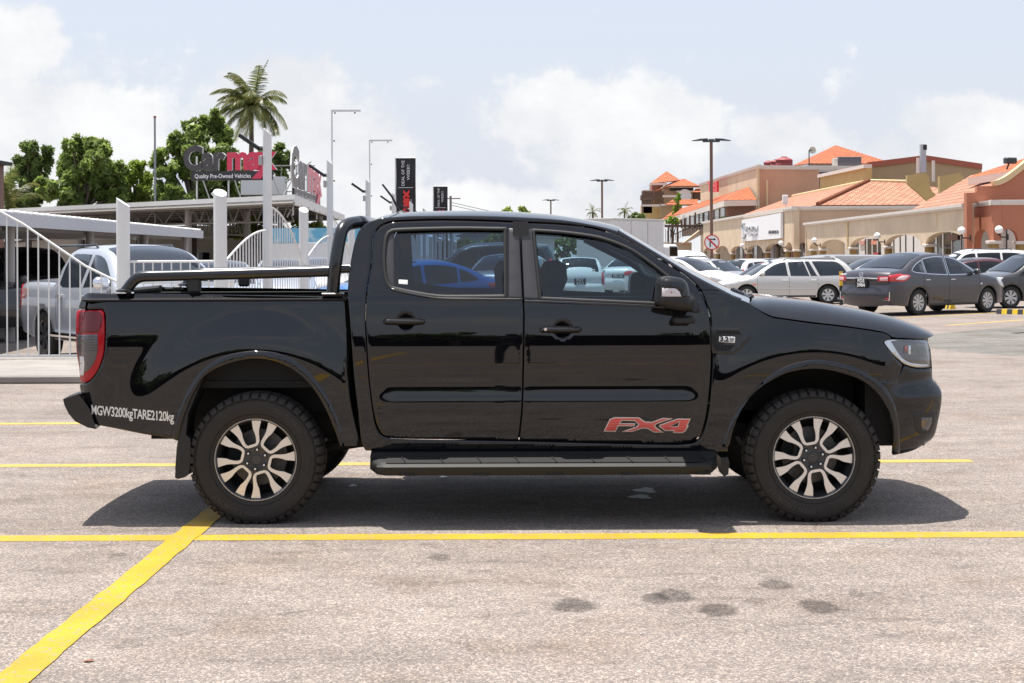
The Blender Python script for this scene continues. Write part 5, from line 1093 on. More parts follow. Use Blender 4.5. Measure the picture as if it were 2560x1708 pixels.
# ---- fence posts: short and tall alternate along the lot boundary
def post(x, y, h, r, slant, label, grp, lamp=False, arm=False):
    g = .1
    t = thing('tall_fence_post' if h > 3 else 'fence_post', label, 'fence post', (x, y, g), 0, grp)
    n = 28; V = []; 
    for k in range(n):
        a = 2 * PI * k / n; V.append((r * math.cos(a), r * math.sin(a), 0))
    for k in range(n):
        a = 2 * PI * k / n; V.append((r * math.cos(a), r * math.sin(a), h - g - slant * (1 + math.cos(a)) / 2 + (.0 if slant > .1 else 0) - (0.05 * (1 + math.sin(a)) if slant < .1 else 0) * -1))
    mk('post', V, [(i, (i + 1) % n, n + (i + 1) % n, n + i) for i in range(n)] + [tuple(range(n, 2 * n))], BW, t, 40)
    if lamp:
        m = MB(); m.box((-.11, -.02, h - .55 - g), (.06, .10, .16), bev=.01); m.tube([(-.05, 0, h - .32 - g), (-.13, 0, h - .32 - g)], .02, 6); m.build('control_box', M('lamp_box', (.4, .4, .4), .5), t)
        m = MB(); a = math.radians(35); c = Vector((-.30, 0, h - .24 - g)); d = Vector((-math.cos(a), 0, math.sin(a))); u = Vector((math.sin(a), 0, math.cos(a)))
        V = [c + d * sx * .19 + Vector((0, sy * .13, 0)) + u * sz * .03 for sx in (-1, 1) for sy in (-1, 1) for sz in (-1, 1)]
        m.add(V, [(0, 1, 3, 2), (4, 6, 7, 5), (0, 4, 5, 1), (2, 3, 7, 6), (0, 2, 6, 4), (1, 5, 7, 3)]); m.tube([(-.06, 0, h - .36 - g), (-.16, 0, h - .36 - g)], .03, 6); m.build('floodlight', BT, t)
    if arm:
        m = MB(); m.tube([(.05, 0, 0), (.05, 0, 4.8 - g)], .019, 8); m.box((.37, 0, 4.78 - g), (.66, .04, .045)); m.build('camera_mast', BW, t)
        for k, (dx, z) in enumerate(((.10, 4.73), (.55, 4.73), (.08, 4.1), (.08, 3.2))): m = MB(); m.box((dx + .02, 0, z - g), (.035, .05, .03), bev=.005); m.build('camera', BT, t)
post(unp(308, 632, 21.2)[0], 21.2, 2.36, .093, .13, 'short white round post with slanted top, nearest the truck tail light', 'short white fence posts')
names = {21.2: 'thick white post with domed flat top where the railings turn back', 29.7: 'short white post beside the light blue hoarding'}
ys_ = [21.2, 25.3, 29.7, 34.0, 38.5, 43.0, 47.6, 52.4, 57, 61.5, 66, 70.6, 76, 81, 86, 92, 98, 104, 110]
ORD = 'first second third fourth fifth sixth seventh eighth ninth tenth eleventh twelfth thirteenth fourteenth fifteenth sixteenth seventeenth eighteenth nineteenth'.split()
for i, y in enumerate(ys_):
    tall = i % 2 == 1
    if tall: post(FX, y, 3.68, .074, .12, {25.3: 'tall white post with floodlight, nearest tall one, in front of the big sign', 34.0: 'tall white post with floodlight and mast, beside the second rooftop sign', 43.0: 'tall white post with floodlight and mast, left of the first black banner', 52.4: 'tall white post with floodlight just left of the first black banner foot'}.get(y, 'tall white floodlight post, %s post of the receding row, behind the truck cab' % ORD[i]), 'tall white floodlight posts', True, y in (34.0, 43.0))
    else: post(FX, y, 2.40, .093, .05, names.get(y, 'short white post, %s post of the receding row, behind the truck cab' % ORD[i]), 'short white fence posts')
# ---- railings
def railing(label, P0, P1, top, n, rb=.011, mid=True, bot=.16, grp='white railing panels between the posts'):
    """vertical bars from P0 to P1 (ground xy) under a curved top rail: top(t) -> height"""
    t = thing('railing_panel', label, 'railing', (P0[0], P0[1], 0), 0, grp); P0 = Vector((*P0, 0)); P1 = Vector((*P1, 0)); d = P1 - P0
    m = MB(); K = 20; m.tube([(d.x * k / K, d.y * k / K, top(k / K)) for k in range(K + 1)], .017, 8); m.build('top_rail', BW, t, 60)
    for zz in ([bot] + ([mid] if mid else [])):
        m = MB(); k0 = [k / 60 for k in range(61) if top(k / 60) > zz]; m.box(((d * (k0[0] + k0[-1]) / 2).x, (d * (k0[0] + k0[-1]) / 2).y, zz), (d.length * (k0[-1] - k0[0]), .03, .03), math.atan2(d.y, d.x)); m.build('cross_rail', BW, t)
    for k in range(n):
        q = (k + .5) / n; m = MB(); m.tube([(d.x * q, d.y * q, bot), (d.x * q, d.y * q, top(q) - .005)], rb, 6, caps=False); m.build('bar', BW, t, 60)
xA = unp(308, 632, 21.2)[0]
S = lambda t: t * t * (3 - 2 * t)
railing('white railing with top rail swooping down to the left hand post', (-8.5, 21.2), (xA - .09, 21.2), lambda t: np.interp(t, [0, .22, .40, .55, .70, .85, 1], [2.50, 2.44, 2.24, 2.00, 1.70, 1.40, 1.18]), 20, .011, None, .14)
railing('low straight white railing between the two nearest short posts', (xA + .09, 21.2), (FX - .1, 21.2), lambda t: 1.46, 9, .011, 1.16, .14)
for i in range(len(ys_) - 1):
    y0, y1 = ys_[i], ys_[i + 1]; up_ = i % 2 == 0
    if i > 9: break
    f = (lambda t: 1.40 + .55 * math.sin(t * PI / 2)) if up_ else (lambda t: 1.34 + 1.02 * math.cos(min(t, .999) * PI / 2) ** .85)
    railing({0: 'white railing rising in a curve behind the side rail to the tall post', 1: 'white railing swooping down from the nearest tall post to the short one', 2: 'white railing rising in a curve just left of the roll bar', 3: 'white railing swooping down, seen behind the roll bar'}.get(i, 'white railing panel after the %s post of the receding row' % ORD[i]), (FX, y0 + .1), (FX, y1 - .08), f, 15, .0095, 1.28, .14)
# ---- near carport
ca = thing('carport', 'low carport with grey white fascia over parked vehicles, left behind the railings', 'carport', (-9.1, 27, 0))
def L3(v, o): return tuple(a - b for a, b in zip(v, o))
O = (-9.1, 27, 0); A_ = Vector((-9.0, 22.0, 0)); B_ = Vector((-10.35, 50, 0)); back = Vector((-30, -4, 0))
m = MB()
fa = [A_, B_]
def slab(m, P, z0, z1, o=None):
    o = O if o is None else o
    n = len(P); V = [L3((p[0], p[1], z0), o) for p in P] + [L3((p[0], p[1], z1), o) for p in P]
    m.add(V, [tuple(range(n))[::-1], tuple(range(n, 2 * n))] + [(i, (i + 1) % n, n + (i + 1) % n, n + i) for i in range(n)])
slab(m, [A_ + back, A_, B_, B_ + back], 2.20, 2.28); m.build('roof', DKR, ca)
m = MB(); slab(m, [A_ + Vector((.02, -.1, 0)), A_ + Vector((.10, -.1, 0)), B_ + Vector((.10, .1, 0)), B_ + Vector((.02, .1, 0))], 2.085, 2.335); m.build('fascia', M('grey_white_fascia', (.50, .51, .54), .5, var=.05), ca)
for k in range(64):
    t = (k + .5) / 64; p = A_ + (B_ - A_) * t; q = MB(); q.tube([L3((p.x + .06, p.y, 2.345), O), L3((p.x - .3, p.y, 2.345), O)], .045, 6); q.build('roof_sheet_edge', BW2, ca)
for k in range(5):
    for j in range(3):
        p = A_ + (B_ - A_) * (k / 4 * .96 + .02) + Vector((-.4 - 7 * j, 0, 0)); m = MB(); m.tube([L3((p.x, p.y, -.15), O), L3((p.x, p.y, 2.2), O)], .10, 12); m.build('post', M('carport_post', (.35, .34, .33), .6), ca, 60)
for j in range(9):
    m = MB(); x = -.6 - j * 1.6; slab(m, [A_ + Vector((x, 0, 0)), A_ + Vector((x + .08, 0, 0)), B_ + Vector((x + .08, 0, 0)), B_ + Vector((x, 0, 0))], 2.04, 2.2); m.build('purlin', M('purlin', (.25, .24, .235), .7), ca)
# ---- showroom canopy
C0 = at(735, 487, 63.0); C1 = at(23, 519, 81.0); C2 = at(862, 538, 97.0); zt_ = C0.z
cn = thing('showroom_canopy', 'large flat white canopy on round columns and trusses carrying the rooftop signs', 'canopy', (C0.x, C0.y, 0)); O = (C0.x, C0.y, 0)
C3 = C1 + (C2 - C0)
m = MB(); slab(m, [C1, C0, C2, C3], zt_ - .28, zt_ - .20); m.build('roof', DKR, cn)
def fascia(m, a, b, z0, z1, th=.12):
    d = (b - a); d.z = 0; d.normalize(); n = Vector((-d.y, d.x, 0)) * th; slab(m, [a, b, b + n, a + n], z0, z1, O)
m = MB(); fascia(m, C1, C0, zt_ - .40, zt_ + .01); m.build('fascia', BW2, cn); m = MB(); fascia(m, C0 + Vector((0, .12, 0)), C2, zt_ - .40, zt_ + .006); m.build('fascia', BW2, cn)
GRC = M('canopy_column', (.26, .24, .225), .6)
for px, Y in ((471, 70), (618, 74), (200, 80), (800, 84), (350, 88), (560, 90)):
    x, _ = unp(px, 632, Y); m = MB(); m.tube([L3((x, Y, -.15), O), L3((x, Y, zt_ - .2), O)], .16, 14); m.build('column', GRC, cn, 60)
TR = M('truss_steel', (.20, .185, .17), .6)
def truss(a, b, z0, z1, n):
    m = MB(); a = Vector(a); b = Vector(b)
    for z in (z0, z1): m.tube([L3((a.x, a.y, z), O), L3((b.x, b.y, z), O)], .045, 6)
    for k in range(n):
        p = a.lerp(b, k / n); q = a.lerp(b, (k + 1) / n); h = a.lerp(b, (k + .5) / n); m.tube([L3((p.x, p.y, z0), O), L3((h.x, h.y, z1), O), L3((q.x, q.y, z0), O)], .03, 6)
    m.build('truss', TR, cn, 60)
truss(at(130, 600, 82), at(465, 600, 70.5), zt_ - 1.05, zt_ - .35, 7); truss(at(471, 600, 70), at(735, 600, 66), zt_ - 1.05, zt_ - .35, 9); truss(at(471, 600, 71), at(620, 600, 78), zt_ - 1.5, zt_ - .8, 14); truss(at(471, 600, 70), at(640, 600, 90), zt_ - 1.0, zt_ - .3, 10)
for k in range(10):
    p = C0.lerp(C2, k / 10); q = C1.lerp(C3, k / 10); m = MB(); m.tube([L3((p.x, p.y, zt_ - .34), O), L3((q.x, q.y, zt_ - .34), O)], .06, 4); m.build('purlin', TR, cn)
# office under the canopy
OFW = M('office_wall', (.50, .44, .37), .8, var=.08, vs=1)
of = thing('office_building', 'cream office wall with small window in the shade under the showroom canopy', 'office', (unp(540, 632, 92)[0], 92, 0))
m = MB(); m.box((0, 2, 1.3), (9.5, 4, 3.0)); m.build('wall', OFW, of); m = MB(); m.box((-1.5, -.25, 3.05), (11, .5, .45)); m.box((-3, -.05, 2.55), (9.5, .12, .2)); m.build('eave', M('eave', (.6, .56, .5), .6), of)
m = MB(); m.box((-.9, -.05, 1.2), (1.0, .08, .9)); w = m.build('window', GLB, of); m = MB(); m.box((-1.2, -.06, 1.2), (.35, .08, .9)); m.build('window_frame', BW, w)
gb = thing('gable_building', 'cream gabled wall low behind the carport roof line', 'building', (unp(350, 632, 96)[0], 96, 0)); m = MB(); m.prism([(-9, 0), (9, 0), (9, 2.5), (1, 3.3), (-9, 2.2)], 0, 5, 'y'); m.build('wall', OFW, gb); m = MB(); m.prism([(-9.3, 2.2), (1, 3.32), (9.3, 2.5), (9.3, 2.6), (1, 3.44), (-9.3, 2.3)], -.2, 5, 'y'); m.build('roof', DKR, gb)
# light blue hoarding
hd = thing('hoarding', 'light blue hoarding printed with pale clouds behind the white posts', 'hoarding', (unp(830, 632, 60)[0], 60, 0))
HB = M('sky_print', (.16, .42, .58), .5); _t = HB.node_tree; _n = _t.nodes.new('ShaderNodeTexNoise'); _n.inputs['Scale'].default_value = 1.6; _n.inputs['Detail'].default_value = 6; _c2 = _t.nodes.new('ShaderNodeTexCoord'); _t.links.new(_c2.outputs['Object'], _n.inputs['Vector']); _r = _t.nodes.new('ShaderNodeMapRange'); _t.links.new(_n.outputs['Fac'], _r.inputs[0]); _r.inputs[1].default_value = .5; _r.inputs[2].default_value = .65; _x = _t.nodes.new('ShaderNodeMixRGB'); _t.links.new(_r.outputs[0], _x.inputs[0]); _x.inputs[1].default_value = (.14, .42, .60, 1); _x.inputs[2].default_value = (.5, .66, .72, 1); _t.links.new(_x.outputs[0], _t.nodes['Principled BSDF'].inputs['Base Color'])
m = MB(); m.box((-.3, 0, 2.29), (4.2, .06, .58)); m.build('panel', HB, hd); m = MB(); m.box((-.3, .03, 1.0), (4.2, .06, 1.95)); m.build('lower_panel', BW2, hd); m = MB(); m.box((.15, -.05, 2.22), (.30, .03, .28)); m.build('printed_screen', BT, hd)
for x in (-2.2, 0, 1.7): m = MB(); m.tube([(x, .06, 0), (x, .06, 2.45)], .04, 6); m.build('post', TR, hd)
# ---- rooftop sign
SD = M('sign_charcoal', (.055, .048, .050), .4); SRD = M('sign_red', (.62, .035, .09), .35); SDK = M('sign_board', (.02, .02, .025), .4); SWH = M('sign_white', (.8, .8, .8), .5); SED = M('sign_edge', (.55, .56, .56), .4)
def letters(txt, org, ux, uz, h, sx, mat, parent, name='lettering', depth=.07, bold=.05, edge=True):
    """solid letters standing in the plane (ux, z)"""
    V, Fc = text2d(txt, 1.0, bold, .92); k = h; ux = Vector(ux); nrm = ux.cross(Vector((0, 0, 1))).normalized()
    ed = {}
    for f in Fc:
        for i in range(len(f)):
            a, b = f[i], f[(i + 1) % len(f)]; e = (min(a, b), max(a, b)); ed.setdefault(e, []).append((a, b))
    bd = [v[0] for v in ed.values() if len(v) == 1]
    P = [Vector(org) + ux * (v[0] * k * sx) + Vector((0, 0, 1)) * (v[1] * k * uz) for v in V]; n = len(P)
    o = mk(name, P, Fc, mat, parent, 0)
    V2 = P + [p - nrm * depth for p in P]; mk('letter_return', V2, [(a, b, n + b, n + a) for a, b in bd] + [tuple(n + q for q in f) for f in Fc], SED, o, 0)
    return o, max(v[0] for v in V) * k * sx
def rooftop(label, A, B, name='rooftop_sign', h=1.0, flip=1):
    """sign reading from A to B (points at the foot of the letters)"""
    A = Vector(A); B = Vector(B); d = B - A; L_ = d.length; ux = d.normalized(); t = thing(name, label, 'sign', A)
    nrm = ux.cross(Vector((0, 0, 1))).normalized()     # towards the viewer
    V, _ = text2d('Car', 1.0, .05, .92); w1 = max(v[0] for v in V); V, _ = text2d('max', 1.0, .05, .92); w2 = max(v[0] for v in V); sx = L_ * .96 / (w1 + w2 + .03)
    k = 1.0
    letters('Car', (0, 0, 0), ux, h * 1.52, 1.0, sx, SD, t, 'dark_lettering', bold=.045); letters('max', ux * (w1 * sx + .03 * sx), ux, h * 1.52, 1.0, sx, SRD, t, 'red_lettering', bold=.045)
    def bx(s0, s1, z0, z1, y0, y1, mat, nm):
        V = [ux * s + Vector((0, 0, z)) + nrm * y for s in (s0, s1) for y in (y0, y1) for z in (z0, z1)]
        return mk(nm, V, [(0, 1, 3, 2), (4, 6, 7, 5), (0, 4, 5, 1), (2, 3, 7, 6), (0, 2, 6, 4), (1, 5, 7, 3)], mat, t, 0)
    bx(L_ * .08, L_ * .90, -h * .52, -h * .10, -.12, -.02, SDK, 'strap_board')
    V, Fc = text2d('Quality Pre-Owned Vehicles', 1.0, .014, 1.0); w = max(v[0] for v in V); kx = L_ * .58 / w
    mk('slogan', [ux * (L_ * .12 + v[0] * kx) + Vector((0, 0, -h * .41 + v[1] * h * .27)) + nrm * .0 for v in V], Fc, SWH, t, 0)
    q = [(L_ * .80, -h * .02), (L_ * .90, -h * .02), (L_ * .80, -h * .46), (L_ * .71, -h * .46)]
    V = [ux * s + Vector((0, 0, z)) + nrm * y for y in (.03, -.03) for s, z in q]; mk('red_tail', V, [(0, 1, 2, 3), (7, 6, 5, 4), (0, 4, 5, 1), (1, 5, 6, 2), (2, 6, 7, 3), (3, 7, 4, 0)], SRD, t, 0)
    for s in (.12, .45, .85):
        m = MB(); a = ux * L_ * s; m.tube([a + Vector((0, 0, -1.35)) - nrm * .15, a + Vector((0, 0, .6)) - nrm * .15], .04, 6); m.tube([a + Vector((.0, 0, -1.35)) - nrm * 1.0, a + Vector((0, 0, .3)) - nrm * .16], .03, 6); m.build('strut', BW, t)
    return t
rooftop('big rooftop sign, charcoal and red letters over a black slogan strip, facing the viewer', at(458, 424, 69), at(703, 421, 66), h=.98)
rooftop('second rooftop sign on the canopy edge, seen end on and washed out by glare', at(729, 458, 64.5), at(808, 488, 82), h=1.55)
# ---- feather banners
_X = 0; BN = M('banner_cloth', (.012, .012, .014), .6, bump=.3, bs=3); BRD = M('banner_red', (.70, .03, .03), .5)
def banner(label, px0, px1, pyt, Y, H0=1.0):
    a = at(px0, pyt, Y); b = at(px1, pyt, Y); w = b.x - a.x; z1 = a.z; h = z1 - H0; t = thing('banner', label, 'banner', (a.x, Y, 0), 0, 'tall black advertising banners')
    rows = []
    for j in range(25):
        z = H0 + h * j / 24; rows.append([(w * i / 8, .05 * math.sin(j * .7 + i * .5), z) for i in range(9)])
    loft('cloth', rows, BN, t, 60); m = MB(); m.tube([(-.03, 0, 0), (-.03, 0, z1 + .02), (w, 0, z1 + .02)], .025, 8); m.build('pole', BW, t)
    def up(txt, x, z, hh, L_, mat, nm, bold=.0):
        V, Fc = text2d(txt, 1.0, bold, 1.0); k = hh / .72; kk = L_ / max(v[0] for v in V); mk(nm, [(x - v[1] * k, -.075, z + v[0] * kk) for v in V], Fc, mat, t, 0)
    s = h / 4.3
    up('DEAL OF THE', w * .43, z1 - w * 1.42, w * .15, w * 1.30, SWH, 'lettering'); up('WEEK!', w * .70, z1 - w * 1.12, w * .15, w * .78, SWH, 'lettering')
    m = MB(); m.box((w * .5, -.07, z1 - w * 1.50), (w * .75, .01, .02)); m.build('rule', SWH, t)
    up('max', w * .66, z1 - w * 2.85, w * .42, w * 1.25, BRD, 'red_lettering', .05); up('Car', w * .66, z1 - w * 4.0, w * .5, w * 1.10, SWH, 'white_lettering', .05); up('QUALITY PRE-OWNED VEHICLES', w * .80, z1 - w * 4.0, w * .07, w * 1.9, SWH, 'small_lettering')
banner('tall black deal of the week banner, the larger one at left', 990, 1039, 396, 70); banner('smaller black deal of the week banner farther right', 1084, 1119, 467, 97)
# ---- double headed lamp posts
def lamp(px, pyt, Y, label, sign=False):
    g = gz(unp(px, 632, Y)[0], Y); p = at(px, pyt, Y); t = thing('lamp_post', label, 'lamp post', (p.x, Y, g), 0, 'double headed brown lamp posts'); h = p.z - g
    m = MB(); m.tube([(0, 0, 0), (0, 0, h)], .085, 14); m.build('pole', BRN, t, 60)
    m = MB(); m.box((0, 0, .2), (.7, .7, .45), bev=.03); m.build('footing', M('footing', (.22, .17, .13), .8), t)
    m = MB(); m.box((0, 0, h + .02), (.3, .22, .16), bev=.03); m.build('lamp_bracket', LH, t)
    for s in (-1, 1):
        m = MB(); m.box((s * .28, 0, h - .02), (.36, .26, .12), bev=.03); V = []; m.prism([(s * .2, h + .02), (s * 1.03, h - .02), (s * 1.03, h + .01), (s * .6, h + .10), (s * .2, h + .12)], -.17, .17, 'y'); m.build('lamp_head', LH, t)
    if sign:
        zc = at(px, 606, Y).z - g; R = 19.5 / 3770 * Y; m = MB(); m.lathe([(0, -.12), (R, -.12), (R, -.10), (0, -.10)], (0, 0, zc), 'y', 40); sg = m.build('no_turn_sign', SWH, t)
        SR_ = M('sign_ring', (.62, .02, .03), .4); m = MB(); m.lathe([(R * .86, -.126), (R, -.126), (R, -.118), (R * .86, -.118)], (0, 0, zc), 'y', 40); a = R * .62
        m.prism([(-a - .03, zc + a - .03), (-a + .03, zc + a + .03), (a + .03, zc - a + .03), (a - .03, zc - a - .03)], -.130, -.122, 'y'); m.build('red_ring', SR_, sg)
        m = MB(); m.box((-R * .22, -.124, zc - R * .15), (R * .16, .006, R * .95)); m.box((0, -.124, zc + R * .38), (R * .6, .006, R * .14)); m.prism([(R * .25, zc + R * .22), (R * .55, zc + R * .38), (R * .25, zc + R * .54)], -.127, -.121, 'y'); m.build('turn_arrow', BT, sg)
lamp(1778, 352, 81, 'tallest double headed brown lamp post, carrying the round no right turn sign', True); lamp(1505, 452, 129, 'double headed lamp post rising behind the white box truck'); lamp(1377, 501, 179, 'smallest double headed lamp post, above the middle of the cab roof')
# ---- bollards, wheel stops
def bollard(px, pyt, pyb, label, Y=None):
    p = ground_at(px, pyb); Y = p.y; z = at(px, pyt, Y).z; h = z - p.z; t = thing('bollard', label, 'bollard', p, 0, 'yellow and black bollards')
    m = MB(); m.tube([(0, 0, 0), (0, 0, h * .58)], .055, 12); m.build('black_band', BT, t, 60); m = MB(); m.tube([(0, 0, h * .58), (0, 0, h)], .056, 12); m.build('yellow_band', M('bollard_yellow', (.72, .42, .015), .5), t, 60)
bollard(2103, 679, 763, 'yellow and black bollard between the silver estate car and the grey sedan'); bollard(1833, 673, 706, 'yellow topped bollard beyond the bonnet of the silver estate car')
def wheelstop(a, b, label):
    p, q = ground_at(*a), ground_at(*b); d = q - p; t = thing('wheel_stop', label, 'wheel stop', p, math.atan2(d.y, d.x), 'striped rubber wheel stops'); n = 8; L_ = d.length
    for k in range(n):
        m = MB(); m.prism([(-.09, 0), (.09, 0), (.06, .12), (-.06, .12)], L_ * k / n, L_ * (k + 1) / n - .001, 'x'); m.build('segment', M('stop_yellow', (.72, .48, .02), .6) if k % 2 else M('stop_black', (.04, .04, .045), .7), t)
wheelstop((2493, 785), (2600, 787), 'striped yellow and black wheel stop at the right edge of the photo'); wheelstop((2350, 771), (2382, 773), 'striped wheel stop half hidden beneath the grey sedan')
# ================================================================== vegetation
def leafmat(name, c1, c2, c3):
    m = bpy.data.materials.new(name); m.use_nodes = True; t = m.node_tree; b = t.nodes['Principled BSDF']; b.inputs['Roughness'].default_value = .36; b.inputs['Specular IOR Level'].default_value = .6
    g = t.nodes.new('ShaderNodeNewGeometry'); r = t.nodes.new('ShaderNodeValToRGB'); t.links.new(g.outputs['Random Per Island'], r.inputs[0]); e = r.color_ramp.elements; e[0].color = (*c1, 1); e[1].color = (*c3, 1); q = r.color_ramp.elements.new(.55); q.color = (*c2, 1)
    tc = t.nodes.new('ShaderNodeTexCoord'); n = t.nodes.new('ShaderNodeTexNoise'); n.inputs['Scale'].default_value = .8; n.inputs['Detail'].default_value = 3; t.links.new(tc.outputs['Object'], n.inputs['Vector'])
    mr = t.nodes.new('ShaderNodeMapRange'); t.links.new(n.outputs['Fac'], mr.inputs[0]); mr.inputs[1].default_value = .3; mr.inputs[2].default_value = .7; mr.inputs[3].default_value = .8; mr.inputs[4].default_value = 1.4
    x = t.nodes.new('ShaderNodeMixRGB'); x.blend_type = 'MULTIPLY'; x.inputs[0].default_value = 1; t.links.new(r.outputs[0], x.inputs[1]); t.links.new(mr.outputs[0], x.inputs[2]); t.links.new(x.outputs[0], b.inputs['Base Color'])
    tr = t.nodes.new('ShaderNodeBsdfTranslucent'); t.links.new(x.outputs[0], tr.inputs[0]); mx = t.nodes.new('ShaderNodeMixShader'); mx.inputs[0].default_value = .62; o = t.nodes['Material Output']; t.links.new(b.outputs[0], mx.inputs[1]); t.links.new(tr.outputs[0], mx.inputs[2]); t.links.new(mx.outputs[0], o.inputs[0])
    return m
LF1 = leafmat('leaves_mid', (.14, .19, .045), (.22, .30, .07), (.33, .41, .12)); LF2 = leafmat('leaves_bright', (.15, .20, .03), (.23, .31, .05), (.34, .42, .09)); LF3 = leafmat('leaves_dark', (.09, .135, .04), (.15, .21, .06), (.22, .29, .09)); LF4 = leafmat('palm_leaf', (.05, .08, .02), (.12, .15, .04), (.30, .26, .09)); BK = M('bark', (.12, .09, .07), .9, var=.3, vs=4, bump=.6, bs=12); LF5 = leafmat('shrub_lime', (.12, .22, .01), (.20, .34, .02), (.32, .45, .05))
def leaves(B, n, size, rnd):
    V = []; F_ = []; tot = sum(b[3] ** 2 for b in B)
    for (cx, cy, cz, r) in B:
        cl = []
        for _ in range(max(5, int(9 * r * r / max(size * 12, .4) ** 2 + 10))):
            d = Vector((rnd.gauss(0, 1), rnd.gauss(0, 1), rnd.gauss(0, 1))).normalized() * (rnd.random() ** .35) * r * .92; cl.append((Vector((cx, cy, cz)) + d, r * rnd.uniform(.20, .42)))
        k = int(n * r * r / tot)
        for _ in range(k):
            c, cr = rnd.choice(cl); d = Vector((rnd.gauss(0, 1), rnd.gauss(0, 1), rnd.gauss(0, 1))).normalized() * cr * rnd.random() ** .4; p = c + d
            nn = (d.normalized() * 1.2 + Vector((rnd.gauss(0, .5), rnd.gauss(0, .5), rnd.gauss(.2, .5)))).normalized(); a = nn.orthogonal().normalized(); b = nn.cross(a); q = rnd.random() * 6.28; u = (a * math.cos(q) + b * math.sin(q)); w = nn.cross(u); s = size * rnd.uniform(.6, 1.25)
            i = len(V); V += [p - u * s, p - w * s * .42, p + u * s, p + w * s * .42]; F_.append((i, i + 1, i + 2, i + 3))
    return V, F_
def tree(label, px, Y, blobs, n, size, mat=LF1, name='tree', group=None, g=None, seed=1, cat='tree', dep=.8):
    rnd = random.Random(seed); x, _ = unp(px, 632, Y); g = gz(x, Y) if g is None else g; t = thing(name, label, cat, (x, Y, g), 0, group)
    B = []
    for bx, by, br in blobs:
        p = at(bx, by, Y); r = br / 3770 * Y; B.append((p.x - x, rnd.uniform(-dep, dep) * r, p.z - g, r))
    V, F_ = leaves(B, n, size, rnd); mk('crown', V, F_, mat, t, 0)
    m = MB(); top = max(b[2] for b in B); c = sum((Vector(b[:3]) for b in B), Vector()) / len(B)
    m.tube([(0, 0, -.1), (.1, 0, c.z * .35), (c.x * .5, 0, c.z * .7), (c.x, c.y, c.z)], [.26, .20, .16, .08], 8)
    for b in B: m.tube([(c.x * .4, 0, c.z * .6), ((b[0] + c.x * .4) / 2, b[1] / 2, (b[2] + c.z * .6) / 2 + .2), (b[0], b[1], b[2])], [.12, .08, .03], 6)
    m.build('trunk', BK, t, 60); return t
def palm(label, px, Y, crown_py, fl, nf, wind=(0, 0), base_px=None, group='palm trees', seed=5, sc_=1.0, mat=LF4, base_g=0):
    rnd = random.Random(seed); c = at(px, crown_py, Y); b = at(base_px or px, 632, Y); t = thing('palm_tree', label, 'palm tree', (b.x, Y, base_g), 0, group); O_ = Vector((b.x, Y, base_g)); C_ = c - O_
    m = MB(); m.tube([Vector((0, 0, -.1)), C_ * .4 + Vector((-.15, 0, 0)), C_ * .8, C_], [.24 * sc_, .17 * sc_, .15 * sc_, .13 * sc_], 9); m.build('trunk', BK, t, 60)
    V = []; F_ = []
    for k in range(nf):
        a = 2 * PI * k / nf + rnd.uniform(-.2, .2); el = rnd.uniform(-.3, 1.5); L_ = fl * rnd.uniform(.8, 1.1); d = Vector((math.cos(a) * math.cos(el) * .85, math.sin(a) * math.cos(el), math.sin(el) + .1)); p = C_.copy(); pr = []
        for j in range(13):
            pr.append(p.copy()); d = (d + Vector((wind[0] * .05, 0, -.105 - .01 * j)) ).normalized(); p = p + d * L_ / 13
        for j in range(1, 13):
            p = pr[j]; ax = (pr[min(j + 1, 12)] - pr[j - 1]).normalized(); sd = ax.cross(Vector((0, 0, 1))).normalized(); upv = sd.cross(ax); w = .028 * sc_
            i = len(V); q0 = pr[j - 1]; V += [q0 - sd * w, q0 + sd * w, p + sd * w * .8, p - sd * w * .8]; F_.append((i, i + 1, i + 2, i + 3))
            for sgn in (-1, 1):
                for h in range(4):
                    ps = q0.lerp(p, h / 4); ll = fl * .26 * math.sin(PI * (j + h / 4) / 13.6) ** .7 * rnd.uniform(.8, 1.1); dr = (sd * sgn * .75 + ax * .65 - Vector((0, 0, .55)) + Vector((wind[0] * .25, 0, rnd.uniform(-.1, .1)))).normalized(); e = ps + dr * ll; wd = ax * .020 * sc_ * fl / 2.6
                    i = len(V); V += [ps - wd, ps + wd, ps.lerp(e, .6) + wd * .8 + Vector((0, 0, .03)), e, ps.lerp(e, .6) - wd * .8 + Vector((0, 0, .03))]; F_.append((i, i + 1, i + 2, i + 3, i + 4))
    mk('crown', V, F_, mat, t, 0); return t
tree('broad dense green tree, the largest at the left behind the carport', 200, 92, [(215,385,48),(170,400,42),(255,400,40),(150,455,45),(205,450,58),(265,455,46),(290,430,30),(170,500,40),(240,500,48),(285,490,30),(120,480,25),(185,365,25),(245,370,25)], 19000, .30, LF1, seed=2)
tree('rounded green tree at the far left edge behind the carport', 68, 95, [(75,390,32),(55,415,32),(95,420,30),(45,460,34),(85,465,38),(120,380,18),(115,410,22),(60,500,34),(100,500,34)], 11000, .30, LF3, seed=3)
tree('small pointed light green tree between the two big trees', 345, 94, [(345,415,18),(335,440,24),(365,445,20),(325,475,30),(365,475,30),(345,500,34),(310,495,22)], 6500, .26, LF2, seed=4)
tree('tall green tree standing behind the big rooftop sign', 480, 90, [(530,300,28),(500,320,30),(555,330,32),(470,330,26),(445,350,22),(430,365,20),(495,365,42),(550,380,44),(450,400,34),(400,390,24),(395,420,22),(420,440,34),(480,440,44),(540,440,46),(590,420,36),(600,460,38),(430,490,34),(500,490,40),(570,500,38),(640,500,34),(400,495,22)], 25000, .29, LF1, seed=5)
tree('green tree showing right of the tallest palm behind the sign', 700, 92, [(700,385,26),(715,405,22),(690,420,24),(660,400,22),(705,440,14)], 4200, .26, LF3, seed=6)
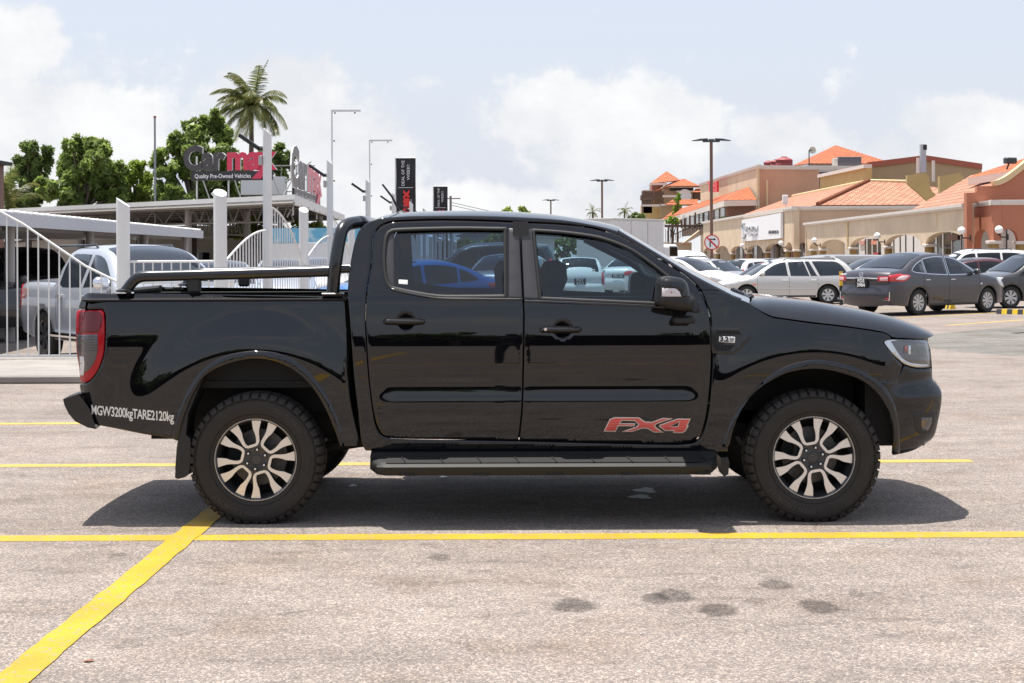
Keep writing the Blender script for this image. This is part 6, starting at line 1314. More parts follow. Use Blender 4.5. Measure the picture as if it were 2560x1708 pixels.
tree('green shrubs low under the canopy behind the railings', 650, 84, [(640,560,26),(600,575,26),(680,575,28),(750,560,20),(785,565,22),(800,575,18),(560,585,20),(700,590,22)], 4200, .16, LF2, name='shrub', cat='shrub', seed=7)
palm('tall windswept coconut palm behind the big rooftop sign', 628, 104, 268, 3.5, 40, (-.9, 0), 632, seed=17, sc_=1.1)
palm('palm fronds at the left edge under the rounded tree', 22, 84, 520, 2.6, 14, (0, 0), 22, seed=12, sc_=.8)
palm('stubby palm just left of the box truck top', 1482, 120, 531, .9, 12, (0, 0), 1482, seed=13, sc_=.6); palm('round headed palm above the box truck', 1561, 150, 530, 1.2, 14, (0, 0), 1561, seed=14, sc_=.6)
tree('treetop just clearing the middle of the cab roof', 1288, 130, [(1270,535,14),(1300,533,16),(1315,538,12),(1285,545,20)], 900, .28, LF2, seed=15)
tree('low treetop between the round palm and the tower building', 1595, 170, [(1590,545,16),(1605,548,14),(1575,552,12)], 500, .3, LF3, seed=16)
for i, (px, Y, bl) in enumerate(((1400, 120, [(1392,612,20),(1420,608,22),(1445,615,20),(1405,635,22)]), (1240, 110, [(1225,606,18),(1245,600,20),(1210,618,16),(1255,612,14)]), (1160, 125, [(1150,615,16),(1170,610,16),(1185,618,14)]), (1340, 140, [(1330,600,18),(1350,604,16)]))):
    tree(('green tree seen through the front side window, right of the white house', 'green tree seen through the rear side window above the dark suv', 'small tree seen through the rear side window behind the posts', 'tree behind the white house seen through the cab')[i], px, Y, bl, 1600, .22, LF1, seed=20 + i)
# vines on the plaza
tree('tall bright green climber growing on the tower building', 1693, 262, [(1697,488,7),(1692,500,8),(1699,512,7),(1690,522,8),(1688,532,9),(1695,496,7)], 900, .22, LF5, name='climbing_plant', cat='plant', seed=31, dep=.1); tree('bright green bush beside the outside stairs', 1680, 215, [(1672,556,9),(1685,552,10),(1692,558,8),(1678,548,8)], 700, .2, LF5, name='bush', cat='plant', seed=32, dep=.2)
for i, (px, py) in enumerate(((2177, 534), (2212, 529))):
    rnd = random.Random(i); p = at(px, py + 10, 112); t = thing('rooftop_plant', ('lime green grass like plant on the arcade roof, left one', 'lime green grass like plant on the arcade roof, right and taller')[i], 'plant', p - Vector((0, 0, .3)), 0, 'lime green plants on the arcade roof'); V = []; F_ = []
    for k in range(90):
        a = rnd.uniform(0, 6.28); e = rnd.uniform(.2, 1.4); d = Vector((math.cos(a) * math.cos(e), math.sin(a) * math.cos(e), math.sin(e))) * .5; q = Vector((-math.sin(a), math.cos(a), 0)) * .03; j = len(V); V += [-q, q, d * .6 + q, d + Vector((0, 0, -.12)) * (1.5 - e)]; F_.append((j, j + 1, j + 2, j + 3))
    mk('blade', V, F_, LF5, t, 0)
# far houses
def house(label, px0, px1, pyt, Y, wallc, roofc, win=2, d=8):
    a = at(px0, pyt, Y); b = at(px1, pyt, Y); g = gz(a.x, Y); t = thing('house', label, 'house', ((a.x + b.x) / 2, Y, g), 0); w = b.x - a.x; h = a.z - g
    m = MB(); m.box((0, d / 2, h / 2), (w, d, h)); m.build('wall', M('house_wall', wallc, .8, var=.05), t); m = MB(); m.prism([(-w / 2 - .5, h), (w / 2 + .5, h), (0, h + w * .16)], -.6, d + .6, 'y'); m.build('roof', M('house_roof', roofc, .7), t)
    for k in range(win): x = -w / 2 + w * (k + .5) / win; m = MB(); m.box((x, -.03, h * .55), (min(1.2, w / win * .4), .08, h * .28)); m.build('window', GLB, t)
house('white house with dark window seen through the front side window', 1300, 1386, 596, 105, (.62, .64, .66), (.35, .35, .36), 3); house('pale two storey house seen through the rear side window', 1150, 1262, 590, 128, (.45, .47, .48), (.25, .25, .26), 3)
wl = thing('boundary_wall', 'brown boundary wall in front of the far houses, seen through the truck', 'wall', (2, 98, gz(2, 98))); m = MB(); m.box((1.0, 0, .7), (13, .2, 1.4)); m.build('wall', M('brown_wall', (.12, .085, .08), .8), wl)
up_ = thing('utility_pole', 'utility pole with cross arms and wires right of the smaller banner', 'utility pole', at(1127, 632, 170) - Vector((0, 0, 1.5))); hh = at(1127, 492, 170).z
m = MB(); m.tube([(0, 0, 0), (0, 0, hh)], .13, 8); m.build('pole', M('pole_wood', (.2, .18, .17), .8), up_); m = MB()
for z, w in ((hh - .3, 1.8), (hh - 1.9, 3.2), (hh - 2.6, 1.8)): m.box((w * .12, 0, z), (w, .12, .12))
m.build('cross_arm', M('pole_wood', (.2, .18, .17), .8), up_)
for i, (pa, pb) in enumerate((((1127, 506), (1700, 536)), ((1127, 513), (1700, 541)))):
    a = at(pa[0], pa[1], 170); b = at(pb[0], pb[1], 230); m = MB(); m.tube([Vector((0, 0, 0)).lerp(b - a, k / 10) - Vector((0, 0, 2.0 * math.sin(PI * k / 10))) for k in range(11)], .03, 4); o = m.build('overhead_wire', BT, None); o.location = a; tag(o, ('overhead wire strung from the utility pole to the right, upper one', 'overhead wire strung from the utility pole to the right, lower one')[i], 'wire', 'overhead wires')
ml = at(387, 295, 78); t = thing('steel_mast', 'plain grey steel mast standing between the trees left of the sign', 'mast', (ml.x, 78, 0)); m = MB(); m.tube([(0, 0, 0), (0, 0, ml.z)], .055, 8); m.build('mast', M('mast_grey', (.3, .3, .32), .5), t); m = MB(); m.tube([(0, 0, ml.z), (0, 0, ml.z + .1)], .075, 8); m.build('cap', M('mast_cap', (.35, .12, .1), .5), t)
rb_ = thing('roof_unit', 'white roof structure and steel frame between the two rooftop signs', 'roof structure', at(690, 450, 76)); m = MB(); m.box((-.6, 0, -.3), (2.2, .8, .9)); m.build('cabinet', BW2, rb_)
m = MB()
for k in range(5): m.tube([(-1.2 + k * .75, -.2, -.8), (-1.2 + k * .75, -.2, .75)], .025, 6)
for z in (-.6, 0, .7): m.tube([(-1.4, -.2, z), (2.0, -.2, z)], .025, 6)
m.tube([(0, -.2, -.6), (1.8, -.2, .9)], .025, 6); m.build('frame', TR, rb_)
eb = thing('brick_building', 'edge of a brown building with dark eave at the left margin', 'building', at(-38, 632, 70) - Vector((1.1, 0, 1.5))); m = MB(); m.box((0, 2, 2.9), (1.3, 4, 5.8)); m.build('wall', M('brown_brick', (.26, .15, .12), .8), eb); m = MB(); m.box((.1, 1.7, 5.85), (1.9, 4.8, .16)); m.build('eave', BT, eb)
# ================================================================== what stands behind the photographer (seen only as reflections)
for i, (x, y, r) in enumerate(((-24, -34, 4.2), (-12, -38, 3.6), (-2, -36, 3.0), (9, -39, 4.0), (20, -35, 3.4), (31, -38, 4.4), (-36, -36, 4.6))):
    rnd = random.Random(50 + i); t = thing('tree', 'dark green tree behind the photographer, %s of seven reflected in the truck' % ORD[i], 'tree', (x, y, 0), 0, 'trees behind the photographer'); V, F_ = leaves([(0, 0, 3.4, r * .62), (r * .5, 0, 3.0, r * .5), (-r * .5, 0, 2.8, r * .5)], 900, .5, rnd); mk('crown', V, F_, LF3, t, 0); m = MB(); m.tube([(0, 0, 0), (0, 0, 3)], .2, 6); m.build('trunk', BK, t)
t = thing('person', 'person behind the camera raising it to the eyes, reflected in the truck doors', 'person', (0.0, -.62, 0))
m = MB(); tb = lambda P, r: m.tube([Vector(p) for p in P], r, 12)
for s in (-1, 1):
    tb([(s * .16, .02, .04), (s * .15, 0, .48), (s * .10, 0, .92)], [.055, .065, .09]); tb([(s * .16, -.06, .04), (s * .17, .14, .035)], [.045, .04]); tb([(s * .17, 0, 1.42), (s * .34, .12, 1.24), (s * .12, .36, 1.50)], [.06, .05, .04]); tb([(s * .12, .36, 1.50), (s * .05, .40, 1.54)], [.042, .035])
tb([(0, 0, .86), (0, 0, 1.05), (0, -.01, 1.25), (0, 0, 1.42), (0, 0, 1.50)], [.15, .14, .17, .16, .06]); tb([(0, 0, 1.45), (0, .01, 1.58)], [.055, .055]); m.lathe([(0, -.12), (.06, -.10), (.085, -.02), (.09, .05), (.06, .11), (0, .13)], (0, .02, 1.65), 'z', 16)
o = m.build('body', M('dark_clothes', (.02, .02, .025), .8), t, 60); q = o.modifiers.new('join', 'REMESH'); q.mode = 'VOXEL'; q.voxel_size = .018; q.use_smooth_shade = True
t = thing('shop_building', 'long low dark building behind the photographer, only seen as a reflection', 'building', (0, -44, 0)); m = MB(); m.box((0, 0, 1.6), (90, 6, 3.2)); m.build('wall', M('dark_wall', (.06, .045, .04), .8), t); m = MB(); m.box((0, 2.5, 3.4), (92, 9, .4)); m.build('roof', M('dark_roof', (.03, .03, .03), .8), t)
# ================================================================== the plaza on the right
BE = M('beige_render', (.66, .52, .365), .85, var=.16, vs=.45, bump=.2, bs=8); BE2 = M('ochre_render', (.50, .35, .15), .85, var=.10, vs=.6); PK = M('shaded_pink_render', (.56, .31, .20), .85, var=.08, vs=.5); TC_ = M('terracotta_render', (.46, .175, .10), .8, var=.08, vs=.8); OCL = M('ochre_column', (.30, .19, .06), .7, var=.1); CO = M('pale_coping', (.66, .60, .54), .6, var=.06, vs=1.5); SHP = M('shop_panel', (.74, .72, .69), .5); BRW = M('brown_screen', (.12, .075, .05), .8); CR = M('cream_trim', (.66, .50, .28), .7)
def tiles(name, c1, c2, sx=.30, sz=.36):
    m = bpy.data.materials.new(name); m.use_nodes = True; t = m.node_tree; b = t.nodes['Principled BSDF']; b.inputs['Roughness'].default_value = .75
    tc = t.nodes.new('ShaderNodeTexCoord'); br = t.nodes.new('ShaderNodeTexBrick'); mp = t.nodes.new('ShaderNodeMapping'); t.links.new(tc.outputs['UV'], mp.inputs[0]); t.links.new(mp.outputs[0], br.inputs['Vector'])
    br.inputs['Scale'].default_value = 1; br.inputs['Brick Width'].default_value = sx; br.inputs['Row Height'].default_value = sz; br.inputs['Mortar Size'].default_value = .06; br.inputs['Mortar Smooth'].default_value = .6; br.inputs['Color1'].default_value = (*c1, 1); br.inputs['Color2'].default_value = (*c2, 1); br.inputs['Mortar'].default_value = (c1[0] * .38, c1[1] * .34, c1[2] * .3, 1)
    n = t.nodes.new('ShaderNodeTexNoise'); n.inputs['Scale'].default_value = 1.2; n.inputs['Detail'].default_value = 6; t.links.new(tc.outputs['UV'], n.inputs['Vector']); r = t.nodes.new('ShaderNodeMapRange'); t.links.new(n.outputs['Fac'], r.inputs[0]); r.inputs[3].default_value = .8; r.inputs[4].default_value = 1.2
    x = t.nodes.new('ShaderNodeMixRGB'); x.blend_type = 'MULTIPLY'; x.inputs[0].default_value = 1; t.links.new(br.outputs['Color'], x.inputs[1]); t.links.new(r.outputs[0], x.inputs[2]); t.links.new(x.outputs[0], b.inputs['Base Color'])
    bu = t.nodes.new('ShaderNodeBump'); bu.inputs['Distance'].default_value = .08; bu.inputs['Strength'].default_value = .8; bu.invert = True; t.links.new(br.outputs['Fac'], bu.inputs['Height']); t.links.new(bu.outputs[0], b.inputs['Normal'])
    return m
RF1 = tiles('clay_tiles', (.42, .115, .034), (.33, .080, .022), .75, .75); RF2 = tiles('pale_clay_tiles', (.37, .155, .088), (.47, .23, .14), .62, .62)
def plane_hit(px, py, A, B):
    u, v = px - CX, -(py - CY); kx = (u * _c + v * _s) / FPX; t = (kx * A[1] - A[0]) / ((B[0] - A[0]) - kx * (B[1] - A[1])); Y = A[1] + (B[1] - A[1]) * t
    return t * math.hypot(B[0] - A[0], B[1] - A[1]), unp(px, py, Y)[1], Y
def wallp(name, A, B, poly, mat, parent, o, th=.35, holes=(), front=0.0):
    """upright slab with polygon outline (s,z) in the vertical plane A->B; thickness goes away from the camera"""
    d = Vector((B[0] - A[0], B[1] - A[1], 0)).normalized(); n = Vector((-d.y, d.x, 0))
    if n.x * A[0] + n.y * A[1] < 0: n = -n
    rings = [ccw(np.array(poly, float))] + [ccw(np.array(h, float))[::-1] for h in holes]; pts = np.vstack(rings); tri = cdt_tris(rings); N_ = len(pts)
    def P(s, z, t): q = Vector((A[0], A[1], 0)) + d * s + n * t; return (q.x - o[0], q.y - o[1], z - o[2])
    V = [P(s, z, front) for s, z in pts] + [P(s, z, front + th) for s, z in pts]; F_ = [t for t in tri] + [tuple(N_ + i for i in t[::-1]) for t in tri]; b = 0
    for r in rings:
        k = len(r); F_ += [(b + i, b + (i + 1) % k, N_ + b + (i + 1) % k, N_ + b + i) for i in range(k)]; b += k
    return mk(name, V, F_, mat, parent, 35)
def roofp(name, P, mat, parent, o, th=.15):
    """tiled roof plane, UV laid along its eave (first edge) so that courses run level"""
    P = [Vector(p) for p in P]; u = (P[1] - P[0]).normalized(); nn = u.cross(P[2] - P[0]).normalized(); 
    if nn.z < 0: nn = -nn
    w = nn.cross(u).normalized(); k = len(P); V = [p - Vector(o) for p in P] + [p - Vector(o) - nn * th for p in P]
    me = bpy.data.meshes.new(name); F_ = [tuple(range(k)), tuple(range(k, 2 * k))[::-1]] + [(i, (i + 1) % k, k + (i + 1) % k, k + i) for i in range(k)]; me.from_pydata([tuple(v) for v in V], [], F_); uv = me.uv_layers.new(name='UVMap')
    for lp in me.loops: q = me.vertices[lp.vertex_index].co + Vector(o) - P[0]; uv.data[lp.index].uv = (q.dot(u), q.dot(w))
    return link(name, me, mat, parent)
def arches_bottom(A, B, ar, fn):
    out = []
    for u0, u1, top, spl, spr in ar:
        s0, z0, _ = plane_hit(*fn(u0, spl), A, B); s1, z1, _ = plane_hit(*fn(u1, spr), A, B); _, zt, _ = plane_hit(*fn((u0 + u1) / 2, top), A, B)
        for k in range(15):
            a = PI - PI * k / 14; s = (s0 + s1) / 2 + (s1 - s0) / 2 * math.cos(a); zb = z0 + (z1 - z0) * k / 14; out.append((s, zb + (zt - (z0 + z1) / 2) * math.sin(a) ** .9))
    return out
Z5 = lambda u, v: (1900 + .35069 * u, 300 + .35069 * v); Z6 = lambda u, v: (1600 + .170213 * u, 400 + .170213 * v); ZR = lambda u, v: (2280 + .23588 * u, 330 + .23588 * v); Z4 = lambda u, v: (1300 + .34043 * u, 300 + .34043 * v)
def coping(A, B, s0, z0, s1, z1, parent, o, h=.26, out=.22, mat=CO, name='coping'):
    d = Vector((B[0] - A[0], B[1] - A[1], 0)).normalized(); n = Vector((-d.y, d.x, 0)); 
    if n.x * A[0] + n.y * A[1] < 0: n = -n
    V = []
    for s, z in ((s0, z0), (s1, z1)):
        for t, dz in ((-out, 0.02), (-out, -h * .55), (-out * .5, -h), (.3, -h), (.3, .04)): q = Vector((A[0], A[1], 0)) + d * s + n * t; V.append((q.x - o[0], q.y - o[1], z + dz - o[2]))
    return mk(name, V, [(i, (i + 1) % 5, 5 + (i + 1) % 5, 5 + i) for i in range(5)] + [(0, 1, 2, 3, 4), (9, 8, 7, 6, 5)], mat, parent, 30)
def column(A, B, px0, px1, capy, parent, o, mat=OCL, wide=1.25):
    s0, zc, Y = plane_hit(px0, capy, A, B); s1 = plane_hit(px1, capy, A, B)[0]; d = Vector((B[0] - A[0], B[1] - A[1], 0)).normalized(); n = Vector((-d.y, d.x, 0))
    if n.x * A[0] + n.y * A[1] < 0: n = -n
    r = .27; c = Vector((A[0], A[1], 0)) + d * (s0 + s1) / 2 + n * .22; g = gz(c.x, c.y) - .05; m = MB(); m.tube([(c.x - o[0], c.y - o[1], g), (c.x - o[0], c.y - o[1], zc - .04)], r, 16); cl = m.build('column', mat, parent, 60); hw_ = .38 * wide
    m = MB(); m.box((c.x - o[0], c.y - o[1], zc), (hw_ * 2, .62, .17), math.atan2(d.y, d.x), bev=.03); m.build('capital', CO, cl)
def globe(px, py, Y, parent_dir=(1, .2)):
    p = at(px, py, Y); t = thing('globe_lamp', None, 'wall lamp', p, 0, 'white globe wall lamps on the arcade'); m = MB(); r = .21
    m.lathe([(r * math.sin(PI * k / 14), -r * math.cos(PI * k / 14)) for k in range(15)], (0, 0, 0), 'z', 24); m.build('globe', M('opal_glass', (.85, .84, .82), .25), t, 60)
    m = MB(); m.tube([(0, 0, -.22), (.1, .02, -.38), (.45, .05, -.38)], .035, 6); m.lathe([(.09, -.02), (.06, -.08), (.0, -.1)], (0, 0, -.19), 'z', 12); m.box((.47, .05, -.38), (.05, .12, .3)); m.build('bracket', BT, t); return t
# ---------- nearer arcade
A2, B2 = (25.8, 132.4), (24.05, 80.1); t = arc = thing('arcade_building', 'low beige shopping arcade with wide arches and white coping, behind the grey sedan', 'building', (25.0, 100, 0)); O2 = (25.0, 100, 0)
sL, zL, _ = plane_hit(2014, 558, A2, B2); sR, zR, _ = plane_hit(2414, 509.8, A2, B2)
ar = [(352,418,872,927,925),(428,618,852,925,918),(640,868,836,915,909),(884,1148,818,908,897),(1178,1464,798,893,885)]
bt = arches_bottom(A2, B2, ar, Z5); s_a, z_a, _ = plane_hit(*Z5(340, 928), A2, B2)
wallp('wall', A2, B2, [(sL, zL), (s_a, z_a)] + bt + [(sR, plane_hit(2414, 608, A2, B2)[1]), (sR, zR)], BE, arc, O2, .45)
wallp('end_wall', (25.8, 132.4), (33, 132.4), [(0, -1.2), (7, -1.2), (7, zL), (0, zL)], BE, arc, O2, .3)
coping(A2, B2, sL - .2, zL, sR, zR, arc, O2)
for u0, u1, v in ((345, 385, 928), (412, 450, 926), (600, 640, 0) and (622, 663, 915), (873, 912, 908), (1152, 1208, 896)): column(A2, B2, Z5(u0, v)[0], Z5(u1, v)[0], Z5(u0, v)[1], arc, O2)
for u in (632, 1268):
    s_, z_, _ = plane_hit(*Z5(u, 900), A2, B2); d_ = Vector((B2[0] - A2[0], B2[1] - A2[1], 0)).normalized(); q_ = Vector((A2[0], A2[1], 0)) + d_ * s_ + Vector((-.08, 0, 0)) - Vector(O2); m = MB(); m.tube([(q_.x, q_.y, 1.7 if u < 700 else 2.9), (q_.x, q_.y, 3.75)], .06 if u < 700 else .02, 6); m.build('downpipe', CR, arc)
SA, SB = (29.2, 134), (28.4, 76)        # shop fronts behind the arcade
wallp('shop_front', SA, SB, [(0, -1.4), (58, -1.4), (58, 3.6), (0, 3.6)], SHP, arc, O2, .3)
def shopbit(px0, px1, y0, y1, mat, nm, par=None, out=.04):
    s0, za, _ = plane_hit(px0, y0, SA, SB); s1, zb, _ = plane_hit(px1, y1, SA, SB); return wallp(nm, SA, SB, [(s0, zb), (s1, zb), (s1, za), (s0, za)], mat, par or arc, O2, .05, front=-out)
for u0, u1, v0, v1 in ((440,560,900,1000), (750,862,850,990), (1205,1275,800,960), (1280,1470,800,960)):
    w = shopbit(*[Z5(u, 0)[0] for u in (u0, u1)], Z5(0, v0)[1], Z5(0, v1)[1], GLB, 'shop_window')
    for k in range(3): uu = u0 + (u1 - u0) * (k + .5) / 3; shopbit(Z5(uu - 3, 0)[0], Z5(uu + 3, 0)[0], Z5(0, v0)[1], Z5(0, v1)[1], SHP, 'mullion', w, .08)
for u in (690, 955, 1000, 1040, 1095, 700): shopbit(Z5(u, 0)[0], Z5(u + 4, 0)[0], Z5(0, 815)[1], Z5(0, 1010)[1], BT, 'panel_joint', None, .06)
RDS = M('shop_red', (.45, .05, .05), .5); shopbit(Z5(715, 0)[0], Z5(752, 0)[0], Z5(0, 862)[1], Z5(0, 888)[1], M('sale_sign', (.7, .35, .3), .5), 'sale_sign', None, .09); shopbit(Z5(800, 0)[0], Z5(840, 0)[0], Z5(0, 862)[1], Z5(0, 888)[1], M('sale_sign2', (.75, .3, .2), .5), 'sale_sign', None, .09); shopbit(Z5(832, 0)[0], Z5(868, 0)[0], Z5(0, 945)[1], Z5(0, 985)[1], RDS, 'red_box', None, .3); shopbit(Z5(1350, 0)[0], Z5(1422, 0)[0], Z5(0, 822)[1], Z5(0, 856)[1], M('shop_board', (.24, .13, .09), .6), 'shop_sign', None, .12)
roofp('roof', [(24.5, 83, 4.06), (25.45, 97.5, 4.03), (31.4, 103, 6.75), (31.2, 83, 6.75)], RF2, arc, O2)
# ---------- farther arcade with the signboard
A1, B1 = (25.8, 203), (25.2, 135); O1 = (25.5, 160, 0); bld = thing('arcade_building', 'taller beige arcade with the large white signboard, behind the no turn sign', 'building', O1)
sL, zL, _ = plane_hit(1758, 555, A1, B1); sR, zR, _ = plane_hit(1984.5, 516.5, A1, B1)
ar1 = [(930,1075,1290,1380,1372),(1105,1302,1262,1378,1370),(1330,1538,1266,1378,1372),(1566,1802,1250,1370,1362),(1838,2108,1226,1356,1345),(2143,2236,1208,1335,1332)]
bt = arches_bottom(A1, B1, ar1, Z6); s_a, z_a, _ = plane_hit(*Z6(915, 1382), A1, B1)
wallp('wall', A1, B1, [(sL, zL), (sL, z_a), (s_a, z_a)] + bt + [(sR, plane_hit(*Z6(2262, 1330), A1, B1)[1]), (sR, zR)], BE, bld, O1, .5); coping(A1, B1, sL, zL, sR + .2, zR, bld, O1, .34)
for u0, u1, v in ((890, 968, 1378), (1077, 1165, 1372), (1300, 1380, 1378), (1530, 1620, 1368), (1798, 1890, 1355), (2105, 2180, 1338), (2225, 2300, 1333)): column(A1, B1, Z6(u0, v)[0], Z6(u1, v)[0], Z6(u0, v)[1], bld, O1)
RA, RB = (25.2, 135), (46, 135); s1, z1, _ = plane_hit(2330, 520, RA, RB)
bt = arches_bottom(RA, RB, [(272,346,874,933,932)], Z5)
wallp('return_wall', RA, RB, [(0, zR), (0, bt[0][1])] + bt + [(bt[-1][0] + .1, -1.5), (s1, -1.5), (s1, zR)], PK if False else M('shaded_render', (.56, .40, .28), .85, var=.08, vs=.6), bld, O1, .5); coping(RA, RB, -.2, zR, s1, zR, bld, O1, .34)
S1A, S1B = (30.5, 205), (30, 134)
wallp('shop_front', S1A, S1B, [(0, -1.6), (70, -1.6), (70, 4.6), (0, 4.6)], M('shop_dim', (.20, .16, .14), .6), bld, O1, .3)
for k in range(16):
    s0 = 4 + k * 4.1; wallp('shop_window', S1A, S1B, [(s0, -1.0), (s0 + 2.2, -1.0), (s0 + 2.2, 3.2), (s0, 3.2)], (GLB, M('poster_pink', (.30, .05, .10), .5), M('shop_grey', (.35, .34, .33), .5))[(0, 1, 2, 0)[k % 4]], bld, O1, .05, front=-.06)
# signboard
q = [plane_hit(*Z4(u, v), A1, B1)[:2] for u, v in ((1650, 735), (1650, 893), (1940, 868), (1940, 683))]
sb = wallp('signboard', A1, B1, q, M('signboard_white', (.82, .82, .82), .5), bld, O1, .25, front=-.32)
def walltext(txt, px0, px1, pyb, pyt, A, B, mat, name, parent, o, front, bold=.0, depth=.06):
    s0, z0, _ = plane_hit(px0, pyb, A, B); s1, zz, _ = plane_hit(px1, pyb, A, B); _, z1_, _ = plane_hit(px0, pyt, A, B); d = Vector((B[0] - A[0], B[1] - A[1], 0)).normalized(); n = Vector((-d.y, d.x, 0))
    if n.x * A[0] + n.y * A[1] < 0: n = -n
    V, Fc = text2d(txt, 1.0, bold, 1.0); w = max(v[0] for v in V); kx = (s1 - s0) / w; kz = (z1_ - z0) / .72; out = []
    for f in (front, front + depth):
        for v in V: p = Vector((A[0], A[1], 0)) + d * (s0 + v[0] * kx) + n * f; out.append((p.x - o[0], p.y - o[1], z0 + (zz - z0) * v[0] / w + v[1] * kz))
    ed = {}
    for f in Fc:
        for i in range(len(f)): a, b = f[i], f[(i + 1) % len(f)]; ed.setdefault((min(a, b), max(a, b)), []).append((a, b))
    k = len(V); mk(name, out, Fc + [(a, b, k + b, k + a) for (a, b), in [(e[0],) for e in ed.values() if len(e) == 1]], mat, parent, 0)
SGY = M('sign_grey_metal', (.42, .43, .45), .3, metal=.5)
walltext('PROTON', Z6(1605, 0)[0], Z6(1785, 0)[0], Z6(0, 1050)[1], Z6(0, 975)[1], A1, B1, SGY, 'signboard_lettering', sb, O1, -.42, .02, .1); walltext('CARS', Z6(1690, 0)[0], Z6(1772, 0)[0], Z6(0, 1118)[1], Z6(0, 1078)[1], A1, B1, SGY, 'signboard_lettering', sb, O1, -.42, .02, .1); walltext('ANSA MOTORS LTD', Z6(1938, 0)[0], Z6(2090, 0)[0], Z6(0, 1083)[1], Z6(0, 1035)[1], A1, B1, BT, 'signboard_lettering', sb, O1, -.35, .01, .02)
cur = [plane_hit(*Z6(u, v), A1, B1) for u, v in ((1590,935),(1562,940),(1548,975),(1560,1020),(1590,1050),(1605,1090),(1590,1135),(1565,1150),(1552,1130))]; d1 = Vector((B1[0] - A1[0], B1[1] - A1[1], 0)).normalized()
m = MB(); m.tube(smooth_path([Vector((A1[0], A1[1], 0)) + d1 * c[0] + Vector((-.42, 0, c[1])) - Vector(O1) for c in cur], 4), .09, 6); m.build('emblem_swirl', SGY, sb)
# set-back roof of this block
roofp('roof', [(27.5, 135.6, 5.75), (47, 135.6, 5.75), (38.6, 147, 8.25), (34.8, 147, 8.4)], RF2, bld, O1); roofp('roof', [(27.5, 187, 5.75), (27.5, 135.6, 5.75), (34.8, 147, 8.4), (34.8, 187, 8.4)], RF2, bld, O1)
m = MB(); m.tube([Vector((27.5, 135.6, 5.85)) - Vector(O1), Vector((34.8, 147, 8.5)) - Vector(O1)], .2, 6); m.build('hip_tiles', RF1, bld); m = MB(); m.tube([Vector((34.8, 147, 8.45)) - Vector(O1), Vector((38.6, 147, 8.35)) - Vector(O1)], .16, 6); m.tube([Vector((34.8, 147, 8.45)) - Vector(O1), Vector((34.8, 187, 8.45)) - Vector(O1)], .16, 6); m.build('ridge_flashing', CR, bld)
m = MB(); p = at(1963, 499, 150) - Vector(O1); m.box(p, (.55, .3, .9), bev=.03); m.tube([p + Vector((0, 0, -.4)), p + Vector((.2, 0, -1.1))], .05, 6); m.build('roof_lamp', SWH, bld)
# ---------- ochre block behind
OO = (40, 160, 0); ob = thing('ochre_building', 'tall windowless ochre building with red edged roof behind the tiled roofs', 'building', OO)
F1, F2 = (34.9, 152), (60, 152); pts = [plane_hit(*Z5(u, v), F1, F2)[:2] for u, v in ((762,342),(1120,297),(1182,292),(1580,352))]
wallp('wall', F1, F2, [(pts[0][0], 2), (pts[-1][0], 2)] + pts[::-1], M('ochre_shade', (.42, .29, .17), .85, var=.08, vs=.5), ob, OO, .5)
wallp('roof_trim', F1, F2, [(a, z) for a, z in pts] + [(a, z + .55) for a, z in pts[::-1]], M('red_trim', (.36, .10, .06), .7), ob, OO, .9, front=-.2)
G1, G2 = (34.9, 152), (36.5, 215); pg = [plane_hit(*Z5(u, v), G1, G2)[:2] for u, v in ((762, 342), (428, 412))]
wallp('side_wall', G1, G2, [(pg[0][0], 2), (pg[1][0], 2), pg[1], pg[0]], BE2, ob, OO, .5); wallp('side_coping', G1, G2, [pg[0], pg[1], (pg[1][0], pg[1][1] + .35), (pg[0][0], pg[0][1] + .35)], CO, ob, OO, .8, front=-.3)
m = MB(); a = at(*Z5(1160, 375), 148); b = at(*Z5(1163, 175), 148); w = 13 / 3770 * 148; m.box(((a.x + b.x) / 2 - OO[0], 148 - OO[1], (a.z + b.z) / 2), (w, w, b.z - a.z)); m.build('flue', M('galvanised', (.42, .42, .46), .4, metal=.4), ob); m = MB(); m.box((b.x - OO[0] + .12, 148 - OO[1] - w * .51, b.z - .3), (w * .7, .06, .5)); m.build('flue_mouth', BT, ob)
for u in (1126, 1236): a = at(*Z5(u, 440 if u > 1200 else 380), 147); b = at(*Z5(u, 270 if u < 1200 else 290), 147); m = MB(); m.tube([(a.x - OO[0], 147 - OO[1], a.z), (b.x - OO[0], 147 - OO[1], b.z)], .15, 8); m.build('vent_pipe', CO, ob, 60)
for poly, Y in (([(1050,395),(1180,375),(1186,395),(1206,400),(1208,440),(1214,480),(1230,512),(1250,528),(1252,550),(1275,552),(1275,575),(1210,590),(1050,452)], 128), ([(1280,402),(1430,376),(1434,395),(1450,400),(1452,445),(1462,500),(1450,520),(1300,565),(1280,565)], 122)):
    P_ = [unp(*Z5(u, v), Y) for u, v in poly]; m = MB(); m.prism([(x - OO[0], z) for x, z in P_], Y - OO[1], Y - OO[1] + .5, 'y'); m.build('curved_parapet', BE2, ob)
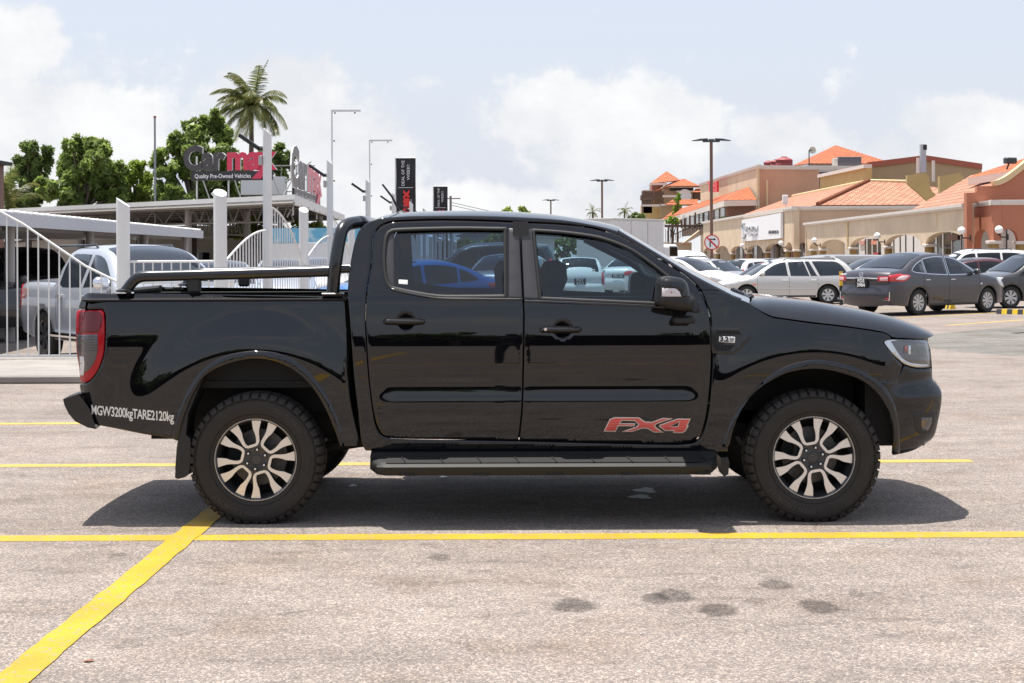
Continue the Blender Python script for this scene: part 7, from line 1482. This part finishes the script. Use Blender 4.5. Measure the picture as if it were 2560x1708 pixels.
# ---------- office block with the red roof sign
OT = (32, 200, 0); tb = thing('office_block', 'office block with shaded pinkish brown front, red letters and veranda roof behind the arcade', 'building', OT)
T1, T2 = (31.1, 190), (42, 190); TL1, TL2 = (31.1, 190), (30.0, 240)
pt = [plane_hit(*Z5(u, v), T1, T2)[:2] for u, v in ((-2, 342), (422, 348))]; wallp('wall', T1, T2, [(pt[0][0], 0), (pt[1][0], 0), pt[1], pt[0]], PK, tb, OT, .5); coping(T1, T2, pt[0][0] - .3, pt[0][1] + .3, pt[1][0] + 6, pt[1][1] + .3, tb, OT, .5)  # front turned from the sun: its shade is in the wall colour
wallp('set_back_wall', (38, 196), (46, 196), [(0, 3), (7, 3), (7, 11.9), (0, 11.9)], M('dark_grey_render', (.10, .09, .10), .8), tb, OT)
pl = [plane_hit(*Z4(u, v), TL1, TL2)[:2] for u, v in ((1738, 352), (1325, 480))]; wallp('side_wall', TL1, TL2, [(0, 0), (pl[1][0], 0), pl[1], (0, pl[0][1])], BE, tb, OT, .5); coping(TL1, TL2, -.3, pl[0][1] + .3, pl[1][0], pl[1][1] + .3, tb, OT, .45)
m = MB(); p = at(*Z4(1816, 440), 189.6); q = at(*Z4(1814, 655), 189.6); m.tube([p - Vector(OT), q - Vector(OT)], .12, 6); p = at(*Z4(1748, 345), 189.5); q = at(*Z4(1748, 660), 189.5); m.tube([p - Vector(OT), q - Vector(OT)], .14, 6); m.build('downpipe', CR, tb, 60)
walltext('Tatil', Z4(1458, 0)[0], Z4(1528, 0)[0], Z4(0, 525)[1], Z4(0, 452)[1], TL2, TL1, M('letter_red', (.72, .02, .03), .4), 'red_lettering', tb, OT, -1.6, .04, .3)
e1 = at(*Z4(1015, 748), 274); e2 = at(*Z4(1500, 590), 188); e3 = at(*Z4(1738, 585), 188); ap = at(*Z4(1680, 492), 196); a2 = at(*Z4(1120, 670), 274)
roofp('veranda_roof', [e1, e2, ap, a2], RF1, tb, OT); roofp('veranda_roof', [e2, e3, ap], RF1, tb, OT)
for a, b in ((e1, e2), (e2, e3)):
    V = [a + Vector((-.05, -.1, -.05)), b + Vector((-.05, -.1, -.05)), b + Vector((-.05, -.1, -.75)), a + Vector((-.05, -.1, -.75))]; V = [v - Vector(OT) for v in V]; V += [v + Vector((.4, .3, 0)) for v in V]; mk('fascia', V, [(0, 1, 2, 3), (4, 5, 6, 7), (0, 1, 5, 4), (3, 2, 6, 7)], CO, tb)
wallp('brown_screen', (26.9, 189), (30.6, 189), [(0, 4.5), (3.7, 4.5), (3.7, 8.0), (0, 8.0)], M('timber_screen', (.24, .13, .09), .8, var=.2, vs=3), tb, OT, .2); wallp('veranda_glass', (26.9, 189.2), (26.5, 235), [(0, 4), (46, 4), (46, 7.5), (0, 8.0)], BRW, tb, OT, .2)
for k in range(9): wallp('glazing', (26.9, 189.2), (26.5, 235), [(1 + k * 5, 5.2), (4.4 + k * 5, 5.2), (4.4 + k * 5, 7.2), (1 + k * 5, 7.2)], GLB, tb, OT, .05, front=-.06)
# outside stairs
st_ = thing('outside_stairs', 'outdoor staircase with brown railings left of the beige arcade', 'stairs', (24.5, 214, 0)); OS = Vector((24.5, 214, 0)); sp = lambda u, v: (at(*Z6(u, v), 214) - OS)
q = [sp(640, 1215), sp(690, 1215), sp(930, 1085), sp(930, 1010), sp(880, 1030)]; m = MB(); m.prism([(v.x, v.z) for v in q], 0, 1.6, 'y'); m.build('flight', BE, st_)
q = [sp(360, 1210), sp(780, 1210), sp(780, 1480), sp(360, 1480)]; m = MB(); m.prism([(v.x, v.z) for v in q], 1.7, 2.2, 'y'); m.build('wall', BE, st_)
m = MB(); a = sp(360, 972); b = sp(935, 978); m.box(((a.x + b.x) / 2, 0, a.z), (b.x - a.x, .3, .35)); m.build('landing_edge', BRW, st_)
for k in range(22):
    u = 372 + k * 25; v1 = np.interp(u, [372, 470, 900], [1210, 1200, 1020]); m = MB(); a = sp(u, v1); b = sp(u, np.interp(u, [372, 470, 900], [1010, 1110, 915])); m.box((a.x, -.1, (a.z + b.z) / 2), (.07, .07, abs(b.z - a.z))); m.build('baluster', BRW, st_)
m = MB(); m.tube([sp(440, 1120), sp(900, 915)], .07, 6); m.build('handrail', BRW, st_)
for u in (420, 555, 610, 655, 735, 815, 885): m = MB(); a = sp(u, 1000 if u > 500 else 1210); b = sp(u, np.interp(u, [420, 885], [980, 735]) if u > 500 else 990); m.box((a.x, .2, (a.z + b.z) / 2), (.22, .22, b.z - a.z)); m.build('veranda_post', BRW, st_)
# ---------- tower group
OW = Vector((24, 285, 0)); tw = thing('tower_building', 'small tower building with orange hip roofs and planted balcony, farthest left of the plaza', 'building', OW)
def wbox(u0, u1, v0, v1, Y, mat, nm, d=4, vb=None): a = at(*Z4(u0, v0), Y); b = at(*Z4(u1, v1), Y); m = MB(); m.box(((a.x + b.x) / 2 - OW.x, Y - OW.y + d / 2, (a.z + b.z) / 2), (b.x - a.x, d, a.z - b.z)); return m.build(nm, mat, tw)
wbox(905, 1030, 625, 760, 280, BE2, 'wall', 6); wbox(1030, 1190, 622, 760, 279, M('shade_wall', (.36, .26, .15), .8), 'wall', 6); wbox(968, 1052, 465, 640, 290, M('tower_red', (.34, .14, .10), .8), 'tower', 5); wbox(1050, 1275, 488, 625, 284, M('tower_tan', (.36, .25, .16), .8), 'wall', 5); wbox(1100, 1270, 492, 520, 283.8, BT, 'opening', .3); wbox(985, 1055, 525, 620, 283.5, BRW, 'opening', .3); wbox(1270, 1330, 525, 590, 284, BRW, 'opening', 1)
for u0, u1, v in ((900, 1035, 628), (1028, 1185, 624), (1050, 1150, 560)): wbox(u0, u1, v - 7, v + 7, 278.6, CO, 'coping', .5)
wbox(960, 1080, 462, 478, 288, CO, 'fascia', 1); wbox(1095, 1325, 483, 496, 282.5, CO, 'fascia', 1); wbox(1150, 1275, 520, 530, 283, CO, 'fascia', 1)
roofp('hip_roof', [at(*Z4(955, 466), 288), at(*Z4(1178, 443), 288), at(*Z4(1077, 376), 293)], RF1, tw, OW); roofp('hip_roof', [at(*Z4(1090, 484), 282), at(*Z4(1322, 484), 282), at(*Z4(1205, 432), 288)], RF1, tw, OW); roofp('hip_roof', [at(*Z4(975, 528), 288), at(*Z4(1090, 486), 282), at(*Z4(1205, 432), 288), at(*Z4(1150, 440), 292)], RF1, tw, OW); roofp('hip_roof', [at(*Z4(1065, 622), 277), at(*Z4(1300, 620), 277), at(*Z4(1310, 582), 281), at(*Z4(1120, 585), 281)], RF1, tw, OW); roofp('hip_roof', [at(*Z4(1268, 530), 281), at(*Z4(1325, 530), 281), at(*Z4(1325, 500), 284), at(*Z4(1290, 505), 284)], RF1, tw, OW)
m = MB(); p = at(*Z4(1210, 557), 283) - OW; m.lathe([(0, -.1), (1.25, -.1), (1.25, .1), (0, .1)], p, 'y', 24); m.build('round_window', SHP, tw); m = MB(); p = at(*Z4(934, 605), 281) - OW; m.box(p, (2.0, 2.0, 4.5), bev=.2); p2 = at(*Z4(937, 572), 281) - OW; m.box(p2, (2.6, 2.4, .9)); m.build('water_heater', BRW, tw)
m = MB()
for u in (905, 922, 950, 965): a = at(*Z4(u, 640), 279) - OW; b = at(*Z4(u, 582), 279) - OW; m.tube([a, b], .06, 5)
for v in (584, 600, 616): m.tube([at(*Z4(903, v), 279) - OW, at(*Z4(968, v - 4), 279) - OW], .05, 5)
m.build('roof_railing', BRW, tw)
# ---------- far block with big hip roof
OH = Vector((50, 230, 0)); hb_ = thing('hip_roof_building', 'building topped by the largest bright orange pyramid roof, behind everything', 'building', OH)
roofp('hip_roof', [at(*Z5(355, 310), 228), at(*Z5(960, 312), 228), at(*Z5(540, 180), 240)], RF1, hb_, OH); roofp('hip_roof', [at(*Z5(232, 325), 250), at(*Z5(355, 310), 228), at(*Z5(540, 180), 240)], RF1, hb_, OH)
p = at(*Z5(355, 311), 229); q = at(*Z5(960, 313), 229); m = MB(); m.box(((p.x + q.x) / 2 - OH.x, 5, p.z / 2 - .1), (q.x - p.x, 12, p.z)); m.build('wall', M('far_wall', (.5, .5, .52), .7), hb_)
for i, (u, v, r) in enumerate(((172, 300, 60), (115, 305, 42), (60, 315, 34), (95, 296, 26))):
    Y = 194 + 3 * i; p = at(*Z5(u, 328), Y); rr = r * .35069 / 3770 * Y; t = thing('water_tank', ('largest dark red round water tank on the office block roof', 'dark red water tank just left of the largest one', 'dark red water tank at the left end of the group', 'small red tank top showing between the others')[i], 'water tank', p, 0, 'red water tanks on the roof'); m = MB(); hh = rr * 1.05
    m.lathe([(rr, 0), (rr, hh * .25), (rr * .97, hh * .3), (rr, hh * .35), (rr, hh * .62), (rr * 1.02, hh * .66), (rr * .85, hh * .80), (rr * .40, hh * .95), (rr * .36, hh * 1.05), (0, hh * 1.06)], (0, 0, 0), 'z', 28); m.build('tank', M('tank_red', (.28, .05, .055), .55), t, 30)
p = at(*Z5(375, 216), 192); t = thing('satellite_dish', 'pale round satellite dish on a thin mast beside the pyramid roof', 'satellite dish', at(*Z5(350, 325), 192)); m = MB(); c = p - t.location; r = 25 * .35069 / 3770 * 192; m.lathe([(0, .25), (r * .5, .2), (r, 0), (r, .05)], c, 'y', 28); m.build('dish', M('dish', (.58, .56, .48), .5), t, 60); m = MB(); m.tube([(0, 0, 0), (0, 0, c.z), c + Vector((-.1, .2, 0))], .07, 6); m.build('mast', BT, t)
p = at(*Z5(632, 312), 191); t = thing('air_conditioner', 'dark rooftop air conditioning unit in front of the pyramid roof', 'air conditioner', p - Vector((0, 0, .8))); m = MB(); m.box((0, 0, .8), (2.9, 1.5, 1.7), bev=.05); m.build('casing', M('ac_casing', (.12, .11, .12), .5), t); m = MB(); m.box((-1.75, 0, .7), (.5, 1.3, 1.5), bev=.03); m.build('pale_casing', CO, t)
# ---------- terracotta pavilion at the right edge
OR = (25.5, 79, 0); rp = thing('terracotta_pavilion', 'terracotta corner pavilion with arches and curved gable at the right edge', 'building', OR)
R1, R2 = (25.1, 82), (24.9, 78); R3 = (31, 78)
sC, zC, _ = plane_hit(2429, 509, R1, R2); sD, zD, _ = plane_hit(2483.5, 502.5, R1, R2)
bt = arches_bottom(R1, R2, [(655,822,1032,1170,1175)], ZR); wallp('side_wall', R1, R2, [(sC - .5, zC), (sC - .5, -.6), (bt[0][0] - .02, -.6)] + bt + [(sD, bt[-1][1]), (sD, zD)], TC_, rp, OR, .4); coping(R1, R2, sC - .1, zC + .02, sD + .15, zD + .02, rp, OR, .24, .12)
bt = arches_bottom(R2, R3, [(925,1128,1026,1176,1178)], ZR); sE, zE, _ = plane_hit(2620, 503, R2, R3); wallp('front_wall', R2, R3, [(0, zD), (0, bt[0][1])] + bt + [(bt[-1][0] + .55, bt[-1][1]), (bt[-1][0] + .55, -.6), (sE, -.6), (sE, zD)], TC_, rp, OR, .4); coping(R2, R3, -.15, zD + .02, sE, zD + .02, rp, OR, .24, .12)
column(R2, R3, 2479, 2496, 606, rp, OR, wide=.9); column(R2, R3, 2545, 2566, 607, rp, OR, wide=.9)
PA, PB_ = (24.0, 79.6), (24.55, 79.6); s0, z0, _ = plane_hit(2413, 482, PA, PB_)
m = MB(); a = at(2413, 482, 79.4); b = at(2433, 482, 79.4); m.box(((a.x + b.x) / 2 - OR[0], 79.4 - OR[1] + .2, (a.z - .6) / 2), (b.x - a.x - .12, .5, a.z + .6)); m.build('pilaster', TC_, rp)
P_ = [unp(*ZR(u, v), 80.5) for u, v in ((612,645),(690,640),(690,575),(885,571),(940,560),(1000,532),(1050,500),(1100,462),(1150,425),(1187,395),(1300,300),(1300,740),(612,755))]; m = MB(); m.prism([(x - OR[0], z) for x, z in P_], 1.5, 1.9, 'y'); m.build('curved_gable', TC_, rp)
cp_ = [unp(*ZR(u, v), 80.4) for u, v in ((885,571),(940,560),(1000,532),(1050,500),(1100,462),(1150,425),(1187,395),(1300,300))]; m = MB(); m.prism([(x - OR[0], z) for x, z in cp_] + [(x - OR[0] - .12, z + .26) for x, z in cp_[::-1]], 1.38, 1.95, 'y'); m.build('gable_coping', CR, rp)
q1, q2 = (24.6 + 2.4, 81.4), (34, 81.4); wallp('shop_front', (26.2, 82.6), (35, 82.6), [(0, -.6), (8.8, -.6), (8.8, 3.4), (0, 3.4)], SHP, rp, OR, .2)
GRN = M('green_print', (.24, .36, .20), .6)
for u in (945, 1060):
    x, z = unp(*ZR(u, 1295), 82.5); m = MB(); m.lathe([(0, 0), (.21, 0), (.21, .02), (0, .02)], (x - OR[0], 82.5 - OR[1] + .02, z), 'y', 32); g_ = m.build('green_disc', GRN, rp); m = MB()
    for k in range(3): m.box((x - OR[0], 82.5 - OR[1] - .0, z + .055 - k * .055), (.25, .02, .02))
    m.build('disc_lettering', M('disc_text', (.42, .46, .38), .6), g_); m = MB(); m.box((x - OR[0], 82.5 - OR[1], z - .33), (.36, .02, .025)); m.build('caption_line', GRN, rp)
x, z = unp(*ZR(1003, 1200), 82.5); m = MB(); m.box((x - OR[0], 82.5 - OR[1], 1.2), (.06, .03, 4)); m.build('panel_joint', BT, rp)
f0 = at(*ZR(590, 490), 92); f1 = at(*ZR(1300, 372), 84); g0 = at(*ZR(1300, 245), 90); roofp('upper_roof', [f0, f1, g0, f0 + Vector((.6, .5, .25))], RF1, rp, OR); V = [f0, f1, f1 - Vector((0, 0, .42)), f0 - Vector((0, 0, .42))]; V = [v - Vector(OR) + Vector((0, -.1, 0)) for v in V]; V += [v + Vector((.1, .3, 0)) for v in V]; mk('upper_fascia', V, [(0, 1, 2, 3), (4, 5, 6, 7), (0, 1, 5, 4), (3, 2, 6, 7)], M('pink_fascia', (.6, .44, .38), .6), rp)
a = at(*ZR(700, 500), 93); b = at(*ZR(1300, 400), 93); P_ = [unp(*ZR(u, v), 93) for u, v in ((700,505),(1300,405),(1300,700),(700,700))]; m = MB(); m.prism([(x - OR[0], z) for x, z in P_], 14, 14.4, 'y'); m.build('upper_wall', M('upper_render', (.40, .27, .19), .85), rp)
m = MB(); p = at(*ZR(1040, 305), 86) - Vector(OR); m.box(p, (.7, .4, .35), .3, bev=.05); m.tube([p, p + Vector((-.2, 0, -.5))], .05, 6); m.build('roof_floodlight', LH, rp)
for (px, py, Y), lb in zip(((1855, 614, 152), (1952, 608, 134), (2036, 601, 118), (2193.5, 590, 95), (2404, 577, 79.0), (2497.5, 574.5, 77.6)), ('leftmost white globe lamp, on the far arcade under the signboard', 'white globe lamp at the corner of the far arcade, right of the signboard', 'white globe lamp at the left end of the nearer arcade', 'white globe lamp above the rear screen of the grey sedan', 'white globe lamp against the left side of the terracotta pilaster', 'white globe lamp on the terracotta pavilion front, rightmost one')):
    g_ = globe(px, py, Y); g_['label'] = lb
